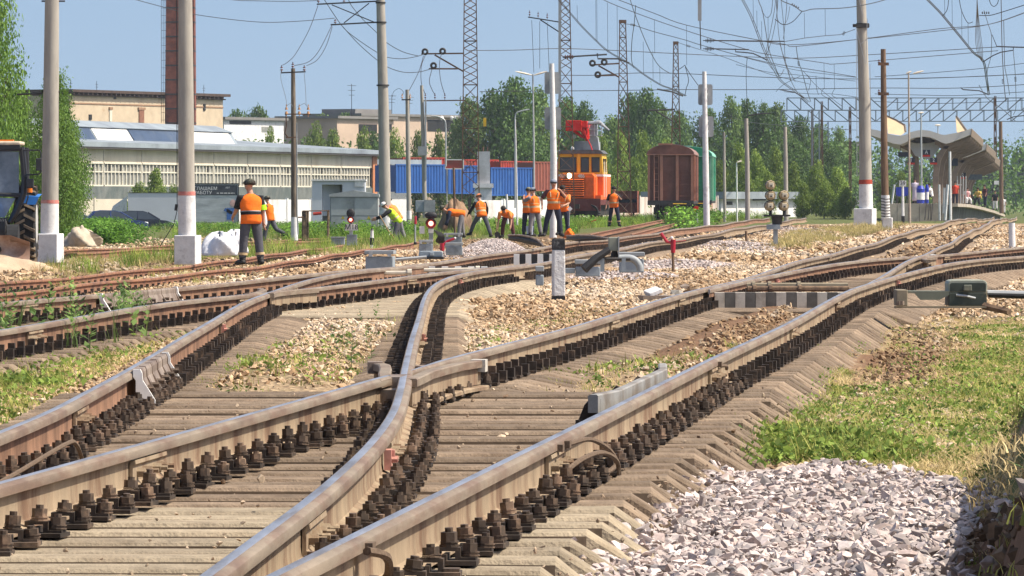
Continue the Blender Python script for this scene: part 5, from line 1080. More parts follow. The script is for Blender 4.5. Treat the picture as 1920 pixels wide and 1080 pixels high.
kz=bs.location.z; kioskm=mat('pale_kiosk_panel',(.52,.55,.60),rough=.7,var=.06,scale=2); X=lambda px:P(px,0,Yk).x; Z=lambda py:P(0,py,Yk).z
obj('wall',MB().bx(X(585),X(604),Yk,Yk+2.4,kz,Z(339)).bx(X(642),X(684),Yk,Yk+2.4,kz,Z(339)).bx(X(604),X(642),Yk,Yk+2.4,Z(346),Z(339)).bx(X(604),X(642),Yk+1.2,Yk+2.4,kz,Z(346)),kioskm,bs)
obj('door',MB().box((X(620),Yk+.75,Z(375)),(1.0,.05,S(60,Yk)),.5),kioskm,bs); obj('roof',MB().bx(X(583),X(686),Yk-.1,Yk+2.5,Z(339),Z(336.5)),whitew,bs)
obj('notice_panel',MB().bx(X(665),X(683),Yk-.05,Yk-.003,Z(350),Z(336)),whitew,bs)
# billboard backs and poster
bbk=empty('billboard_back',base(288,395),'blank pale panel standing left of the white-footed pole','board'); Yk=395
obj('panel',MB().bx(P(240,0,Yk).x,P(338,0,Yk).x,Yk,Yk+.12,P(0,426,Yk).z,P(0,362,Yk).z),mat('pale_blank_panel',(.56,.58,.62),rough=.7,var=.05,scale=.7),bbk)
obj('edge_trim',MB().bx(P(239,0,Yk).x,P(339,0,Yk).x,Yk-.03,Yk+.14,P(0,362,Yk).z,P(0,361,Yk).z),darkst,bbk)
obj('side_wing',MB().add([P(238,368,Yk),P(238,400,Yk),P(206,402,Yk+1),P(212,386,Yk+1)],[(0,1,2,3)]).add([P(238,368,Yk+.1),P(238,400,Yk+.1),P(206,402,Yk+1.1),P(212,386,Yk+1.1)],[(3,2,1,0)]),whitew,bbk)
for px in (262,318): obj('support_post',MB().box((P(px,0,Yk+.2).x,Yk+.25,-.6),(.12,.12,2.4)),galv,bbk)
Yk=372; po=empty('poster_board',base(406,Yk),'framed poster board with a dark lettered band above a pale creased sheet','board')
X=lambda px:P(px,0,Yk).x; Z=lambda py:P(0,py,Yk).z
obj('sheet',MB().bx(X(352),X(447),Yk,Yk+.08,Z(418),Z(345)),mat('creased_pale_banner',(.33,.36,.38),rough=.6,var=.25,scale=1.2,col2=(.46,.49,.50),thr=.5,stretch=(.5,1,2.5)),po)
obj('dark_band',MB().bx(X(353),X(445),Yk-.02,Yk-.003,Z(366),Z(347)),mat('poster_dark_band',(.05,.055,.065),rough=.5),po)
f=MB(); 
for a,b,c,d in ((351,448,345.2,343.4),(351,448,419,417.5)): f.bx(X(a),X(b),Yk-.05,Yk+.1,Z(c),Z(d))
for a,b in ((351,352.4),(446.6,448)): f.bx(X(a),X(b),Yk-.045,Yk+.1,Z(417.5),Z(345.2))
obj('frame',f,darkst,po)
tw_=mat('white_lettering',(.75,.75,.74),rough=.6,var=.02)
text('ПРИГЛАШАЕМ','lettering',tw_,.29,(X(376.5),Yk-.025,Z(353.5)),po); text('НА РАБОТУ','lettering',tw_,.29,(X(373),Yk-.025,Z(361.5)),po)
text('АВТ','small_lettering',tw_,.15,(X(427),Yk-.025,Z(352)),po); mbx=MB(); [mbx.bx(X(a),X(a+1.5),Yk-.026,Yk-.021,Z(363),Z(361.2)) for a in (406.5,408.5,413,415,417,420.5,422.5,424.5,428,430,433,435,438)]; obj('number_row',mbx,tw_,po)
fg=MB(); fg.bx(X(425),X(440),Yk-.012,Yk-.002,Z(412),Z(390)); fg.box((X(428),Yk-.007,Z(396)),(S(16,Yk),.01,S(6,Yk)),0,0,None,(0,.5,0)); obj('printed_blue_jacket',fg,mat('printed_blue',(.05,.13,.36),rough=.6),po)
fg=MB(); fg.sph((X(437),Yk-.004,Z(381)),(S(6.5,Yk),.012,S(7,Yk)),10); obj('printed_pink_shape',fg,mat('printed_pink',(.58,.36,.33),rough=.6),po)
for px in (360,440): obj('support_post',MB().box((X(px),Yk+.2,-.9),(.1,.1,2.6)),galv,po)
# timber barrier with red-white bar
br=empty('barrier',base(585,205),'rotten timber posts joined by a bar with a red piece, in the weeds','barrier'); Yk=205
for a,w_ in ((570.5,10),(577,4),(615,5)): obj('timber_post',MB().tube([P(a,452,Yk),P(a+.3,396,Yk)],S(w_,Yk)/2,7),mat('rotten_timber',(.24,.17,.10),rough=.95,var=.4,scale=9,col2=(.07,.05,.04)),br)
obj('bar',MB().tube([P(567,395.5,Yk-.1),P(618,395,Yk-.1)],S(1.1,Yk),5),rustst,br); obj('red_piece',MB().tube([P(587,401,Yk-.1),P(603,399.5,Yk-.1)],S(3,Yk),8),redc,br); obj('rail_bar',MB().tube([P(550,408,Yk-.1),P(569,407,Yk-.1)],S(1.4,Yk),5),rustst,br)
# white sacks and stone slabs
def lump(name,label,cat,px0,px1,py0,py1,Y,m,seed,depth=1.,rough_=.22,n=26):
    r=random.Random(seed); c=P((px0+px1)/2,py1,Y); a,h=S(px1-px0,Y)/2,S(py1-py0,Y); mb=MB(); rings=[]
    for i in range(12):
        t=i/11; ring_=[]
        for j in range(n):
            an=2*PI*j/n; rr=math.cos(t*PI/2)**.6*(1+rough_*math.sin(3*an+seed+t*5)+rough_*.7*math.sin(7*an+t*9+seed*2)); hh=math.sin(t*PI/2)*(1+rough_*.6*math.sin(2*an+seed)+.12*math.sin(5*an+t*7))
            ring_.append((c.x+a*rr*math.cos(an),c.y+depth*rr*math.sin(an),c.z-.1+(h+.1)*hh))
        rings.append(ring_)
    mb.loft(rings); o=obj(name,mb,m,None,label,cat,loc=c,smooth='all'); return o
sack=mat('crumpled_white_sheeting',(.72,.72,.74),rough=.7,var=.08,scale=3,bump=1.,bscale=6)
lump('tarpaulin','crumpled white sheeting on the ground between pole block and orange vest','tarpaulin',380,446,440,471,141,sack,3,.7,.13); lump('tarpaulin','lower crumpled white sack touching the orange vest man','tarpaulin',420,464,436,467,146,sack,8,.6,.12)
lump('soil_heap','brown heap of excavated soil behind the red signal','heap',822,885,381,440,250,mat('dug_soil',(.25,.165,.10),rough=.95,var=.3,scale=2,col2=(.15,.09,.055),bump=1,bscale=4),5,1.6,.10)
lump('soil_heap','sandy mound under the bulldozer blade','heap',-150,96,482,514,123.6,mat('sandy_soil',(.46,.35,.24),rough=.95,var=.2,scale=2,bump=1,bscale=6),6,1.2,.08)
lump('rubble_heap','low beige heap of broken concrete in the weeds behind the pole block','rubble',118,186,430,455,150,mat('broken_slab_concrete',(.44,.37,.28),rough=.95,var=.25,scale=3,bump=1,bscale=6),11,.8,.24)
# cars
tyre=mat('tyre_rubber',(.018,.018,.018),rough=.85,var=.3,scale=9); rim_=mat('wheel_rim',(.40,.40,.40),rough=.4,metal=.6); glassd=glass('car_glass')
def car(label,px,Y,paint,rz,body=0):
    b=base(px,Y); b.z=P(0,438,Y).z; o=empty('parked_car',b,label,'car',None); o.rotation_euler.z=rz
    def loc(name,mb,m,par=o,**k):
        q=bpy.data.objects.new(name,mb.mesh(name,m)); COL.objects.link(q); q.parent=par; W[q.name]=Vector(); 
        q.data.polygons.foreach_set('use_smooth',[True]*len(q.data.polygons)); q.data.set_sharp_from_angle(angle=R(35)); return q
    low=[(-2.15,.35),(-2.18,.75),(-2.05,.95),(-1.2,.98),(.75,.95),(1.55,.86),(2.1,.68),(2.15,.38),(1.75,.28),(-1.8,.28)]
    loc('body',MB().loft([[(x*(1 if abs(y)<.8 else .985),y,z) for x,z in low] for y in (-.86,-.7,.7,.86)]),paint)
    cab=[(-1.95,.94),(-1.45,1.42),(-.9,1.5),(.0,1.48),(.3,1.4),(1.12,.92)] if body==0 else [(-2.0,.95),(-1.75,1.38),(-1.0,1.5),(.0,1.48),(.35,1.38),(1.2,.9)]
    loc('glasshouse',MB().loft([[(x*(1 if abs(y)<.7 else .97),y*(1-.16*(z-.9)),z-(0 if abs(y)<.66 else .03)) for x,z in cab] for y in (-.8,-.66,.66,.8)]),glassd)
    loc('roof',MB().loft([[(x,y*(.9),z+.012) for x,z in ((-1.5,1.40),(-.9,1.5),(.0,1.48),(.32,1.385),(.30,1.37),(-.9,1.44),(-1.48,1.37))] for y in (-.78,.78)]),paint)
    for s in (-1,1):
        loc('pillar',MB().tube([(1.12,s*.79,.93),(.33,s*.71,1.40)],.04,5).tube([(-.3,s*.8,.93),(-.3,s*.71,1.45)],.04,5).tube([(-1.7,s*.8,.95),(-1.3,s*.71,1.43)],.06,5),paint)
        loc('headlight',MB().sph((2.02,s*.62,.68),(.13,.2,.09),8),mat('headlight_glass',(.6,.6,.58),rough=.2,spec=.7)); loc('tail_light',MB().box((-2.16,s*.66,.78),(.06,.26,.16)),mat('red_lens',(.4,.02,.02),rough=.3))
        for x in (-1.35,1.35):
            w_=loc('wheel',MB().tube([(x,s*.68,.31),(x,s*.87,.31)],.31,18),tyre); loc('rim',MB().tube([(x,s*.80,.31),(x,s*.885,.31)],.2,12),rim_,w_)
    return o
navy=mat('navy_car_paint',(.02,.045,.17),rough=.25,spec=.6,var=.08); blackp=mat('black_car_paint',(.02,.025,.045),rough=.25,spec=.6,var=.08); silv=mat('silver_car_paint',(.36,.40,.45),rough=.3,metal=.4,var=.05)
car('dark blue car parked in the weeds before the blank pale panel',215,378,navy,.12); car('black car nose to the pole, parked behind the blue one',268,386,blackp,.05,1); car('silver car partly hidden by the weeds beside the left pole',140,384,silv,.1,1)
# ================================================================ railway signals and lineside boxes
boxm=mat('grey_blue_box_paint',(.27,.31,.34),rough=.6,var=.15,scale=4,col2=(.17,.19,.20),thr=.57,bump=.1)
olive=mat('olive_grey_machine_paint',(.16,.17,.13),rough=.65,var=.2,scale=5,col2=(.25,.22,.16),thr=.56)
lampred=mat('red_signal_rim',(.42,.012,.015),rough=.3,spec=.6,var=.1); lit=mat('lit_red_lens',(1,.30,.22),rough=.3,emit=3.2,var=.0); litw=mat('lit_headlamp',(1,.82,.5),rough=.3,emit=7.,var=0.)
def discs(o,px,py,Y,w_,lens=True,hood=True):
    c=P(px,py,Y); r=S(w_,Y)/2; mb=MB(); mb.tube([c,c+Vector((0,.16,0))],r,16); mb.tube([c+Vector((0,-.05,0)),c],[r*.86,r],16); h=obj('lamp_rim',mb,lampred,o,smooth=True)
    obj('lens',MB().tube([c+Vector((0,-.055,0)),c+Vector((0,-.03,0))],r*.48,14),lit,h)
    hd=MB(); rings=[]
    for y0 in (-.34,0.02): rings.append([c+Vector((r*1.02*math.cos(a),y0,r*1.02*math.sin(a))) for a in [R(-8+196*k/14) for k in range(15)]]+[c+Vector((r*.95*math.cos(a),y0,r*.95*math.sin(a))) for a in [R(188-196*k/14) for k in range(15)]])
    hd.loft(rings); obj('hood',hd,black,h,smooth=True)
Y=186; s1=empty('dwarf_signal',base(658,Y),'dwarf signal with lit red lamp above a white M18 plate','signal'); s1.location.z=P(0,458,Y).z
W[s1.name]=s1.location.copy()
discs(s1,657.5,412,Y,13); obj('backplate',MB().sph(P(657.5,400,Y+.1),(S(8,Y),.06,S(9,Y)),16),black,s1,smooth=True)
obj('post',MB().bx(P(655,0,Y).x,P(661,0,Y).x,Y+.05,Y+.25,P(0,458,Y).z,P(0,418,Y).z),greyst,s1); obj('foot',MB().bx(P(650,0,Y).x,P(669,0,Y).x,Y,Y+.3,P(0,460,Y).z,P(0,440,Y).z),boxm,s1)
pl=obj('number_plate',MB().bx(P(647,0,Y).x,P(671,0,Y).x,Y-.03,Y,P(0,432,Y).z,P(0,420,Y).z),white,s1); text('М18','lettering',black,.235,(P(659,0,Y).x,Y-.04,P(0,426,Y).z),s1)
bx=empty('relay_box',base(634,188),'small grey relay box left of the M18 plate','box'); bz=P(0,459,188).z; bx.location.z=bz; W[bx.name]=bx.location.copy(); obj('body',MB().bx(P(621,0,188).x,P(646,0,188).x,188,188.4,bz,P(0,446,188).z),boxm,bx,bevel=.015); obj('lid',MB().bx(P(620,0,188).x,P(647,0,188).x,187.97,188.43,P(0,446,188).z,P(0,444,188).z),greyst,bx)
def cable_box(label,px0,px1,y0,y1,Y,dep=.45,rz=0,studs=True):
    b=P((px0+px1)/2,y1,Y); o=empty('cable_box',b,label,'box'); w_=S(px1-px0,Y); h=S(y1-y0,Y); c=b+Vector((0,dep/2,h/2))
    obj('body',MB().box(c+Vector((0,0,-.1)),(w_*.94,dep*.9,h),rz),boxm,o,bevel=.012); obj('lid',MB().box(c+Vector((0,0,h/2-.03)),(w_,dep,.06),rz),greyst,o,bevel=.008)
    if studs:
        for s in (-.32,.32): obj('latch',MB().box(c+Vector((s*w_,-dep*.47,h*.32)),(.06,.05,.1),rz),galv,o)
    return o
cable_box('square grey cable box with two pale latches beside the bright left rail',685,740,470,502,97,.55,-.06)
# points machine by the far points (left): stepped housing and red lever
Y=101; pm=empty('points_motor',P(815,482,Y),'grey points motor with a rounded raised housing beside the stone heap','points motor')
def housing(o,cx,Y,x0,x1,y0,y1,dep,m,knob=True,inner=None):
    p0,p1=P(x0,y1,Y),P(x1,y0,Y); w_,h=p1.x-p0.x,p1.z-p0.z; r=h*.35; out=[(p0.x,p0.z),(p1.x,p0.z)]
    out+=[(p1.x-r+r*math.cos(R(a)),p1.z-r+r*math.sin(R(a))) for a in (0,30,60,90)]+[(p0.x+r+r*math.cos(R(a)),p1.z-r+r*math.sin(R(a))) for a in (90,120,150,180)]
    obj('housing',MB().prism(out,Y,Y+dep,'y'),m,o,bevel=.008)
    ins=[(q[0]+(.02 if q[0]<(p0.x+p1.x)/2 else -.02)*1.2,q[1]+(.02 if q[1]<(p0.z+p1.z)/2 else -.025)) for q in out]
    obj('recessed_panel',MB().prism(ins,Y-.006,Y+.02,'y'),inner or m,o)
    if knob: c=P((x0+x1)/2+(x1-x0)*.05,(y0+y1)/2,Y); obj('lock_box',MB().box(c+Vector((0,-.03,0)),(w_*.17,.07,h*.55)),m,o,bevel=.008)
housing(pm,0,Y,785,830,471,482,.5,boxm); obj('base_bar',MB().bx(P(742,0,Y).x,P(832,0,Y).x,Y-.05,Y+.4,P(0,486,Y).z,P(0,482,Y).z),darkst,pm)
obj('drive_rod',MB().tube([P(742,487,Y-.1),P(800,482,Y-.1)],.03,6),galv,pm)
Y=150; s2=empty('dwarf_signal',P(808,470,Y),'larger dwarf signal with lit red lamp amid grey boxes and cables','signal')
discs(s2,808,419,Y,20); obj('backplate',MB().sph(P(808,404,Y+.12),(S(12,Y),.07,S(7,Y)),16),black,s2,smooth=True); obj('post',MB().bx(P(804,0,Y).x,P(812,0,Y).x,Y+.05,Y+.2,P(0,470,Y).z,P(0,428,Y).z),boxm,s2)
obj('white_plate',MB().bx(P(786.5,0,Y).x,P(796,0,Y).x,Y-.02,Y,P(0,438,Y).z,P(0,424,Y).z),white,s2); obj('white_plate',MB().bx(P(803,0,Y).x,P(813,0,Y).x,Y-.05,Y-.02,P(0,437,Y).z,P(0,429,Y).z),white,s2)
mb=MB()
for k in range(6): mb.tube(smoothpts([P(815+k*2.5,432+k,Y-.1),P(822+k*2,442,Y-.2),P(818+k*3,452,Y-.15),P(830+k*2,458,Y)]),.022,5)
obj('cable_bundle',mb,darkst,s2)
cable_box('tall narrow grey box under the larger red signal',785,806,450,470,147,.4); cable_box('pale grey box face beside the narrow one',797,811,450,471,145,.3,0,False); cable_box('long grey cable box right of the larger red signal',832,867,437,456,152,.5)
Y=143; rl=empty('switch_lever',P(826,470,Y),'red cast switch lever lying by the larger red signal','lever'); redl=mat('red_enamel',(.40,.012,.03),rough=.3,spec=.6,var=.2,scale=10)
obj('lever_base',MB().tube([P(829,470,Y),P(829,456,Y)],S(4.5,Y),10),redl,rl,smooth=True); obj('arm',MB().tube([P(829,461,Y),P(840,452,Y),P(853,447,Y)],[S(3,Y),S(2.6,Y),S(2,Y)],8),redl,rl,smooth=True); obj('white_tip',MB().sph(P(853,446.5,Y),S(2.4,Y),8),white,rl)
cable_box('low grey box with a black lid beside the red lever',835,868,455,471,142,.4,0,False)
Y=245; cb=empty('transformer_box',P(800,395,Y),'grey transformer box on legs in front of the brown soil heap','box'); obj('body',MB().bx(P(779,0,Y).x,P(815,0,Y).x,Y,Y+.7,P(0,398,Y).z,P(0,376,Y).z),boxm,cb,bevel=.02); obj('flap',MB().bx(P(795,0,Y).x,P(816,0,Y).x,Y-.05,Y-.01,P(0,397,Y).z,P(0,375,Y).z),panelm,cb)
for px in (783,812): obj('leg',MB().box(P(px,406,Y+.3),(.08,.08,.4)),darkst,cb)
cs=empty('cable_stand',P(779,470,170),'thin stand pipe with a red cap right of the yellow vest','stand'); Y=170; obj('pipe',MB().tube([P(778.5,458,Y),P(778.5,414,Y)],S(1.5,Y),8),greyst,cs); obj('red_cap',MB().tube([P(779,420,Y),P(779,405,Y)],[S(2.6,Y),S(2.2,Y)],10),redl,cs); obj('foot',MB().tube([P(778.5,459,Y),P(778.5,454,Y)],S(3,Y),8),black,cs)
# four tan lamp units of the twin dwarf signal seen from behind
Y=139; ts=empty('dwarf_signal',P(1457,457,Y),'twin-stacked signal lamps seen from behind, tan cases on a grey post','signal'); tan=mat('tan_lamp_case',(.50,.40,.24),rough=.6,var=.12,scale=6,col2=(.38,.29,.17))
obj('post',MB().bx(P(1450,0,Y).x,P(1458.5,0,Y).x,Y,Y+.12,P(0,458,Y).z,P(0,428,Y).z),greyst,ts); obj('base_box',MB().bx(P(1438,0,Y).x,P(1463,0,Y).x,Y-.05,Y+.25,P(0,430,Y).z,P(0,421,Y).z),boxm,ts); obj('neck',MB().tube([P(1457,421,Y+.1),P(1457,406,Y+.1)],[S(9,Y),S(11,Y)],14),darkst,ts,smooth=True); obj('carrier_plate',MB().bx(P(1432,0,Y).x,P(1482,0,Y).x,Y-.05,Y+.25,P(0,406,Y).z,P(0,402.5,Y).z),darkst,ts)
for cx,cy in ((1445.5,347),(1445.5,366.5),(1444,386),(1471,366),(1470.5,386)):
    c=P(cx,cy,Y); r=S(9,Y); hd=obj('lamp_case',MB().tube([c+Vector((0,-.10,0)),c+Vector((0,.1,0)),c+Vector((0,.28,0))],[r*.92,r*1.02,r*1.08],8),tan,ts)
    obj('rear_cover',MB().box(c+Vector((0,-.12,0)),(r*1.05,.06,r*1.0)),mat('pale_tan_cover',(.60,.53,.40),rough=.6,var=.1),hd,bevel=.01); obj('latch',MB().box(c+Vector((.0,-.16,-.02)),(r*.35,.04,r*.3)),darkst,hd); obj('visor',MB().tube([c+Vector((0,.24,0)),c+Vector((0,.5,0))],r*1.12,10),black,hd)
for cx in (1444.5,1470.5): obj('stem',MB().tube([P(cx,403,Y+.1),P(cx,395,Y+.1)],S(3,Y),8),black,ts)
# black-and-white kilometre post in the middle
Y=56.5; q0=onG(1047,568); km=empty('marker_post',q0,'flaking white concrete post with black top and foot standing in the middle','marker post'); Y=q0.y
hh=P(0,447,Y).z; chalk=mat('flaking_white_paint',(.74,.73,.71),rough=.9,var=.1,scale=14,col2=(.40,.37,.34),thr=.56,amt=.8,bump=.8,bscale=22); zb=q0.z
def sq(z,w_): return [(q0.x+sx*w_/2*.98-sy*.012,Y+sy*w_/2,z) for sx,sy in ((-1,-1),(1,-1),(1,1),(-1,1))]
wz=S(22,Y)
obj('post',MB().loft([sq(zb+.08,wz),sq(zb+.35,wz*1.03),sq(hh-.135,wz*.97)]),chalk,km,bevel=.012); obj('black_foot',MB().loft([sq(zb-.3,wz*1.02),sq(zb+.08,wz*1.02)]),black,km); obj('black_cap',MB().loft([sq(hh-.135,wz*.985),sq(hh-.02,wz*.94),sq(hh,wz*.8)]),mat('flaking_black_paint',(.03,.03,.032),rough=.8,var=.4,scale=20,col2=(.22,.22,.22),thr=.6),km)
# drive box with cranked dark arm right of that post
Y=80; dr=empty('drive_box',onG(1160,505),'upright grey drive box with a thick black cranked arm and bent pipe','points motor')
obj('upright_box',MB().bx(P(1141,0,Y).x,P(1159,0,Y).x,Y-.05,Y+.25,P(0,470.5,Y).z,P(0,445,Y).z),mat('olive_box_paint',(.24,.25,.20),rough=.6,var=.12,scale=6),dr,bevel=.01); obj('side_plate',MB().bx(P(1159,0,Y).x,P(1161,0,Y).x,Y-.08,Y+.3,P(0,483,Y).z,P(0,444,Y).z),galv,dr)
obj('cranked_arm',MB().tube([P(1142,468,Y-.1),P(1118,484,Y-.15),P(1095,505,Y-.2)],[.045,.055,.065],8),black,dr,smooth=True); obj('neck',MB().tube([P(1152,482,Y+.1),P(1152,470,Y+.1)],[S(8,Y),S(5,Y)],10),darkst,dr)
obj('rail_bar',MB().tube([P(1125,485.5,Y-.1),P(1182,486,Y-.1)],.022,6),darkst,dr)
for px in (1129.5,1169.5): obj('leg',MB().box(P(px,497,Y-.1),(.055,.05,S(25,Y))),boxm,dr)
obj('bent_pipe',MB().tube(smoothpts([P(1160,484.5,Y),P(1180,484,Y),P(1192,489,Y),P(1199,499,Y),P(1200,508,Y)]),.05,10),greyst,dr,smooth=True)
cable_box('long low grey box half hidden behind the black cranked arm',1078,1127,487,505,82,.3,0,False); cable_box('wide grey box behind the bent pipe',1160,1209,473,498,84,.4,0,False); cable_box('small green-grey stump box left of the marker post',1004,1020,499,519,66,.25,0,False)
tw2=onG(1085,508); obj('rod_cover',MB().bx(P(1057,0,80).x,P(1078,0,80).x,79.8,80.1,P(0,512,80).z,P(0,503,80).z),boxm,None,'flat grey cover at the end of the black cranked arm','cover')
# red lever stand
q0=onG(1262,511); Y=q0.y; ls=empty('lever_stand',q0,'red switch lever on a short rusty post among the tan stones','lever')
obj('post',MB().tube([P(1262.5,516,Y),P(1261.5,472,Y)],S(2.6,Y),8),brownp,ls); obj('red_body',MB().tube([P(1262,474,Y),P(1262,462,Y),P(1262,449,Y)],[S(4.2,Y),S(4.8,Y),S(5,Y)],12),redl,ls,smooth=True); obj('arm',MB().tube([P(1259,455,Y),P(1250,453,Y),P(1243,443,Y),P(1239,437,Y)],[S(2.4,Y),S(3,Y),S(3,Y),S(3.4,Y)],8),redl,ls,smooth=True); obj('white_knob',MB().sph(P(1259.5,446,Y),S(3.3,Y),8),white,ls); obj('thin_rod',MB().tube([P(1266,453,Y),P(1286,451,Y)],S(.7,Y),5),redl,ls)
# points motor on the right (squat, rounded)
Y=57.5; rm=empty('points_motor',onG(1770,578),'squat dark green points motor with an arched lid at the right edge','points motor'); X=lambda px:P(px,0,Y).x; Z=lambda py:P(0,py,Y).z
out=[(X(1778),Z(548))]+[(X(1850),Z(548))]+[(X(1851),Z(532)),(X(1848),Z(527)),(X(1843),Z(525)),(X(1785),Z(525)),(X(1780),Z(527)),(X(1777.5),Z(532))]
obj('lid',MB().prism(out,Y-.02,Y+.45,'y'),mat('pale_olive_rim',(.30,.31,.25),rough=.6,var=.15,scale=5),rm,bevel=.008); obj('lid_recess',MB().prism([(X(1781),Z(546.5)),(X(1848),Z(546.5)),(X(1848),Z(533)),(X(1845),Z(530.5)),(X(1784),Z(530.5)),(X(1781),Z(533))],Y-.028,Y,'y'),mat('dark_olive',(.045,.055,.045),rough=.6,var=.3,scale=8,col2=(.16,.13,.07),thr=.6),rm)
obj('lock_box',MB().bx(X(1806),X(1821),Y-.09,Y-.03,Z(545),Z(534)),olive,rm,bevel=.006)
obj('body',MB().bx(X(1778),X(1850),Y-.03,Y+.45,Z(574),Z(548)),mat('dark_olive',(0,0,0)),rm,bevel=.01); obj('spanner_mark',MB().tube([P(1793,553,Y-.05),P(1812,555,Y-.05),P(1829,559,Y-.05)],.012,5),galv,rm)
obj('deck_plate',MB().add([(X(1690),Y-.1,Z(545)),(X(1778),Y-.1,Z(548.5)),(X(1778),Y-.1,Z(553)),(X(1760),Y-.1,Z(562)),(X(1724),Y-.1,Z(562)),(X(1713),Y-.1,Z(549.5)),(X(1690),Y-.1,Z(548))],[(0,1,2,3,4,5,6)]).bx(X(1692),X(1778),Y-.1,Y+.3,Z(548.4),Z(545.6)),olive,rm)
obj('end_bracket',MB().bx(X(1679),X(1700),Y-.15,Y+.25,Z(573),Z(543)),mat('dusty_olive_cast',(.24,.20,.14),rough=.8,var=.2,scale=8),rm,bevel=.008); obj('bed_bar',MB().bx(X(1675),X(1852),Y-.18,Y-.1,Z(577),Z(573.5)),mat('dusty_olive_cast',(0,0,0)),rm)
for px in (1685,1691): obj('nut',MB().cyl(P(px,572,Y-.2),.025,.04,6),cast,rm)
obj('conduit',MB().tube([P(1853,552,Y+.1),P(1890,553.5,Y+.1),P(1990,556,Y+.1)],.032,8),black,rm); obj('pale_pipe',MB().tube([P(1851,549,Y+.1),P(1990,552,Y+.1)],.028,8),galv,rm); obj('skid',MB().tube([P(1846,574,Y-.1),P(1892,585,Y-.4)],[.04,.03],6),brownp,rm)
# black-and-white striped beams between rails
def stripe_beam(label,px0,px1,y0,y1,Y,n,first=white,dep=.25,rz=0.):
    a,b=P(px0,y1,Y),P(px1,y0,Y); w_=b.x-a.x; o=empty('striped_beam',Vector(((a.x+b.x)/2,Y,a.z)),label,'striped beam')
    for i in range(n):
        m_=(white if (i%2==0)==(first is white) else black); mb=MB(); x0=a.x+w_*i/n; x1=a.x+w_*(i+1)/n; mb.bx(x0+.002,x1-.002,Y,Y+dep,a.z-.15,b.z); obj('white_stripe' if m_ is white else 'black_stripe',mb,mat('grimy_white_paint',(.56,.51,.43),rough=.85,var=.15,scale=7,col2=(.36,.31,.25),thr=.55) if (m_ is white and Y<80) else (mat('grimy_black_paint',(.13,.12,.105),rough=.85,var=.3,scale=7) if Y<80 else m_),o)
    return o
stripe_beam('black and white striped beam between the rails of the right turnout',1340,1590,548.5,588,62.5,13)
stripe_beam('black and white striped beam at the far points, left one',779,914,500,508,86,11)
stripe_beam('black and white striped beam at the far points behind the marker post',963,1052,476.5,488,99,8)
for k,(y,xa,xb,m_) in enumerate(((541.5,1402,1592,brownp),(535,1400,1590,mat('dusty_olive_cast',(0,0,0))))):
    Y=64+k; mb=MB(); mb.tube([P(xa,y,Y),P(xb,y,Y)],.03,7); 
    for q in (xa+10,xa+40,xa+95): mb.tube([P(q,y,Y),P(q+6,y,Y)],.045,8)
    obj('point_rod',mb,m_,None,'long brown rod across the right turnout, %s of two'%('lower' if k==0 else 'upper'),'rod')
for k,(y,xa,xb,Y) in enumerate(((506.5,795,900,84),(512.5,680,772,80))):
    obj('point_rod',MB().tube([P(xa,y,Y),P(xb,y-1.5,Y)],.028,7).tube([P(xb-8,y-1.4,Y),P(xb,y-1.5,Y)],.05,8),mat('pale_dusty_rod',(.55,.49,.40),rough=.85,var=.2),None,'pale dusty rod at the far points, %s one'%('right' if k==0 else 'left'),'rod')
# odds and ends by the main rail
dbr=empty('broken_slab',onG(1225,566),'white broken slab lying on scraps behind the main rail','slab'); q0=dbr.location
obj('slab',MB().box(q0+Vector((0,.1,.12)),(.16,.3,.05),0,0,None,(.1,-.35,.2)),whitew,dbr,bevel=.008)
obj('old_plate',MB().box(q0+Vector((.03,.1,.05)),(.36,.5,.05),.1),cast,None,'scrap iron plate under the white broken slab','scrap')
for k,(px,py,s_) in enumerate(((1268,556,.10),(1290,552,.13),(1247,572,.10),(1228,580,.12),(1284,545,.1))):
    q=onG(px,py); V,Fc=hull(12,1,1.2,.7); mb=MB().add([(v[0]*s_+q.x,v[1]*s_+q.y,v[2]*s_+q.z+.04) for v in V],Fc); obj('stone_lump',mb,(conc_pole,cast,whitew)[k%3],None,('grey','iron-brown','white','pale','rusty')[k]+' lump beside the main rail near the broken slab','stone',loc=q)
# black curved guard sheets at the far points
def sheet(label,pts,Y0,Y1,h0=0.,m=black):
    n=len(pts); q=[P(a,b,Y0+(Y1-Y0)*i/(n-1)) for i,(a,b,c) in enumerate(pts)]; mb=MB()
    mb.loft([[p+Vector((0,0,-S(c,Y0))),p+Vector((0,.02,-S(c,Y0))),p+Vector((0,.04,0)),p+Vector((0,0,0))] for p,(a,b,c) in zip(q,pts)]); b=empty('conveyor_belt',q[0],label,'rubber belt'); obj('belt',mb,mat('black_rubber',(.02,.02,.02),rough=.6,var=.4,scale=8),b,smooth='all'); obj('pale_edge',MB().tube([p+Vector((0,-.01,0)) for p in q],.02,5),cast,b)
sheet('black rubber belt curling from the stone heap to the far points',smooth_:=[(953,441,9),(975,441,13),(995,444.5,14),(1008,450,11),(1016,457,5),(1018,461,2)],112,108)
sheet('black rubber belt lying right of the black-topped marker post',[(1062,442.5,8),(1085,441.5,11),(1110,442,9),(1128,445,5),(1140,447,2)],126,118)
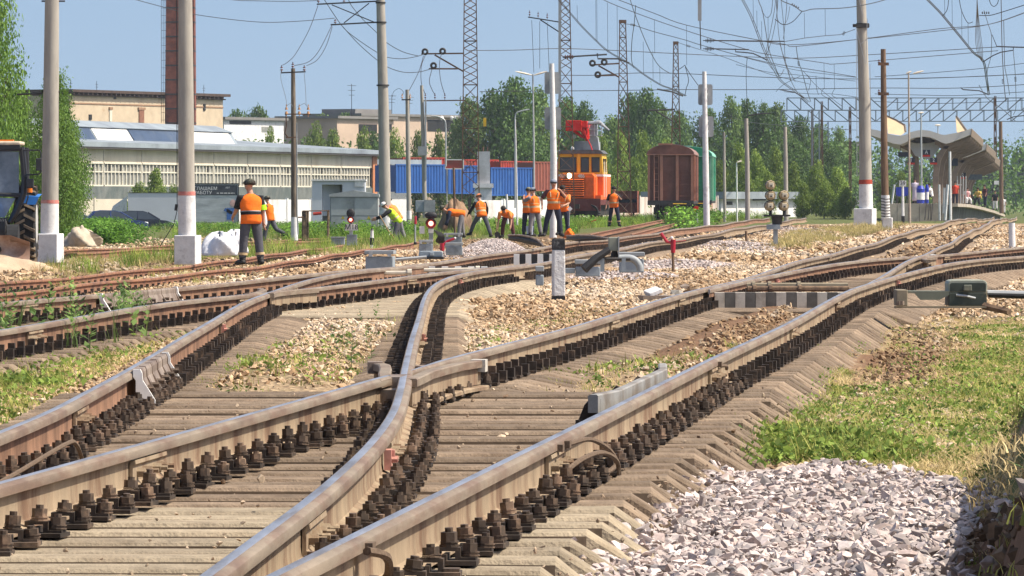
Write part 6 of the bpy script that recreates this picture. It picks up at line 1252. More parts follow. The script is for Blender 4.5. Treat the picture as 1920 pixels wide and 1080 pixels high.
# ================================================================ vehicles (built about a local origin, then set down)
def lthing(name,label,cat,pos,rz):
    o=empty(name,pos,label,cat); o.rotation_euler.z=rz; W[o.name]=Vector(); return o
def lpart(o,name,mb,m,smooth=False,bevel=0.,label=None):
    return obj(name,mb,m,o,label,smooth=smooth,bevel=bevel)
orange=mat('orange_vehicle_paint',(.78,.14,.014),rough=.45,var=.12,scale=1.5,col2=(.50,.06,.015),thr=.6); yellow=mat('yellow_cab_paint',(.72,.42,.025),rough=.45,var=.1,scale=1.5,col2=(.5,.3,.05),thr=.62); glassv=glass('vehicle_glass',(.03,.04,.045)); under=mat('sooty_underframe',(.022,.021,.021),rough=.85,var=.4,scale=3,col2=(.06,.045,.035)); redcr=mat('red_crane_paint',(.62,.02,.012),rough=.4,var=.12,scale=2); greycr=mat('grey_crane_paint',(.32,.33,.35),rough=.5,var=.12)
lo=lthing('works_vehicle','orange and yellow railway works vehicle with a red crane on its roof and headlights on','rail vehicle',base(1083,330),-.080)
lo.location.z=-.32; lo.scale=(.86,1,1)
lpart(lo,'frame',MB().bx(-1.5,1.5,.2,12,.95,1.25),mat('dark_red_frame',(.12,.03,.025),rough=.8,var=.3))
lpart(lo,'buffer_beam',MB().bx(-1.5,1.5,-.05,.2,.62,1.3),mat('dark_red_frame',(0,0,0)))
h=lpart(lo,'bonnet',MB().prism([(-1.25,1.3),(1.1,1.3),(1.1,2.55),(.95,2.72),(-1.1,2.72),(-1.25,2.55)],.2,2.3),orange,bevel=.03)
lpart(h,'grille_surround',MB().bx(-1.1,.42,.14,.2,1.42,2.45),mat('dark_grille',(.05,.012,.01),rough=.8)); g=MB()
for i in range(8): g.box((-.34,.13,1.5+.125*i),(1.5,.06,.06),0,0,None,(-.5,0,0))
W[h.name]=Vector(); lpart(h,'grille_slats',g,orange); lpart(h,'bonnet_door',MB().bx(.52,1.02,.15,.2,1.42,2.5),mat('dark_orange_paint',(.66,.10,.012),rough=.45))
lpart(lo,'bonnet_side',MB().bx(1.1,1.14,.5,2.2,1.5,2.5),orange); lpart(lo,'step_side',MB().bx(1.1,1.5,.3,2.3,1.25,1.5),orange)
c=lpart(lo,'cab',MB().prism([(-1.5,1.25),(1.5,1.25),(1.5,2.7),(-1.5,2.7)],2.3,9),orange,bevel=.03)
lpart(lo,'white_stripe',MB().bx(-1.515,1.515,2.27,9.02,2.56,2.68),white)
lpart(lo,'upper_cab',MB().prism([(-1.5,2.7),(1.5,2.7),(1.42,3.85),(-1.42,3.85)],2.3,6.2),yellow,bevel=.03)
for a,b in ((-1.32,-.32),(.08,.52),(.78,1.22)): w_=lpart(lo,'window',MB().bx(a,b,2.25,2.31,2.85,3.6),glassv,bevel=.02); lpart(w_,'window_frame',MB().bx(a-.05,b+.05,2.27,2.30,2.80,3.65),mat('window_rubber',(.02,.02,.02),rough=.7))
for y0 in (2.7,4.3): lpart(lo,'side_window',MB().box((1.475,y0+.55,3.2),(.06,1.0,.75),0,0,None,(0,-.07,0)),glassv)
lpart(lo,'grab_rail',MB().tube([(1.56,2.5,1.4),(1.56,2.5,3.4)],.025,6).tube([(1.56,4.1,1.4),(1.56,4.1,3.4)],.025,6),white)
lpart(lo,'roof',MB().prism([(-1.55,3.85),(1.55,3.85),(1.3,4.05),(-1.3,4.05)],2.15,6.4),mat('dark_cab_roof',(.10,.10,.10),rough=.6)); lpart(lo,'wiper_pillar',MB().bx(-.20,-.02,2.2,2.3,2.75,3.9),yellow)
lpart(lo,'crane_base',MB().bx(-.75,.75,6.6,8,2.7,4.6).bx(-.6,.9,6.4,7.8,4.05,4.55),greycr); lpart(lo,'crane_turret',MB().prism([(-.05,4.1),(1.0,4.1),(.9,4.8),(.55,4.95),(.3,4.75),(-.1,4.35)],5.4,6.4),greycr)
lpart(lo,'crane_boom',MB().bx(-.95,.35,3.4,8,5.35,5.72).bx(-1.05,.0,3.2,3.6,5.15,5.75).bx(-.9,.30,4,6,5.2,5.4),redcr,bevel=.02)
for q,r_ in (([(-.85,3.6,5.4),(-.15,4,4.9),(.25,4.3,4.75)],.09),([(-.2,3.6,5.4),(.10,4,5.0),(.30,4.2,4.65)],.12),([(.1,3.5,5.4),(.3,3.6,4.8),(.6,3.5,4.3),(1.0,2.5,3.4)],.035),([(.3,4,5.3),(.35,4,4.7)],.14)): lpart(lo,'crane_arm',MB().tube(q,r_,8),redcr)
bk=MB(); 
for z in (4.9,5.25,5.6): bk.tube([(.42,4,z),(1.25,4,z),(1.25,5,z)],.025,5)
for x in (.42,.8,1.25): bk.tube([(x,4,4.85),(x,4,5.6)],.025,5)
lpart(lo,'work_basket',bk.bx(.5,.95,4.1,5,4.85,5.5),greycr); lpart(lo,'basket_arm',MB().tube([(.3,4.2,5.6),(1.1,4.2,5.65),(1.75,4.2,5.2)],[.09,.13,.05],8),greycr); lpart(lo,'roof_lamp',MB().sph((-.55,2.6,4.15),.12,8),white); lpart(lo,'white_globe',MB().sph((-.62,5,4.85),.13,10),white)
for x,z in ((-.55,2.6),(.95,.90)):
    f=lpart(lo,'headlamp',MB().tube([(x,.10,z),(x,.22,z)],.19,14),darkst); W[f.name]=Vector(); lpart(f,'lit_lens',MB().tube([(x,.06,z),(x,.10,z)],.15,12),litw)
text('024','number',white,.26,(-1.0,.185,2.58),lo); text('486','number',white,.3,(.22,.185,2.58),lo)
for y in (1.4,3.4,8.2,10.2):
    for s in (-1,1): w_=lpart(lo,'wheel',MB().tube([(s*.72,y,.46),(s*.86,y,.46)],.46,18),under)
lpart(lo,'underframe',MB().bx(-1.2,1.2,.5,11.5,.35,.95).bx(-.85,-.55,-.1,.3,.25,.7).bx(.5,1.35,.0,.35,.35,.7),under); lpart(lo,'coupler',MB().bx(-.15,.15,-.45,.1,.75,1.0),under)
for q in ([(.9,-.1,.95),(1.25,-.2,.8),(1.3,-.15,.45),(1.1,-.1,.25)],[(1.0,-.1,.9),(1.35,-.1,.6),(1.2,-.12,.3)],[(-1.0,-.1,.8),(-.8,-.25,.45),(-.6,-.1,.7)]): lpart(lo,'air_hose',MB().tube(smoothpts(q),.045,7),black)
for s in (-1,1): lpart(lo,'step',MB().bx(s*1.3-.2,s*1.3+.2,-.05,.2,.45,.5),under)
def wagon(label,y0,px,body,roofm,rib,seed):
    o=lthing('goods_wagon',label,'goods wagon',(P(px,0,y0).x,y0,-.30),-.052); Lw=13.8; w2=1.375
    lpart(o,'body',MB().bx(-w2,w2,.12,Lw,1.15,3.98),body)
    for z in np.arange(1.45,3.3,.235): lpart(o,'end_rib',MB().prism([(.55,z-.06),(w2-.12,z-.06),(w2-.12,z+.03),(.55,z+.03)],.06,.12),body)
    for x in (-.55,.42): lpart(o,'end_post',MB().bx(x-.09,x+.09,-.02,.118,.95,3.98),rib)
    for x in (-w2+.05,w2-.05): lpart(o,'corner_post',MB().bx(x-.07,x+.07,.02,.125,1.1,3.98),rib)
    la=MB(); la.tube([(-1.0,.02,1.1),(-1.0,.02,3.95)],.03,5); la.tube([(-.72,.02,1.1),(-.72,.02,3.95)],.03,5)
    for k in range(8): la.tube([(-1.0,.02,1.35+.36*k),(-.72,.02,1.35+.36*k)],.022,4)
    lpart(o,'end_ladder',la,rib)
    lpart(o,'end_sill',MB().bx(-w2-.03,w2+.03,-.04,.3,.86,1.15),mat('dark_wagon_sill',(.05,.045,.045),rough=.85,var=.3)); arc=[(-w2-.1,3.98)]+[((w2+.1)*math.cos(a),3.98+.64*math.sin(a)) for a in [PI-PI*k/12 for k in range(1,12)]]+[(w2+.1,3.98)]
    lpart(o,'roof',MB().prism(arc,-.02,Lw+.1),roofm,smooth=True); lpart(o,'end_gable',MB().prism([(x*.97,3.985+(z-3.98)*.93) for x,z in arc],-.05,-.021),body); lpart(o,'roof_edge',MB().bx(-w2-.08,w2+.08,-.06,.02,3.94,4.0),rib); lpart(o,'roof_walk',MB().bx(-.75,.1,-.1,.6,4.55,4.66),rib)
    for y in np.arange(.7,Lw,1.05):
        if abs(y-Lw/2)<1.3: continue
        lpart(o,'side_post',MB().bx(w2,w2+.08,y-.06,y+.06,1.1,3.95),rib)
    d=lpart(o,'side_door',MB().bx(w2+.02,w2+.12,Lw/2-1.2,Lw/2+1.2,1.2,3.85),body); lpart(o,'side_sill',MB().bx(w2-.1,w2+.05,.1,Lw,.95,1.15),mat('dark_wagon_sill',(0,0,0)))
    sl2=MB(); sl2.tube([(w2+.10,.5,1.1),(w2+.10,.5,3.9)],.03,5).tube([(w2+.10,.95,1.1),(w2+.10,.95,3.9)],.03,5)
    for k in range(9): sl2.tube([(w2+.10,.5,1.3+.3*k),(w2+.10,.95,1.3+.3*k)],.025,4)
    lpart(o,'side_ladder',sl2,rib)
    for yb in (2.0,Lw-2.0):
        lpart(o,'bogie',MB().bx(-1.05,-.85,yb-1.3,yb+1.3,.3,.75).bx(.85,1.05,yb-1.3,yb+1.3,.3,.75).bx(-1,1,yb-.2,yb+.2,.4,.9),under)
        for y in (yb-.92,yb+.92):
            for s in (-1,1): lpart(o,'wheel',MB().tube([(s*.72,y,.47),(s*.85,y,.47)],.47,18),mat('rusty_wheel',(.07,.035,.028),rough=.8,var=.3))
    lpart(o,'coupler',MB().bx(-.16,.16,-.65,.2,.72,1.0),under); lpart(o,'brake_hose',MB().tube(smoothpts([(.3,-.05,.9),(.4,-.3,.7),(.3,-.35,.35)]),.04,6),black); lpart(o,'handle_rod',MB().tube([(-.1,-.08,.95),(1.0,-.08,.95)],.025,5),yellow)
    return o
brw=mat('brown_wagon_paint',(.15,.058,.042),rough=.8,var=.18,scale=1.0,col2=(.23,.095,.07),thr=.5,amt=.7); brr=mat('pinkish_brown_ribs',(.36,.16,.11),rough=.8,var=.2,scale=2); brroof=mat('brown_wagon_roof',(.25,.15,.13),rough=.75,var=.15,scale=1)
grw=mat('green_wagon_paint',(.02,.25,.13),rough=.6,var=.12,scale=1,col2=(.03,.17,.09),thr=.6); grr=mat('pale_green_ribs',(.24,.48,.34),rough=.7,var=.15); grroof=mat('pale_green_roof',(.20,.45,.34),rough=.6,var=.12)
wagon('brown wooden goods wagon with a shaded end and a ribbed corner',360,1257,brw,brroof,brr,1)
wagon('green goods wagon coupled behind the brown one',376.3,1293,grw,grroof,grr,2)
rc=lthing('scrap_crate','low rust-red open wagon with lettering on its end, between man and white fence','wagon',(P(1171,0,372).x,372,-.3),-.05)
lpart(rc,'body',MB().bx(-.55,.75,0,6,.35,1.75),mat('rust_red_wagon',(.30,.10,.065),rough=.85,var=.25,scale=1.5)); lpart(rc,'dark_band',MB().bx(-.56,.76,-.02,0,1.0,1.22),black)
for z in (.4,.9,1.3,1.68): lpart(rc,'rail_ledge',MB().bx(-.6,.8,-.06,0,z,z+.07),mat('rust_red_wagon',(0,0,0)))
for x in (-.4,.55): lpart(rc,'wheel',MB().tube([(x-.06,.6,.2),(x+.06,.6,.2)],.3,14),under)
# tractor
tk=lthing('tractor','blue and black wheeled tractor with a worn dozer blade, half cut by the left edge','tractor',(P(-40,0,125).x,125,P(0,494,125).z),R(1.5))
cabb=mat('black_cab_frame',(.018,.018,.02),rough=.45,spec=.5); blue=mat('blue_tractor_paint',(.03,.18,.55),rough=.4,var=.1); glt=mat('tinted_glass',(.10,.11,.13),rough=.06,spec=.9,var=.3,scale=1.2,col2=(.22,.24,.27),thr=.5); bladem=mat('worn_blade_steel',(.22,.13,.09),rough=.65,metal=.2,var=.3,scale=3,col2=(.34,.26,.22),thr=.5); zz=lambda py:(494-py)/F*125
for s in (-1,1):
    sx=lambda a,b:(min(s*a,s*b),max(s*a,s*b))
    lpart(tk,'cab_pillar',MB().tube([(s*.86,1.0,zz(275)),(s*.92,1.0,zz(330)),(s*.90,1.0,zz(362)),(s*.72,1.0,zz(400)),(s*.60,1.0,zz(418))],[.07,.07,.075,.08,.06],8),cabb)
    lpart(tk,'window',MB().add([(s*.1,1.0,zz(362)),(s*.80,1.0,zz(362)),(s*.80,1.0,zz(284)),(s*.1,1.0,zz(282))],[(0,1,2,3)]),glt); lpart(tk,'lower_window',MB().add([(s*.12,1.0,zz(408)),(s*.5,1.0,zz(408)),(s*.72,1.0,zz(372)),(s*.2,1.0,zz(370))],[(0,1,2,3)]),glt)
    lpart(tk,'cab_side_glass',MB().add([(s*.88,1.1,zz(362)),(s*.88,2.3,zz(362)),(s*.84,2.3,zz(284)),(s*.84,1.1,zz(284))],[(0,1,2,3)]),glt); lpart(tk,'rear_pillar',MB().tube([(s*.88,2.35,zz(275)),(s*.9,2.35,zz(400))],.06,8),cabb)
    a0,a1=sx(.68,1.13); ZW=.83; ty=lpart(tk,'rear_tyre',MB().tube([(a0,1.9,ZW),(a0+.03,1.9,.83),(a1-.03,1.9,.83),(a1,1.9,.83)],[.70,.80,.80,.70],28),tyre,smooth=True); W[ty.name]=Vector(); lg=MB()
    for k in range(22):
        for q in (0,1): an=2*PI*(k+.5*q)/22; cx=(a0+a1)/2+(.11 if q else -.11); lg.box((cx,1.9+math.cos(an)*.82,.83+math.sin(an)*.82),(.17,.10,.10),0,0,None,(an-PI/2,0,0.)) if False else lg.add(*(lambda M_: ([M_@Vector(v) for v in ((-.12,-.06,-.05),(.12,.06,-.05),(.12,.12,-.05),(-.12,0,-.05),(-.12,-.06,.045),(.12,.06,.045),(.12,.12,.045),(-.12,0,.045))],[(4,5,6,7),(0,1,5,4),(1,2,6,5),(2,3,7,6),(3,0,4,7)]))(Matrix.Translation((cx,1.9+math.cos(an)*.80,.83+math.sin(an)*.80))@Matrix.Rotation(an-PI/2,4,'X')@Matrix.Scale(-1 if q else 1,4,(1,0,0))))
    lpart(ty,'tread_lugs',lg,mat('dusty_tyre_lugs',(.15,.115,.08),rough=.9,var=.3,scale=6)); lpart(ty,'rim',MB().tube([(a0+.02,1.9,.83),(a1+.005,1.9,.83)],.42,16),mat('wheel_grey',(.45,.45,.43)))
    lpart(tk,'fender',MB().add([(s*.80,1.2,zz(384)),(s*1.14,1.2,zz(384)),(s*1.22,1.2,zz(369)),(s*.90,1.2,zz(367)),(s*.90,2.4,zz(362)),(s*1.22,2.4,zz(364))],[(0,1,2,3),(3,2,5,4)]),blue); f_=MB().tube([(s*.62,-.1,.42),(s*.86,-.1,.42)],.42,20); lpart(tk,'front_tyre',f_,tyre)
    lpart(tk,'mirror_arm',MB().tube([(s*.9,.95,zz(281)),(s*1.25,.9,zz(281)),(s*1.28,.9,zz(288)),(s*1.28,.9,zz(322)),(s*1.24,.9,zz(326)),(s*.92,.95,zz(328))],.018,6),cabb); lpart(tk,'mirror',MB().bx(*sx(1.17,1.30),.82,.90,zz(320),zz(296)),cabb,bevel=.02)
    lpart(tk,'work_lamp',MB().bx(*sx(.96,1.12),.85,1.0,zz(352),zz(335)),cabb,bevel=.02); lpart(tk,'indicator',MB().tube([(s*1.04,.88,zz(361)),(s*1.04,.88,zz(353))],.055,10),mat('orange_lens',(.75,.18,.01),rough=.3)); lpart(tk,'handrail',MB().tube([(s*.98,.9,zz(330)),(s*1.0,.9,zz(370)),(s*.96,.9,zz(382)),(s*.86,.9,zz(383))],.016,6),cabb)
    lpart(tk,'roof_lamp',MB().bx(*sx(.42,.62),.86,.95,zz(274),zz(267)),mat('lamp_glass',(.6,.6,.58),rough=.2),bevel=.015)
    lpart(tk,'door_frame',MB().tube([(s*.06,.98,zz(364)),(s*.84,.98,zz(366))],.045,6).tube([(s*.06,.98,zz(280)),(s*.84,.98,zz(280))],.04,6).tube([(s*.55,.98,zz(412)),(s*.1,.98,zz(412))],.04,6),cabb)
lpart(tk,'cab_roof',MB().bx(-.84,.84,.82,2.5,zz(271),zz(264)),mat('cream_roof',(.62,.52,.38),rough=.6),bevel=.03); lpart(tk,'roof_visor',MB().bx(-.84,.84,.85,1.0,zz(280),zz(271)),cabb,bevel=.02); lpart(tk,'roof_beacon',MB().bx(-.1,.68,.95,1.3,zz(264),zz(261)),mat('orange_lens',(0,0,0)))
lpart(tk,'bonnet',MB().prism([(-.36,.7),(.36,.7),(.36,1.18),(.25,1.34),(-.25,1.34),(-.36,1.18)],-1.0,.95),blue,bevel=.03); lpart(tk,'radiator_grille',MB().bx(-.3,.3,-1.04,-1.0,.75,1.2),cabb); lpart(tk,'seat',MB().bx(-.3,.3,1.7,2.1,zz(400),zz(330)),cabb)
lpart(tk,'chassis',MB().bx(-.42,.55,.2,2,.3,zz(415)).bx(-.3,.3,-1,.3,.35,.7),under)
hs=MB()
for k in range(6): hs.tube(smoothpts([(.28+.05*k,.5,zz(412)),(.34+.05*k,.3,zz(428)),(.25+.06*k,.4,zz(440))]),.022,6)
lpart(tk,'hydraulic_hoses',hs,black)
bl=MB(); rings=[]
for i in range(9):
    t=i/8; z=.05+.56*t; y=-1.45-.16*math.sin(t*PI)*-1+.05*t; rings.append((y,z))
bl.loft([[(x,y,z-(.0 if abs(x)<1.1 else .14*(z>.5))) for y,z in rings]+[(x,y+.05,z-(.0 if abs(x)<1.1 else .14*(z>.5))) for y,z in rings[::-1]] for x in (-1.25,-1.0,0,.75,1.16)]); lpart(tk,'dozer_blade',bl,bladem,smooth=True); lpart(tk,'cutting_edge',MB().box((-.04,-1.5,.0),(2.42,.05,.16),0,0,None,(-.2,0,0)),mat('pale_cutting_edge',(.50,.42,.38),rough=.6,var=.2,scale=6))
for k in range(9): lpart(tk,'edge_bolt',MB().tube([(-1.1+.26*k,-1.56,.03),(-1.1+.26*k,-1.53,.03)],.03,8),bladem)
for s in (-.5,.5): lpart(tk,'push_arm',MB().tube([(s,-1.35,.3),(s,.4,.45)],.07,6),under)
# ================================================================ platform with canopies
plt=mat('platform_concrete',(.42,.36,.29),rough=.9,var=.15,scale=.8,col2=(.30,.25,.2),thr=.55); pltd=mat('shaded_platform_wall',(.11,.12,.105),rough=.95,var=.3,scale=.7,col2=(.06,.06,.055)); canm=mat('canopy_fascia_grey',(.50,.48,.45),rough=.6,var=.08,scale=.6); canb=mat('canopy_soffit_brown',(.21,.16,.12),rough=.8,var=.2,scale=1.5); canw=mat('canopy_white_panel',(.50,.51,.52),rough=.5,var=.06)  # the dark side wall colour holds the shade under the deck overhang
pf=empty('platform',(P(1720,0,400).x,400,-.6),'raised railway platform with a pale end wall and a dark curved side','platform')
ed=[(400,1661,1789,381.5),(430,1672,1812,383),(470,1684,1836,388),(530,1700,1860,395),(610,1716,1880,402.5)]
X=lambda px,Y:P(px,0,Y).x
top=[];wall=[]
for Y,a,b,yt in ed:
    z=P(0,yt,Y).z; xa,xb=X(a,Y),X(b,Y); top.append([(xa,Y,z-.22),(xb+.25,Y,z-.22),(xb+.25,Y,z),(xa,Y,z)]); wall.append([(xa+.1,Y+.05,z-2.2),(xb-.5,Y+.05,z-2.2),(xb-.25,Y+.05,z-.225),(xa+.1,Y+.05,z-.225)])
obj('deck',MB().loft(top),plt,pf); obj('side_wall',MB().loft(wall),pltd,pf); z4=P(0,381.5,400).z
pe=MB(); n=6
for i in range(n): a=X(1661,400)+(X(1786,400)-X(1661,400))*i/n; b=X(1661,400)+(X(1786,400)-X(1661,400))*(i+1)/n; pe.bx(a+.015,b-.015,399.85,400.04,-1.6,z4-.02)
obj('end_wall',pe,plt,pf)
rl_=MB()
for px in (1737,1743,1749): rl_.tube([P(px,382,399.7),P(px-3,412,399.2)],.035,5)
obj('handrails',rl_,darkst,pf); obj('dark_niche',MB().bx(X(1777,400),X(1784,400),399.8,399.86,-1.5,z4-.1),under,pf)
UP=[(1628,241.5),(1645,244),(1658,248.5),(1672,252.5),(1685,255),(1697,253),(1708,247.5),(1720,244.5),(1731,243.6),(1743,245),(1754,248.5),(1764,252),(1771,253),(1782,251),(1796,248.5),(1809,245),(1822,240.6)]
DN=[(1820,252.5),(1808,257.5),(1796,262),(1782,267.5),(1773,269.5),(1764,266.5),(1752,260.5),(1742,257),(1731,256),(1720,257),(1710,259.5),(1699,266.5),(1688,271),(1676,269.5),(1665,265.5),(1650,259),(1628,252)]
def canopy(label,Y,dx,dz,full,depth):
    o=empty('canopy',(P(1757,0,Y).x+dx,Y,0),label,'canopy'); cv=lambda p,t=0.:Vector((P(p[0],p[1],420).x+dx+.115*t,Y+t,P(p[0],p[1],420).z+dz-.024*t))
    u=UP if full else UP[12:]; d=DN if full else DN[:6]; up1=Vector((0,0,-.14))
    obj('roof_shell',MB().loft([[cv(p,0) for p in u+d],[cv(p,depth) for p in u+d]]),canm,o); b=DN[:7]
    obj('soffit',MB().loft([[cv(p,t)+Vector((0,0,-.03)) for p in b]+[cv(p,t)+up1 for p in b[::-1]] for t in (.7,depth-.1)]),canb,o); so=MB()
    for k in range(7):
        t=.8+(depth-1.4)*k/6; so.loft([[cv(p,t)+up1,cv(p,t+.3)+up1,cv(p,t+.3)+up1*2.6,cv(p,t)+up1*2.6] for p in b])
    obj('soffit_ribs',so,canb,o); obj('edge_board',MB().loft([[cv((1821.8,241.5),t),cv((1822.6,241.5),t),cv((1821,255),t),cv((1820.2,255),t)] for t in (-.02,depth)]),canb,o)
    ctr=[(1790,264),(1774,270),(1763,279),(1755,290),(1750,303),(1748,330),(1748,381)]; thick=[.15,.6,.95,1.0,.9,.75,.7]
    for k in range(4):
        t=.8+k*(depth-2.5)/3; obj('stem_rib',MB().loft([[cv(q,t),cv(q,t)+Vector((h*.55,0,.12)),cv(q,t+.6)+Vector((h*.55,0,.12)),cv(q,t+.6)] for q,h in zip(ctr,thick)]),canb,o)
    return o
k1=canopy('nearest wavy platform canopy with a flared right wing and curved stem',420,0,0,True,24)
ow=MB().prism([(P(a,b,422).x,P(a,b,422).z) for a,b in ((1700,266),(1731,257.5),(1755,263),(1768,270),(1752,290),(1744,300),(1716,292),(1708,278))],422,422.2,'y'); obj('white_panel',ow,canw,k1)
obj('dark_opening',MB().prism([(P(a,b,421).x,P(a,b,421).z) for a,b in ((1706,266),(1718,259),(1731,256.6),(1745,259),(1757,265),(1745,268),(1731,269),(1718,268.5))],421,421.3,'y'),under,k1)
obj('stem_left',MB().tube(smoothpts([P(a,b,424) for a,b in ((1690,271),(1706,279),(1715,290),(1718,310),(1719,382))]),.22,8),canb,k1)
k2=canopy('second canopy wing stepping down behind the nearest one',448,P(1850,269,448).x-P(1822,240.6,420).x,P(0,269,448).z-P(0,240.6,420).z,False,22)
k3=canopy('third and lowest canopy wing at the far end of the platform',478,P(1862,288,478).x-P(1822,240.6,420).x,P(0,288,478).z-P(0,240.6,420).z,False,18)
creamp=mat('cream_cladding',(.66,.48,.29),rough=.8,var=.1,scale=1)
for lb,pts,Y in (('cream cladding sheets leaning on the left end of the nearest canopy',((1664,216),(1682,224),(1698,234),(1699,247),(1689,254),(1665,250)),428),('small cream gable standing on the right wing of the nearest canopy',((1794,217),(1797,219),(1814,246),(1796,250),(1794,246)),424)):
    o=empty('cladding',P(*pts[0],Y),lb,'cladding'); zb_=min(P(a,b,Y).z for a,b in pts); q_=[P(a,b,Y)+Vector((0,(P(a,b,Y).z-zb_)*.9,0)) for a,b in pts]; obj('sheet',MB().loft([q_,[v_+Vector((0,.1,0)) for v_ in q_]]),creamp,o)
    for (a,b),(c,d) in (zip(pts[:3],pts[1:4])): A_,B_=[P(*v_,Y)+Vector((0,(P(*v_,Y).z-zb_)*.9-.05,0)) for v_ in ((a,b),(c,d))]; obj('edge_batten',MB().tube([A_,B_],.05,4),canb,o)
bluep=mat('blue_plastic',(.025,.045,.36),rough=.4,var=.1); signd=mat('dark_sign_board',(.03,.033,.05),rough=.4,var=.1); signr=mat('red_sign_strip',(.55,.03,.015),rough=.5); ww=mat('white_sign_letter',(.8,.8,.8),rough=.5,var=.02)
def psign(label,Y,x0,x1,y0,y1,s=None,strip=False,m=signd,hang=None,tm=ww):
    o=empty('platform_sign',P((x0+x1)/2,y1,Y),label,'sign'); obj('board',MB().bx(X(x0,Y),X(x1,Y),Y,Y+.12,P(0,y1,Y).z,P(0,y0,Y).z),m,o)
    if strip: obj('red_strip',MB().bx(X(x0,Y),X(x1,Y),Y-.03,Y+.1,P(0,y1+3.5,Y).z,P(0,y1,Y).z),signr,o)
    if s: text(s,'lettering',tm,S(y1-y0,Y)*.95,(X((x0+x1)/2,Y),Y-.02,P(0,(y0+y1)/2,Y).z),o)
    if hang:
        for px in hang: obj('hanger',MB().tube([P(px,y0,Y+.05),P(px,y0-14,Y+.05)],.03,4),darkst,o)
    return o
psign('dark departure board hanging left under the nearest canopy',421.5,1684,1707,285,294,None,False,signd,(1688,1703)); psign('dark sign with a white letter A above a red strip',420.6,1730,1744,281,290.5,'А',True); psign('dark platform sign with a white 2 under the nearest canopy',420.4,1744,1757,296,305,'2',True); psign('dark platform sign with a white 1 behind the lamp post',421,1702,1715,296,305,'1',True)
psign('wide blue-black display under the first canopy wing',440,1767,1796,297,311,None,False,mat('blue_black_display',(.02,.03,.06),rough=.3)); psign('dark platform sign with a white 2 under the far wing',460,1799,1811,324,332,'2',True); psign('grey-blue display board beyond the last canopy',470,1815,1842,327,337,None,False,mat('grey_blue_display',(.10,.13,.16),rough=.4)); psign('small pale sign on a post at the platform end',520,1864,1873,339,346,None,False,whitew)
kp=empty('marker_sign',base(1692,330),'white plate reading 39 on a whitewashed stake by the platform','sign'); Y=330; obj('stake',MB().tube([P(1693,418,Y),P(1692.5,349,Y)],[S(6,Y)/2,S(4.4,Y)/2],7),whitew,kp); obj('black_foot',MB().tube([P(1693.2,419,Y),P(1693,405,Y)],S(3.4,Y),7),black,kp); obj('plate',MB().bx(X(1685.5,Y),X(1699,Y),Y-.14,Y-.10,P(0,349.5,Y).z,P(0,338.5,Y).z),whitew,kp); text('39','number',black,S(11,Y)*.95,(X(1692.3,Y),Y-.15,P(0,344,Y).z),kp)
def bin_(label,px,y0,y1,w_,Y):
    b=P(px,y1,Y); o=empty('litter_bin',b,label,'bin'); obj('tub',MB().cyl(b,S(w_,Y)/2*.9,S(y1-y0,Y)*.8,14,0,S(w_,Y)/2),bluep,o,smooth=True); obj('lid',MB().cyl(b+Vector((0,0,S(y1-y0,Y)*.8)),S(w_,Y)/2*1.05,S(y1-y0,Y)*.2,14,0,S(w_,Y)/2*.6),bluep,o,smooth=True)
    lb=MB().tube([b+Vector((0,-.05,S(y1-y0,Y)*.2)),b+Vector((0,-.05,S(y1-y0,Y)*.6))],S(w_,Y)/2*.96,14); obj('pale_wrap',lb,white,o,smooth=True)
bin_('blue and white drum bin in front of the platform people',1726,348,381,16,401); bin_('narrow blue bin right of the drum bin',1738,346,381,7,401.5)
be=empty('bench',P(1688,381,402),'blue bench board behind the plate reading 39','bench'); obj('backrest',MB().bx(X(1680,402),X(1703,402),402,402.1,P(0,368,402).z,P(0,351,402).z),bluep,be)
for px in (1682,1701): obj('leg',MB().tube([P(px,381,402),P(px,366,402)],.05,5),darkst,be)
gb=empty('barrier',P(1762,381,400),'pale slanted fence boards at the platform edge','barrier')
for a,b,c,d,w_ in ((1762,413,1761,346,4),(1772,413,1777,346,5),(1672,382,1677,346,4),(1769,400,1771,352,4)): obj('board',MB().tube([P(a,b,399),P(c,d,399)],S(w_,399)/2,6),whitew,gb)
fr=empty('railing',P(1812,372,440),'pale frame railing on the platform under the canopy wings','railing')
for px,yb in ((1795,382),(1801,382),(1806,381),(1811,381)): obj('post',MB().tube([P(px,yb,440),P(px,330,440)],.045,5),galv,fr)
obj('bar',MB().tube([P(1789,347,440),P(1803,347,440)],.05,5),galv,fr)
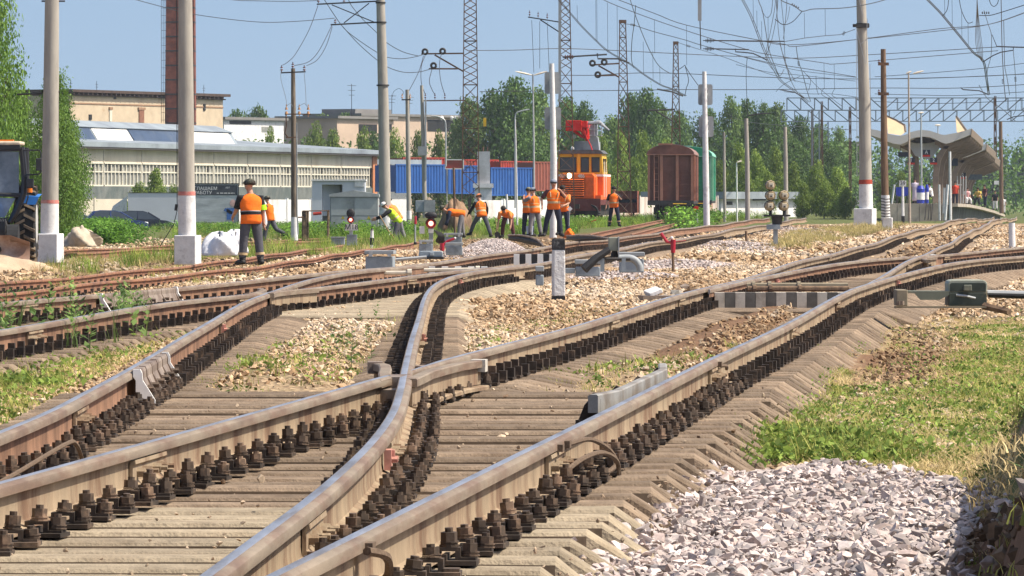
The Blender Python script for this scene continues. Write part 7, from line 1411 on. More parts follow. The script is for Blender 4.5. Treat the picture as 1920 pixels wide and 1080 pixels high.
# ================================================================ rigid gantries
gst=mat('blue_grey_gantry_steel',(.17,.20,.23),rough=.6,var=.15)
def gantry(label,Y,x0,x1,yt,yb,n,posts,off):
    o=empty('catenary_gantry',base(posts[0],Y),label,'gantry'); r=S(1.0,Y); D=1.0
    ch=MB(); 
    for y in (yt,yb):
        for d in (0,D): ch.tube([P(x0,y,Y)+Vector((0,d,0)),P(x1,y,Y)+Vector((0,d,0))],r,4)
    obj('chords',ch,gst,o); b=MB()
    for i in range(n):
        a0=x0+(x1-x0)*i/n; a1=x0+(x1-x0)*(i+1)/n; mid=x0+(x1-x0)*off
        for d in (0,D):
            b.tube([P(a0,yb,Y)+Vector((0,d,0)),P(a0,yt,Y)+Vector((0,d,0))],r*.7,4); q=(yb,yt) if a0<mid else (yb,yt)
            b.tube([P(a0,q[0] if a0>1640 else q[1],Y)+Vector((0,d,0)),P(a1,q[1] if a0>1640 else q[0],Y)+Vector((0,d,0))],r*.7,4)
    obj('lattice_bars',b,gst,o)
    for px in posts:
        z0=gzf(P(px,0,Y).x,Y)-.3; pm_=MB()
        for s in (-1,1):
            for d in (0,D): pm_.tube([(P(px,0,Y).x+s*.35,Y+d,z0),(P(px,0,Y).x+s*.3,Y+d,P(0,yb,Y).z)],r*.8,4)
        for k in range(9): za=z0+(P(0,yb,Y).z-z0)*k/9; zb_=z0+(P(0,yb,Y).z-z0)*(k+1)/9; pm_.tube([(P(px,0,Y).x-.34,Y,za),(P(px,0,Y).x+.34,Y,zb_)],r*.5,3)
        obj('portal_post',pm_,gst,o)
    return o
gantry('long lattice gantry across the tracks, upper and nearer of two',520,1476,2150,183.5,206.5,26,(1530,2120),.3); gantry('long lattice gantry across the tracks, lower and farther of two',640,1465,2150,206.8,227.5,27,(1548,2100),.3)
for px,y0,y1,Y in ((1541,190,400,540),(1594,200,400,560),(1866,180,300,500),(1523,205,400,600)): lattice('lattice_mast',{1541:'thin dark mast just left of the far bushes',1594:'thin mast hidden behind the thick pole',1866:'dark hanging mast above the platform signs',1523:'faint far mast above the bushes'}[px],Y,px-1.3,px+1.3,y0,px-2.2,px+2.2,y1,None,False)
# ================================================================ people
skin=mat('skin',(.46,.245,.16),rough=.55,var=.06,spec=.35); hairm=mat('dark_hair',(.025,.018,.013),rough=.8)
CL={}
def cloth(n,c,**k): return mat('cloth_'+n,c,rough=.9,var=k.pop('var',.12),scale=k.pop('scale',14),bump=.5,bscale=18,**k)
vor=cloth('orange_vest',(.88,.17,.012)); vye=cloth('yellow_vest',(.55,.78,.03)); silver=mat('reflective_tape',(.55,.40,.22),rough=.4,var=.05); navyc=cloth('navy',(.02,.024,.045)); greyc=cloth('grey_workwear',(.085,.085,.10)); blackc=cloth('black',(.016,.016,.018)); maroon=cloth('maroon',(.10,.03,.035)); boot=mat('boot_leather',(.02,.018,.016),rough=.6,var=.2); whitec=cloth('white',(.70,.68,.66)); limeb=cloth('lime_band',(.42,.85,.02)); capc=cloth('dark_cap',(.03,.035,.03),col2=(.20,.19,.13),thr=.5); lilac=cloth('lilac',(.48,.42,.50)); yell=cloth('yellow_top',(.65,.45,.10)); redtop=cloth('red_top',(.60,.07,.04)); greycap=cloth('grey_cap',(.22,.24,.29)); midgrey=cloth('mid_grey',(.20,.19,.20)); orsh=cloth('orange_shirt',(.80,.26,.06))
def skinobj(name,pts,edges,rad,m,parent,sub=2):
    off=W[parent.name]; me=bpy.data.meshes.new(name); me.from_pydata([tuple(Vector(p)-off) for p in pts],edges,[]); me.materials.append(m)
    o=bpy.data.objects.new(name,me); COL.objects.link(o); o.parent=parent; W[o.name]=off
    sk=o.modifiers.new('skin','SKIN'); sk.use_smooth_shade=True; sk.branch_smoothing=.3
    for i,r in enumerate(rad): d=me.skin_vertices[0].data[i]; d.radius=(r,r); d.use_root=(i==0)
    ss=o.modifiers.new('smooth','SUBSURF'); ss.levels=sub; ss.render_levels=sub; return o
def person(label,pos,h,yaw,lean=4,legs=((2,3,0),(-2,3,0)),arms=((5,8,10,0),(5,8,10,0)),head=(0,0),vest=vor,shirt=navyc,sleeve='short',trous=greyc,cap=capc,group=None,bands=False,side=0,stripes=True,armband=False,detail=True,vestlen=-.06,shorts=False,skirt=False,bag=None):
    k=h/1.75; pos=Vector(pos); rad=R; X_=Vector((1,0,0)); a=R(lean); sd=R(side)
    t=Vector((math.sin(sd),math.sin(a),math.cos(a)*math.cos(sd))).normalized(); fwd=Vector((0,math.cos(a),-math.sin(a)))
    J={}; J['pel']=Vector((0,0,0)); J['sp1']=t*.2; J['sp2']=t*.38; J['nk']=t*.53
    hp=R(lean*.55+head[1]); hd=Vector((0,math.sin(hp),math.cos(hp))); hy=Matrix.Rotation(R(head[0]),3,'Z'); J['h0']=J['nk']+hd*.08; hf=hy@Vector((0,math.cos(hp),-math.sin(hp))); J['jaw']=J['nk']+hd*.115+hf*.03; J['hm']=J['nk']+hd*.20+hf*.008; J['ht']=J['nk']+hd*.262; J['no']=J['hm']+hf*.108-hd*.018; hs=hf.cross(hd)
    J['e1']=J['hm']+hs*.085-hd*.01; J['e2']=J['hm']-hs*.085-hd*.01
    for s,(th,ab,kn),(ap,aa,eb,inn),n in ((-1,legs[0],arms[0],'L'),(1,legs[1],arms[1],'R')):
        J['hip'+n]=Vector((s*.09,0,-.02)); d=Vector((s*math.sin(R(ab)),math.sin(R(th))*math.cos(R(ab)),-math.cos(R(th))*math.cos(R(ab)))); J['kn'+n]=J['hip'+n]+d*.43
        d2=Vector((s*math.sin(R(ab))*.6,math.sin(R(th-kn)),-math.cos(R(th-kn)))).normalized(); J['an'+n]=J['kn'+n]+d2*.42; J['to'+n]=J['an'+n]+Vector((s*.04,.17,-.055)); J['he'+n]=J['an'+n]+Vector((0,-.05,-.05))
        J['sh'+n]=t*.475+X_*s*.175+Vector((0,0,0)); u=Vector((s*math.sin(R(aa)),math.sin(R(ap))*math.cos(R(aa)),-math.cos(R(ap))*math.cos(R(aa)))); J['el'+n]=J['sh'+n]+u*.29
        v=Vector((s*math.sin(R(aa*.5-inn)),math.sin(R(ap+eb))*math.cos(R(inn)),-math.cos(R(ap+eb))*math.cos(R(inn)))).normalized(); J['wr'+n]=J['el'+n]+v*.25; J['pa'+n]=J['wr'+n]+v*.075
        sp=v.cross(Vector((s,0,0))); sp=(sp if sp.length>.2 else Vector((0,1,0))).normalized(); pl=v.cross(sp).normalized()*(-s)
        for f in range(4): o_=sp*((f-1.5)*.021); ln=(.055,.065,.06,.045)[f]; J['f%d%s'%(f,n)]=J['pa'+n]+v*.025+o_; J['g%d%s'%(f,n)]=J['pa'+n]+v*(.025+ln*.6)+o_*1.1+pl*.012; J['t%d%s'%(f,n)]=J['pa'+n]+v*(.03+ln)+o_*1.1+pl*.035
        J['th'+n]=J['wr'+n]+v*.04+sp*.045+pl*.01; J['tt'+n]=J['wr'+n]+v*.08+sp*.062+pl*.03
    low=min(J['heL'].z,J['heR'].z,J['toL'].z,J['toR'].z)-.025
    Ry=Matrix.Rotation(R(yaw),3,'Z'); w=lambda p:pos+(Ry@(p-Vector((0,0,low))))*k
    o=empty('person',pos,label,'person',group); Wd={n:w(p) for n,p in J.items()}
    names=['pel','sp1','sp2','nk','h0','jaw','hm','ht','no','e1','e2']; rr=[.11,.115,.12,.055,.052,.062,.083,.066,.013,.017,.017]; E=[('pel','sp1'),('sp1','sp2'),('sp2','nk'),('nk','h0'),('h0','jaw'),('jaw','hm'),('hm','ht'),('hm','no'),('hm','e1'),('hm','e2')]
    for n in 'LR':
        L=['sh','el','wr','pa']; names+=[q+n for q in L]; rr+=[.05,.042,.029,.033]; E+=[('sp2','sh'+n),('sh'+n,'el'+n),('el'+n,'wr'+n),('wr'+n,'pa'+n)]
        if detail:
            for f in range(4): names+=['f%d%s'%(f,n),'g%d%s'%(f,n),'t%d%s'%(f,n)]; rr+=[.0095,.009,.0075]; E+=[('pa'+n,'f%d%s'%(f,n)),('f%d%s'%(f,n),'g%d%s'%(f,n)),('g%d%s'%(f,n),'t%d%s'%(f,n))]
            names+=['th'+n,'tt'+n]; rr+=[.011,.009]; E+=[('wr'+n,'th'+n),('th'+n,'tt'+n)]
        names+=['hip'+n,'kn'+n,'an'+n,'to'+n]; rr+=[.085,.058,.038,.03]; E+=[('pel','hip'+n),('hip'+n,'kn'+n),('kn'+n,'an'+n),('an'+n,'to'+n)]
    ix={n:i for i,n in enumerate(names)}
    skinobj('body',[Wd[n] for n in names],[(ix[a_],ix[b_]) for a_,b_ in E],[r*k for r in rr],skin,o)
    # trousers / skirt
    if skirt: 
        c0=Wd['sp1']; c1=(Wd['anL']+Wd['anR'])/2; mb=MB(); mb.tube([c0,Wd['pel'],Wd['pel']*.45+c1*.55,c1*.85+Wd['pel']*.15],[.13*k,.17*k,.19*k,.21*k],14); obj('dress_skirt',mb,trous,o,smooth='all')
    else:
        nm=['pel','sp1']; rd=[.128,.12]; ed=[('pel','sp1')]
        for n in 'LR':
            J2=(Wd['kn'+n]*.5+Wd['hip'+n]*.5); Wd['mt'+n]=J2; Wd['ms'+n]=Wd['kn'+n]*.5+Wd['an'+n]*.5; Wd['cu'+n]=Wd['an'+n]*.9+Wd['kn'+n]*.1
            ch=['hip','mt','kn']+([] if shorts else ['ms','cu']); rs=[.112,.098,.082]+([] if shorts else [.078,.07]); nm+=[c_+n for c_ in ch]; rd+=rs; ed.append(('pel','hip'+n)); ed+=[(ch[i]+n,ch[i+1]+n) for i in range(len(ch)-1)]
        iy={n:i for i,n in enumerate(nm)}; skinobj('trousers',[Wd[n] for n in nm],[(iy[a_],iy[b_]) for a_,b_ in ed],[r*k for r in rd],trous,o)
    for n in 'LR':
        mb=MB(); f=(Wd['to'+n]-Wd['he'+n]); mb.tube([Wd['he'+n]-f*.12+Vector((0,0,.012*k)),Wd['he'+n]+Vector((0,0,.025*k)),Wd['an'+n]*.5+Wd['to'+n]*.5+Vector((0,0,.004*k)),Wd['to'+n]+Vector((0,0,.01*k)),Wd['to'+n]+f*.18],[.03*k,.054*k,.056*k,.05*k,.03*k],10); mb.tube([Wd['an'+n]+Vector((0,0,-.04*k)),Wd['an'+n]+(Wd['kn'+n]-Wd['an'+n])*.2],[.055*k,.06*k],10); obj('boot',mb,boot,o,smooth='all')
        if bands: obj('leg_band',MB().tube([Wd['an'+n]+(Wd['kn'+n]-Wd['an'+n])*.30,Wd['an'+n]+(Wd['kn'+n]-Wd['an'+n])*.42],[.088*k,.089*k],12),silver,o,smooth=True)
        if sleeve:
            q=[Wd['sp2']*.25+Wd['sh'+n]*.75,Wd['sh'+n],Wd['sh'+n]*.5+Wd['el'+n]*.5,Wd['sh'+n]*.12+Wd['el'+n]*.88]; rs=[.075,.078,.068,.062]
            if sleeve=='long': q+=[Wd['el'+n]*.5+Wd['wr'+n]*.5,Wd['wr'+n]]; rs+=[.055,.045]
            obj('sleeve',MB().tube(q,[r*k for r in rs],12),shirt,o,smooth='all')
            if armband and n=='R': obj('arm_band',MB().tube([Wd['sh'+n]*.42+Wd['el'+n]*.58,Wd['sh'+n]*.05+Wd['el'+n]*.95],[.082*k,.08*k],12),limeb,o,smooth=True)
    # upper garment: rings up the torso
    hx,hyv=.215,.15; prof=[(vestlen-.03,.185,.145),(vestlen+.04,.192,.15),(.10,.183,.145),(.17,.185,.148),(.185,.185,.148),(.245,.19,.15),(.26,.192,.15),(.36,.212,.152),(.44,.205,.142),(.485,.165,.12),(.52,.10,.085),(.545,.068,.065)]
    rings=[]; ms=[]
    for i,(f,ax,ay) in enumerate(prof):
        c_=t*f; rings.append([w(c_+X_*(ax*math.cos(an)*(1+.03*math.sin(3*an+i*1.7)))+fwd*(ay*math.sin(an)*(1+.04*math.cos(2*an+i)))) for an in [2*PI*j/20 for j in range(20)]])
        ms.append((3 if i==3 else 2 if i==2 else 0) if bands and armband else 1 if (stripes and i in (2,5)) else 0)
    obj('vest' if vest in (vor,vye) else 'shirt',MB().loft(rings,ms[:-1],True),[vest,silver,blackc,mat('grey_tape',(.42,.42,.42),rough=.5)],o,smooth='all')
    if vest in (vor,vye) and stripes and not bands:
        for s in (-1,1): obj('shoulder_tape',MB().tube([w(t*.30+X_*s*.10-fwd*.155),w(t*.44+X_*s*.11-fwd*.14),w(t*.505+X_*s*.115),w(t*.44+X_*s*.11+fwd*.14),w(t*.30+X_*s*.10+fwd*.155)],.014*k,4),silver,o)
    # hair or cap
    Ho=Matrix(((hs.x,hf.x,hd.x),(hs.y,hf.y,hd.y),(hs.z,hf.z,hd.z))); cc=J['hm']+hd*.03
    def hem(name,m,r,lo,push=0.,brim=0.):
        rg=[]
        for i in range(6):
            la=lo+(PI/2-lo)*i/5.; rg.append([w(cc+Ho@Vector((r[0]*math.cos(la)*math.cos(2*PI*j/16),push+r[1]*math.cos(la)*math.sin(2*PI*j/16),r[2]*math.sin(la)-.0))) for j in range(16)])
        hc=obj(name,MB().loft(rg),m,o,smooth='all')
        if brim:
            b_=MB(); pts=[cc+Ho@Vector((.062*math.cos(an),.085+brim*math.sin(an),.016)) for an in [PI*j/10 for j in range(11)]]; b_.loft([[w(p) for p in pts],[w(p+hd*.012) for p in pts]]); W[hc.name]=W[o.name]; obj('peak',b_,m,hc)
    hem('hair',hairm,(.098,.108,.105),-.28,-.010)
    if cap: hem('cap',cap,(.104,.116,.112),.02,-.0,.065)
    for s in (-1,1): e=w(J['hm']+hf*.088+hs*.032*s+hd*.012); obj('eye',MB().sph(e,.0105*k,6),hairm,o)
    obj('mouth',MB().box(w(J['hm']+hf*.088-hd*.062),(.036*k,.012*k,.008*k),R(yaw+head[0])),maroon,o)
    o.scale=(1.2,1.2,1) if armband else (1.1,1.1,1)
    return o,Wd,w
def at(px,py,Y): v=P(px,py,Y); return v
gp='men in orange vests working on the far points'
# the man standing on the siding, back towards us
o,J,w=person('man in an orange vest and dark cap standing alone on the siding, seen from behind',at(470.5,496.5,124),1.76,22,4,((3,5,2),(-3,6,2)),((14,12,45,10),(-3,10,8,0)),(38,2),vor,blackc,'short',greyc,capc,None,True,0,True,True)
obj('side_panel',MB().tube([J['sp1']*.5+J['pel']*.5,J['sp1']*.35+J['sp2']*.65],[.196,.2],18),mat('dark_vest_band',(.02,.02,.022)),o,smooth=True) if False else None
o,J,w=person('man in an orange vest carrying a white cloth, behind the lone man on the siding',at(506,456,221),1.75,62,6,((14,3,4),(-26,3,38)),((25,8,60,20),(10,8,40,0)),(10,8),vor,navyc,'short',greyc,capc,None,False,0,False)
cl=P(492,412,220.5); V=[]
mb=MB(); mb.loft([[(cl.x+dx*S(1,220),220.6+dy,cl.z+dz*S(1,220)) for dx,dy,dz in r_] for r_ in ([(-4,0,26),(2,0,27),(2,.1,27),(-4,.1,26)],[(-7,0,12),(8,0,8),(8,.15,8),(-7,.15,12)],[(-10,0,-4),(11,0,-8),(11,.2,-8),(-10,.2,-4)],[(-3,0,-19),(5,0,-18),(5,.1,-18),(-3,.1,-19)])]); obj('cloth_bundle',mb,sack,None,'white cloth bundle held by the man behind the lone man on the siding','cloth',smooth='all',sub=1)
wood=mat('shovel_wood',(.42,.26,.13),rough=.7,var=.2,scale=10); iron=mat('shovel_iron',(.06,.05,.045),rough=.5,metal=.5)
def shovel(label,pts,Y,blade=True,r=.017):
    q=[P(a,b,Y) for a,b in pts]; o=empty('shovel',q[-1],label,'shovel'); obj('handle',MB().tube(q,r,7),wood,o)
    if blade:
        d=(q[-1]-q[-2]).normalized(); s=Vector((1,0,0)); mb=MB(); e=q[-1]; mb.loft([[e-s*.03,e+s*.03,e+s*.03+Vector((0,.01,0)),e-s*.03+Vector((0,.01,0))],[e+d*.08-s*.11,e+d*.08+s*.11,e+d*.08+s*.11+Vector((0,.012,0)),e+d*.08-s*.11+Vector((0,.012,0))],[e+d*.30-s*.09,e+d*.30+s*.09,e+d*.30+s*.09+Vector((0,.012,0)),e+d*.30-s*.09+Vector((0,.012,0))],[e+d*.36-s*.02,e+d*.36+s*.02,e+d*.36+s*.02+Vector((0,.01,0)),e+d*.36-s*.02+Vector((0,.01,0))]]); obj('blade',mb,iron,o)
    return o
person('stooping man in a yellow-green vest raking stones beside the pole',at(746,461.5,222),1.80,100,38,((16,8,22),(-2,8,14)),((52,6,18,6),(40,8,30,10)),(0,18),vye,blackc,'long',greyc,whitec,gp)
shovel('long rake handle held by the man in the yellow-green vest',[(712,404),(729,434),(744,452),(766,474)],221.5,False,.02)
person('man in an orange shirt and dark cap bending behind the yellow-green vest',at(747,452,236),1.80,75,30,((30,6,24),(-10,6,8)),((48,8,20,0),(40,8,20,0)),(8,4),orsh,orsh,'short',midgrey,blackc,gp,stripes=False)
person('man in an orange vest bent double by the rusty post',at(866,446,222),1.7,100,82,((14,6,10),(-4,6,4)),((10,6,16,0),(0,6,10,0)),(0,0),vor,navyc,'long',midgrey,capc,gp,stripes=False)
person('man in an orange vest striding with his back to us beside the pillar, orange cap',at(903,444.5,236),1.78,24,16,((34,16,12),(-14,14,8)),((24,22,20,0),(16,26,24,0)),(30,12),vor,blackc,'long',greyc,cloth('orange_cap',(.75,.25,.10)),gp)
shovel('shovel planted by the striding man in the orange vest',[(929,408),(931,424),(932,434)],236)
person('man crouching head down in an orange vest on the heap of stones',at(953,446,226),1.7,165,80,((24,12,34),(10,12,26)),((8,14,10,6),(-4,14,16,6)),(20,0),vor,orsh,'short',maroon,None,gp,stripes=False)
person('man in an orange vest and grey trousers beside the tall man, face turned left',at(1003,444,205),1.68,35,8,((4,8,6),(-4,8,4)),((62,10,70,30),(20,14,60,20)),(25,4),vor,midgrey,'short',midgrey,greycap,gp)
person('man half hidden behind the grey-trousered man, holding a phone up',at(990,443,210),1.70,-20,4,((2,6,0),(-2,6,0)),((70,10,60,20),(8,10,10,0)),(0,0),vor,navyc,'short',navyc,capc,gp)
person('tall man in an orange vest facing us and drinking, hand at his mouth',at(1038,443.5,194),1.84,186,0,((3,10,0),(-2,14,2)),((40,34,112,46),(-10,36,40,20)),(-6,0),vor,maroon,'short',navyc,greycap,gp)
person('man in an orange vest partly hidden behind the tall drinking man',at(1056,441,204),1.70,170,8,((2,6,0),(-4,6,4)),((20,8,50,30),(16,8,60,40)),(10,10),vor,orsh,'short',navyc,None,gp)
person('man in an orange vest standing by the works vehicle, hand to his face',at(1151,424.5,262),1.74,184,0,((8,10,4),(-10,6,4)),((36,24,116,44),(4,20,10,0)),(6,0),vor,blackc,'short',navyc,blackc,gp,bands=True)
lump('jacket_heap','orange jacket dropped on the ground by the seated belt end','jacket',1058,1077,431,441,203,vor,4,.3,.25,16)
q0=P(993,440,206); bo=empty('bucket',q0,'pale blue bucket with a black foot by the grey-trousered man','bucket'); obj('tub',MB().cyl(q0,.10,.30,14,0,.13),cloth('pale_blue',(.40,.50,.66)),bo,smooth=True)
q0=P(1068,400,203); pk=empty('hand_signal',q0,'small pale diamond sign on a thin stick right of the tall man','sign'); obj('disc',MB().box(P(1068.5,391.5,203),(.13,.02,.13),0,0,None,(0,PI/4,0)),whitew,pk); obj('stick',MB().tube([P(1067,424,203),P(1068.5,394,203)],.013,5),galv,pk)
q0=P(1100,418,320); rd_=empty('brake_shoe',q0,'red brake shoe lying on the ground by the works vehicle','brake shoe'); obj('shoe',MB().prism([(q0.x-.3,q0.z-.1),(q0.x+.3,q0.z-.1),(q0.x+.25,q0.z+.06),(q0.x+.05,q0.z+.1),(q0.x-.25,q0.z)],319.9,320.2,'y'),redcr,rd_); obj('handle',MB().tube([q0+Vector((.2,0,.05)),q0+Vector((.5,-.1,.16))],.03,5),redcr,rd_)
yn=empty('red_signal_disc',P(1305,410,300),'small red signal disc on a stake below the goods wagon','sign'); obj('disc',MB().tube([P(1306,392,300),P(1306,392,300.1)],.17,12),redcr,yn); obj('stake',MB().tube([P(1308,418,300),P(1306,394,300)],.035,6),galv,yn)
# passengers on the platform
gq='passengers on the platform'
def pz(px,Y): 
    i=0
    ys=[e_[0] for e_ in ed]; return float(np.interp(Y,ys,[P(0,e_[3],e_[0]).z for e_ in ed]))
def pas(label,px,Y,h,yaw,**k): person(label,(P(px,0,Y).x,Y,pz(px,Y)),h,yaw,group=gq,detail=False,stripes=False,cap=None,**k)
pas('passenger in a long pale lilac dress seen from behind',1716,406,1.72,10,vest=lilac,shirt=lilac,trous=lilac,skirt=True,arms=((10,4,30,20),(10,4,30,20)))
pas('passenger in a white top and navy trousers seated by the bin',1746,404,1.70,100,lean=10,legs=((80,6,85),(84,6,85)),arms=((40,6,50,10),(40,6,50,10)),vest=whitec,shirt=whitec,trous=navyc)
pas('passenger in a red top under the canopy display',1791,440,1.74,180,vest=redtop,shirt=redtop,trous=navyc)
pas('passenger in black leaning forward, left of the yellow top',1823,450,1.65,100,lean=35,legs=((70,6,80),(74,6,80)),vest=blackc,shirt=blackc,trous=blackc,arms=((50,6,40,10),(50,6,40,10)))
pas('passenger in a yellow top sitting on the platform edge',1836,452,1.68,150,lean=20,legs=((70,8,75),(76,8,80)),vest=yell,shirt=yell,trous=blackc,arms=((30,16,40,10),(30,16,40,10)))
pas('passenger in a pink top sitting at the left of the group',1813,446,1.6,200,lean=10,legs=((70,8,75),(76,8,80)),vest=cloth('pink',(.62,.30,.30)),shirt=whitec,trous=whitec)
pas('passenger in dark maroon standing behind the yellow top',1847,468,1.72,120,vest=maroon,shirt=maroon,trous=navyc)
pas('passenger in a black top and pale skirt at the far end',1866,520,1.70,170,vest=blackc,shirt=blackc,trous=whitec)
pas('passenger in grey-white at the very end of the platform',1881,590,1.72,180,vest=whitec,shirt=whitec,trous=whitec)
# ================================================================ overhead wires
wirem=mat('overhead_wire_dark',(.035,.037,.042),rough=.6)
def wire(label,pts,Y0,Y1=None,drops=(),dbl=0.,w_=1.35,ins=(),group=None,smooth=True,cat='wire',name='overhead_wire'):
    Y1=Y1 or Y0; n=len(pts); q=[P(a,b,Y0+(Y1-Y0)*i/(n-1)) for i,(a,b) in enumerate(pts)]; c=q[0]; o=empty(name,c,label,cat,group)
    path=smoothpts(q,5) if smooth and n>2 else q; f=lambda p:S(w_,p.y)/2
    obj('strand',MB().tube(path,[f(p) for p in path],5),wirem,o)
    if dbl: obj('strand',MB().tube([p+Vector((S(dbl,p.y),0,S(.8,p.y))) for p in path],[f(p)*.9 for p in path],5),wirem,o)
    for x,y0,y1 in drops:
        yy=float(np.interp(x,sorted(p[0] for p in pts),[Y0+(Y1-Y0)*i/(n-1) for i,_ in sorted(enumerate(pts),key=lambda t_:t_[1][0])])); obj('dropper',MB().tube([P(x,y0,yy),P(x+.6,y1,yy)],S(.9,yy)/2,4),wirem,o)
    for x,y,l,an in ins:
        d=Vector((math.cos(R(an)),0,-math.sin(R(an)))); p=P(x,y,(Y0+Y1)/2-.1); mb=MB()
        for i in range(4): e=p+d*S(l*(i/3-.5),p.y); mb.tube([e,e+d*S(l*.16,p.y)],S(4.5,p.y)/2,8)
        obj('insulator',mb,darkst,o)
    return o
wire('long wire from the top left past the chimney to the pole with cross arms',[(200,-14),(257,0),(302,12),(365,27),(480,41),(555,40),(627,34)],150,236)
wire('upper wire reaching the top cross arm of the pole',[(380,-10),(440,0),(480,1.5),(545,2.5),(596,1)],160,236)
wire('jumper from the upper cross arm down to the left insulator of the timber pole',[(596,11),(580,55),(555,100),(540,116),(530,122)],236,200)
wire('jumper from the lower cross arm to the middle insulator of the timber pole',[(622,48),(600,92),(580,115),(552,123)],236,200); wire('jumper from the lower cross arm to the right insulator of the timber pole',[(623,50),(612,85),(595,112),(575,123)],236,200)
wire('slack wire from the top cross arm passing behind the pole to the ring insulators',[(606,-4),(640,47),(665,70),(705,97),(725,107),(755,110),(785,105),(797,100)],236,285); wire('lower slack wire from the cross arm to the lower ring insulator',[(640,47),(672,82),(705,111),(725,125),(755,135),(785,135),(812,128)],236,285); wire('upper slack wire crossing the pole towards the ring insulators',[(652,-4),(660,12),(680,36),(705,60),(725,80),(755,97),(785,105)],236,285)
wire('thin leads hanging from the ring insulators to the concrete post',[(794,105),(785,135),(767,170)],280,262); wire('second lead hanging from the ring insulators',[(797,105),(790,125),(790,155),(797,176)],280,272); wire('third lead hanging below the ring insulators',[(828,100),(824,120),(826,150),(834,178)],284,272); wire('fourth lead hanging below the lower ring insulator',[(810,130),(805,152),(810,168),(816,178)],284,272)
for i,(a,b) in enumerate((((997,38),(1001,136)),((1012,40),(1012,128)),((1026,42),(1030,140)))): wire('vertical lead below the insulator arm above the double lamp',[a,b],298,None,group='leads below the insulator arm',smooth=False,w_=.9)
wire('level wire crossing both middle masts',[(880,94.5),(960,94),(1045,91),(1130,93.5),(1260,100),(1380,105.5),(1500,109),(1640,102),(1869,88)],330,340); wire('lower level wire from the lamp to beyond the goods wagons',[(900,172),(960,171),(1115,170),(1280,168),(1440,168),(1640,165),(1800,165),(1960,156)],380,400); wire('level wire between the capped masts',[(1050,141),(1115,141),(1177,137.5),(1255,137),(1440,145),(1604,148),(1760,146),(1960,137)],380,400)
wire('messenger wire swooping down from the top left of the works vehicle',[(1030,-20),(1070,27),(1092,52),(1115,75),(1140,97),(1180,120),(1205,139),(1237,159),(1258,167),(1285,180)],230,420,((1082,10,40),(1117,-5,77),(1119,-5,78),(1139,5,98),(1157,10,108),(1206,78,139),(1224,95,150),(1237,125,159)),2)
wire('wire plunging steeply above the smallest mast',[(1178,-12),(1190,25),(1206,67),(1222,102),(1237,125),(1257,138)],240,420); wire('looped jumper between the capped mast and its arm',[(1192,10),(1189,45),(1185,75),(1184,110),(1188,127)],300,340); 
wire('upper of two parallel wires falling to the right across the middle',[(1150,-4),(1227,25),(1287,47),(1422,75),(1480,84),(1607,74),(1760,54),(1853,46),(1925,23)],220,260,((1287,47,122),)); wire('lower of two parallel wires falling to the right across the middle',[(1120,-6),(1155,10),(1227,37),(1310,65),(1398,92),(1440,102),(1545,118),(1564,120),(1640,114),(1871,95)],220,300,((1227,37,100),(1545,118,166),(1564,120,168)))
wire('wire leaving the capped mast with a dark insulator',[(1173,45),(1188,47),(1225,59),(1285,75),(1320,86),(1435,116),(1545,134),(1604,144)],344,400,(),0,1.35,((1186,46.5,7,12),)); wire('pale wire from the smallest mast',[(1270,79),(1290,86),(1360,108),(1440,138),(1520,158)],410,480,(),0,1,((1290,86,6,15),))
wire('forked stay below the dropper left of the hanging post',[(1284,122),(1278,127),(1271,131)],300); wire('right fork of the stay left of the hanging post',[(1284,122),(1292,136),(1309,160)],300); wire('slack lead beside the smallest mast',[(1285,125),(1291,150),(1287,165),(1284,180)],350)
hpst=empty('hanging_post',P(1312,0,170),'grey bar hanging down from above the frame beside two dark insulators','post'); obj('bar',MB().bx(P(1308.6,0,170).x,P(1315.4,0,170).x,170,170.1,P(0,39,170).z,P(0,-160,170).z),greyst,hpst); obj('thin_end',MB().tube([P(1312.5,39,170),P(1314,92,170)],S(2,170)/2,6),darkst,hpst)
for y,x1,lb in ((76,1471,'upper'),(91.5,1404,'lower')):
    o=empty('registration_arm',P(1320,y,175),lb+' dark registration arm with a ribbed insulator by the hanging bar','arm'); obj('tube',MB().tube([P(1338,y,175),P(x1,y+1.5,175)],S(2.3,175)/2,6),darkst,o); mb=MB(); mb.tube([P(1318,y,175),P(1340,y,175)],S(1.6,175)/2,5)
    for i in range(6): mb.tube([P(1323+i*2.7,y,175),P(1324.4+i*2.7,y,175)],S((5.5,8,6,8,6,5)[i],175)/2,8)
    obj('insulator',mb,darkst,o)
wire('bent steady arm below the registration arms',[(1379,91),(1379,97),(1395,98),(1412,100),(1425,106),(1439,113)],178,None,(),0,2.4,smooth=False,cat='arm',name='steady_arm')
wire('double catenary falling left of the wire tangle',[(1384,-16),(1391,0),(1409,36),(1433,98),(1453,136),(1464,153),(1490,172),(1515,192)],150,480,((1412,0,42),(1419,20,60),(1428,40,85),(1440,30,105)),3); wire('second catenary in the tangle, slightly steeper',[(1418,-12),(1424,6),(1431,27),(1442,93),(1453,124),(1462,142),(1470,130)],160,420)
for i,pts in enumerate(([(1453,-6),(1453,13),(1444,62),(1436,107),(1448,130)],[(1455,-6),(1458,40),(1462,76),(1472,118),(1484,153),(1494,172)],[(1464,-6),(1469,44),(1473,116),(1484,140),(1491,153)],[(1475,-6),(1475,13),(1472,45),(1469,73)],[(1459,-5),(1456,30),(1447,75),(1438,100)],[(1457,0),(1458,36),(1468,46),(1476,37),(1481,12)],[(1462,76),(1465,92),(1478,132),(1482,152)],[(1449,-4),(1446,24),(1438,33),(1428,20)])): wire('thin wire in the tangle at the top right of centre',pts,190+i*12,260+i*10,group='wires of the tangle',w_=1.0)
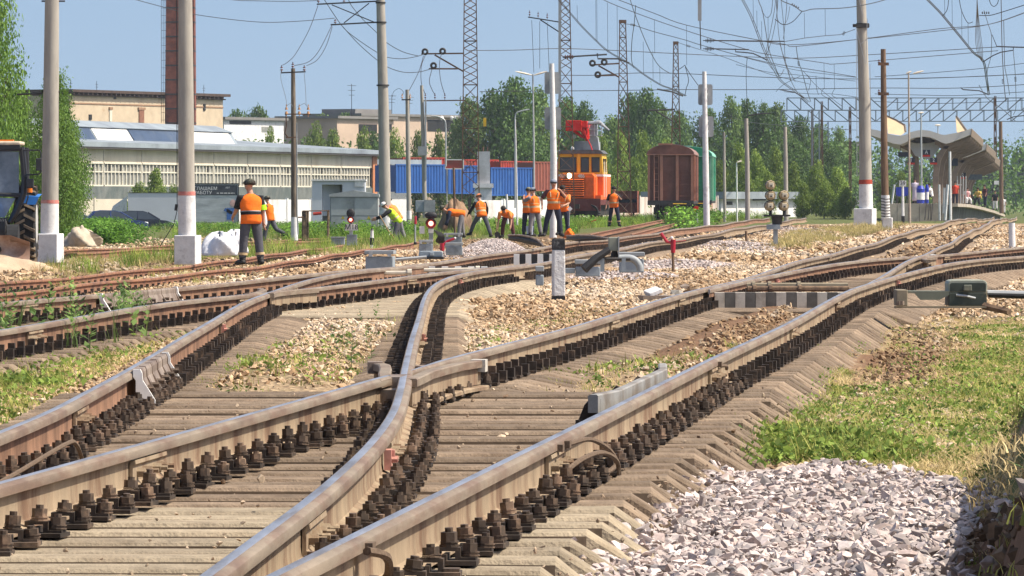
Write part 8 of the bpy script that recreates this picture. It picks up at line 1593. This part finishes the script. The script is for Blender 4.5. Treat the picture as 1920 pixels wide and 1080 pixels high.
wire('heavy wire with a dark insulator curving to the thick pole',[(1461,-6),(1467,2),(1489,11),(1504,21),(1524,17),(1560,16),(1580,15),(1605,12),(1640,5),(1668,-3)],200,230,((1508,24,71),(1547,16,67)),0,1.7,((1490,11,13,30),)); wire('hanging loop left of the heavy wire',[(1504,21),(1487,40),(1469,46),(1453,36)],195,None,(),0,1.4)
wire('rod from the tangle reaching the thick pole',[(1380,77.5),(1471,78),(1511,71),(1547,67),(1575,65),(1603,55)],185,229,(),0,1.3,((1582,63,6,-60),),smooth=False)
wire('line passing behind the thick pole below its clamp',[(1380,67),(1422,75),(1472,83),(1493,87),(1607,74),(1640,71),(1760,58),(1853,46),(1925,22)],260,300); wire('drop with a dark insulator in the tangle',[(1493,87),(1497,115),(1504,135),(1513,169),(1520,190)],300,430,(),0,1.3,((1497.5,119,7,80),))
for i,pts in enumerate(([(1380,121),(1440,135),(1491,140),(1604,152)],[(1380,103),(1420,114),(1491,131),(1560,140),(1606,145)],[(1500,143),(1470,158),(1455,172)],[(1513,140),(1520,150),(1516,170)],[(1530,142),(1531,165),(1535,178)],[(1545,165),(1540,176),(1552,184)],[(1564,168),(1560,178),(1570,185)],[(1505,132),(1530,160),(1560,185),(1580,200)],[(1470,172),(1520,176),(1560,176),(1606,182)])): wire('faint far wire left of the thick pole',pts,380+i*12,None,group='faint far wires',w_=.9)
for i,pts in enumerate(([(1640,144),(1740,137),(1844,128),(1925,118)],[(1640,148),(1740,146),(1844,143),(1925,138)],[(1640,176),(1720,178),(1800,179),(1925,172)],[(1640,190),(1760,194),(1925,188)])): wire('level wire right of the brown timber pole',pts,330+i*30,None,group='level wires on the right',w_=1.1)
wire('catenary falling from the top edge above the platform canopy',[(1732,-6),(1752,14),(1767,30),(1800,70),(1824,99),(1843,116),(1849,150),(1853,178)],180,420,((1771,-6,30),(1785,0,48),(1803,20,70),(1815,42,86)),2.5,2.0); wire('loop wire joining the falling catenary',[(1798,-5),(1803,20),(1814,42),(1824,41)],210); wire('short feeder hooking into the falling catenary',[(1779,-5),(1776,18),(1767,30)],190)
for i in range(5): wire('strand of the bundle fanning down above the canopy',[(1832,-4),(1831+i*.9,30),(1829+i*2.6,70),(1833+i*2.4,100),(1841,115)],215+i*3,300,group='bundle above the canopy',w_=1.0)
wire('wire with a dark insulator lump at the top right corner',[(1836,29),(1848,29),(1860,28),(1884,21),(1925,8)],200,None,(),0,1.6,((1847,24,12,0),)); wire('vertical wire at the right edge beside the platform',[(1877,-5),(1878,45),(1879,89),(1882,150),(1886,190)],230,300,(),0,1.5,((1880.5,152,7,88),)); wire('second vertical wire at the right edge',[(1882,38),(1883,85),(1884,124),(1889,150),(1893,178)],260,330,(),0,1.2); wire('loop at the top edge right of the bundle',[(1854,-4),(1858,8),(1864,12),(1870,7),(1873,-4)],220)
wire('far vertical line with an insulator near the right edge',[(1900,95),(1903,130),(1904,150),(1905,200),(1900,215)],300,400,(),0,1.1,((1904,148,7,88),)); wire('slanting wire left of the vertical ones',[(1845,20),(1853,46),(1859,67),(1858,105),(1851,135),(1853,170)],240,360,(),0,1.1); wire('dropper pair by the far gantry',[(1860,65),(1869,87)],280); 
wire('dark cantilever arm at the right edge',[(1868,87),(1895,88),(1930,89)],245,None,(),0,2.6,smooth=False,cat='arm',name='registration_arm'); wire('cranked steady arm under the right cantilever',[(1843,116),(1862,104),(1876,98),(1900,94),(1900,88)],245,None,(),0,2.2,smooth=False,cat='arm',name='steady_arm'); wire('far steady arm left of the hanging mast',[(1801,164),(1806,168),(1836,170),(1853,177)],300,None,(),0,2.2,smooth=False,cat='arm',name='steady_arm'); wire('bracket arm by the goods wagon post',[(1402,217),(1425,213),(1445,212)],300,None,(),0,2.4,smooth=False,cat='arm',name='steady_arm'); wire('steady arm over the wood',[(1462,168),(1490,173),(1509,184)],330,None,(),0,2.,smooth=False,cat='arm',name='steady_arm'); wire('far steady arm at the right edge',[(1888,224),(1900,219),(1925,216)],420,None,(),0,2.,smooth=False,cat='arm',name='steady_arm'); wire('far catenary sloping left of the right post',[(1836,160),(1852,185),(1880,205),(1905,228)],480,560)
wire('line from the post with bracket arms to the far masts',[(1360,212),(1400,228),(1480,236),(1606,244)],330,420,(),0,1.); wire('vertical lead above the post with bracket arms',[(1401,108),(1399,145),(1402,217)],300,None,(),0,1.1)

# ================================================================ summer haze over the yard
hz=MB(); hz.bx(-420,420,-6,1700,-6,32); hm=bpy.data.materials.new('summer_haze'); hm.use_nodes=True; N=hm.node_tree.nodes; K=hm.node_tree.links; N.remove(N['Principled BSDF']); pv=N.new('ShaderNodeVolumePrincipled'); pv.inputs['Color'].default_value=(.80,.88,1,1); pv.inputs['Density'].default_value=.0001; pv.inputs['Anisotropy'].default_value=.2; K.new(pv.outputs[0],N['Material Output'].inputs['Volume'])
o=obj('haze',hz,hm,None,'thin bluish summer haze filling the air over the yard','haze',None,'stuff',loc=(0,0,0))
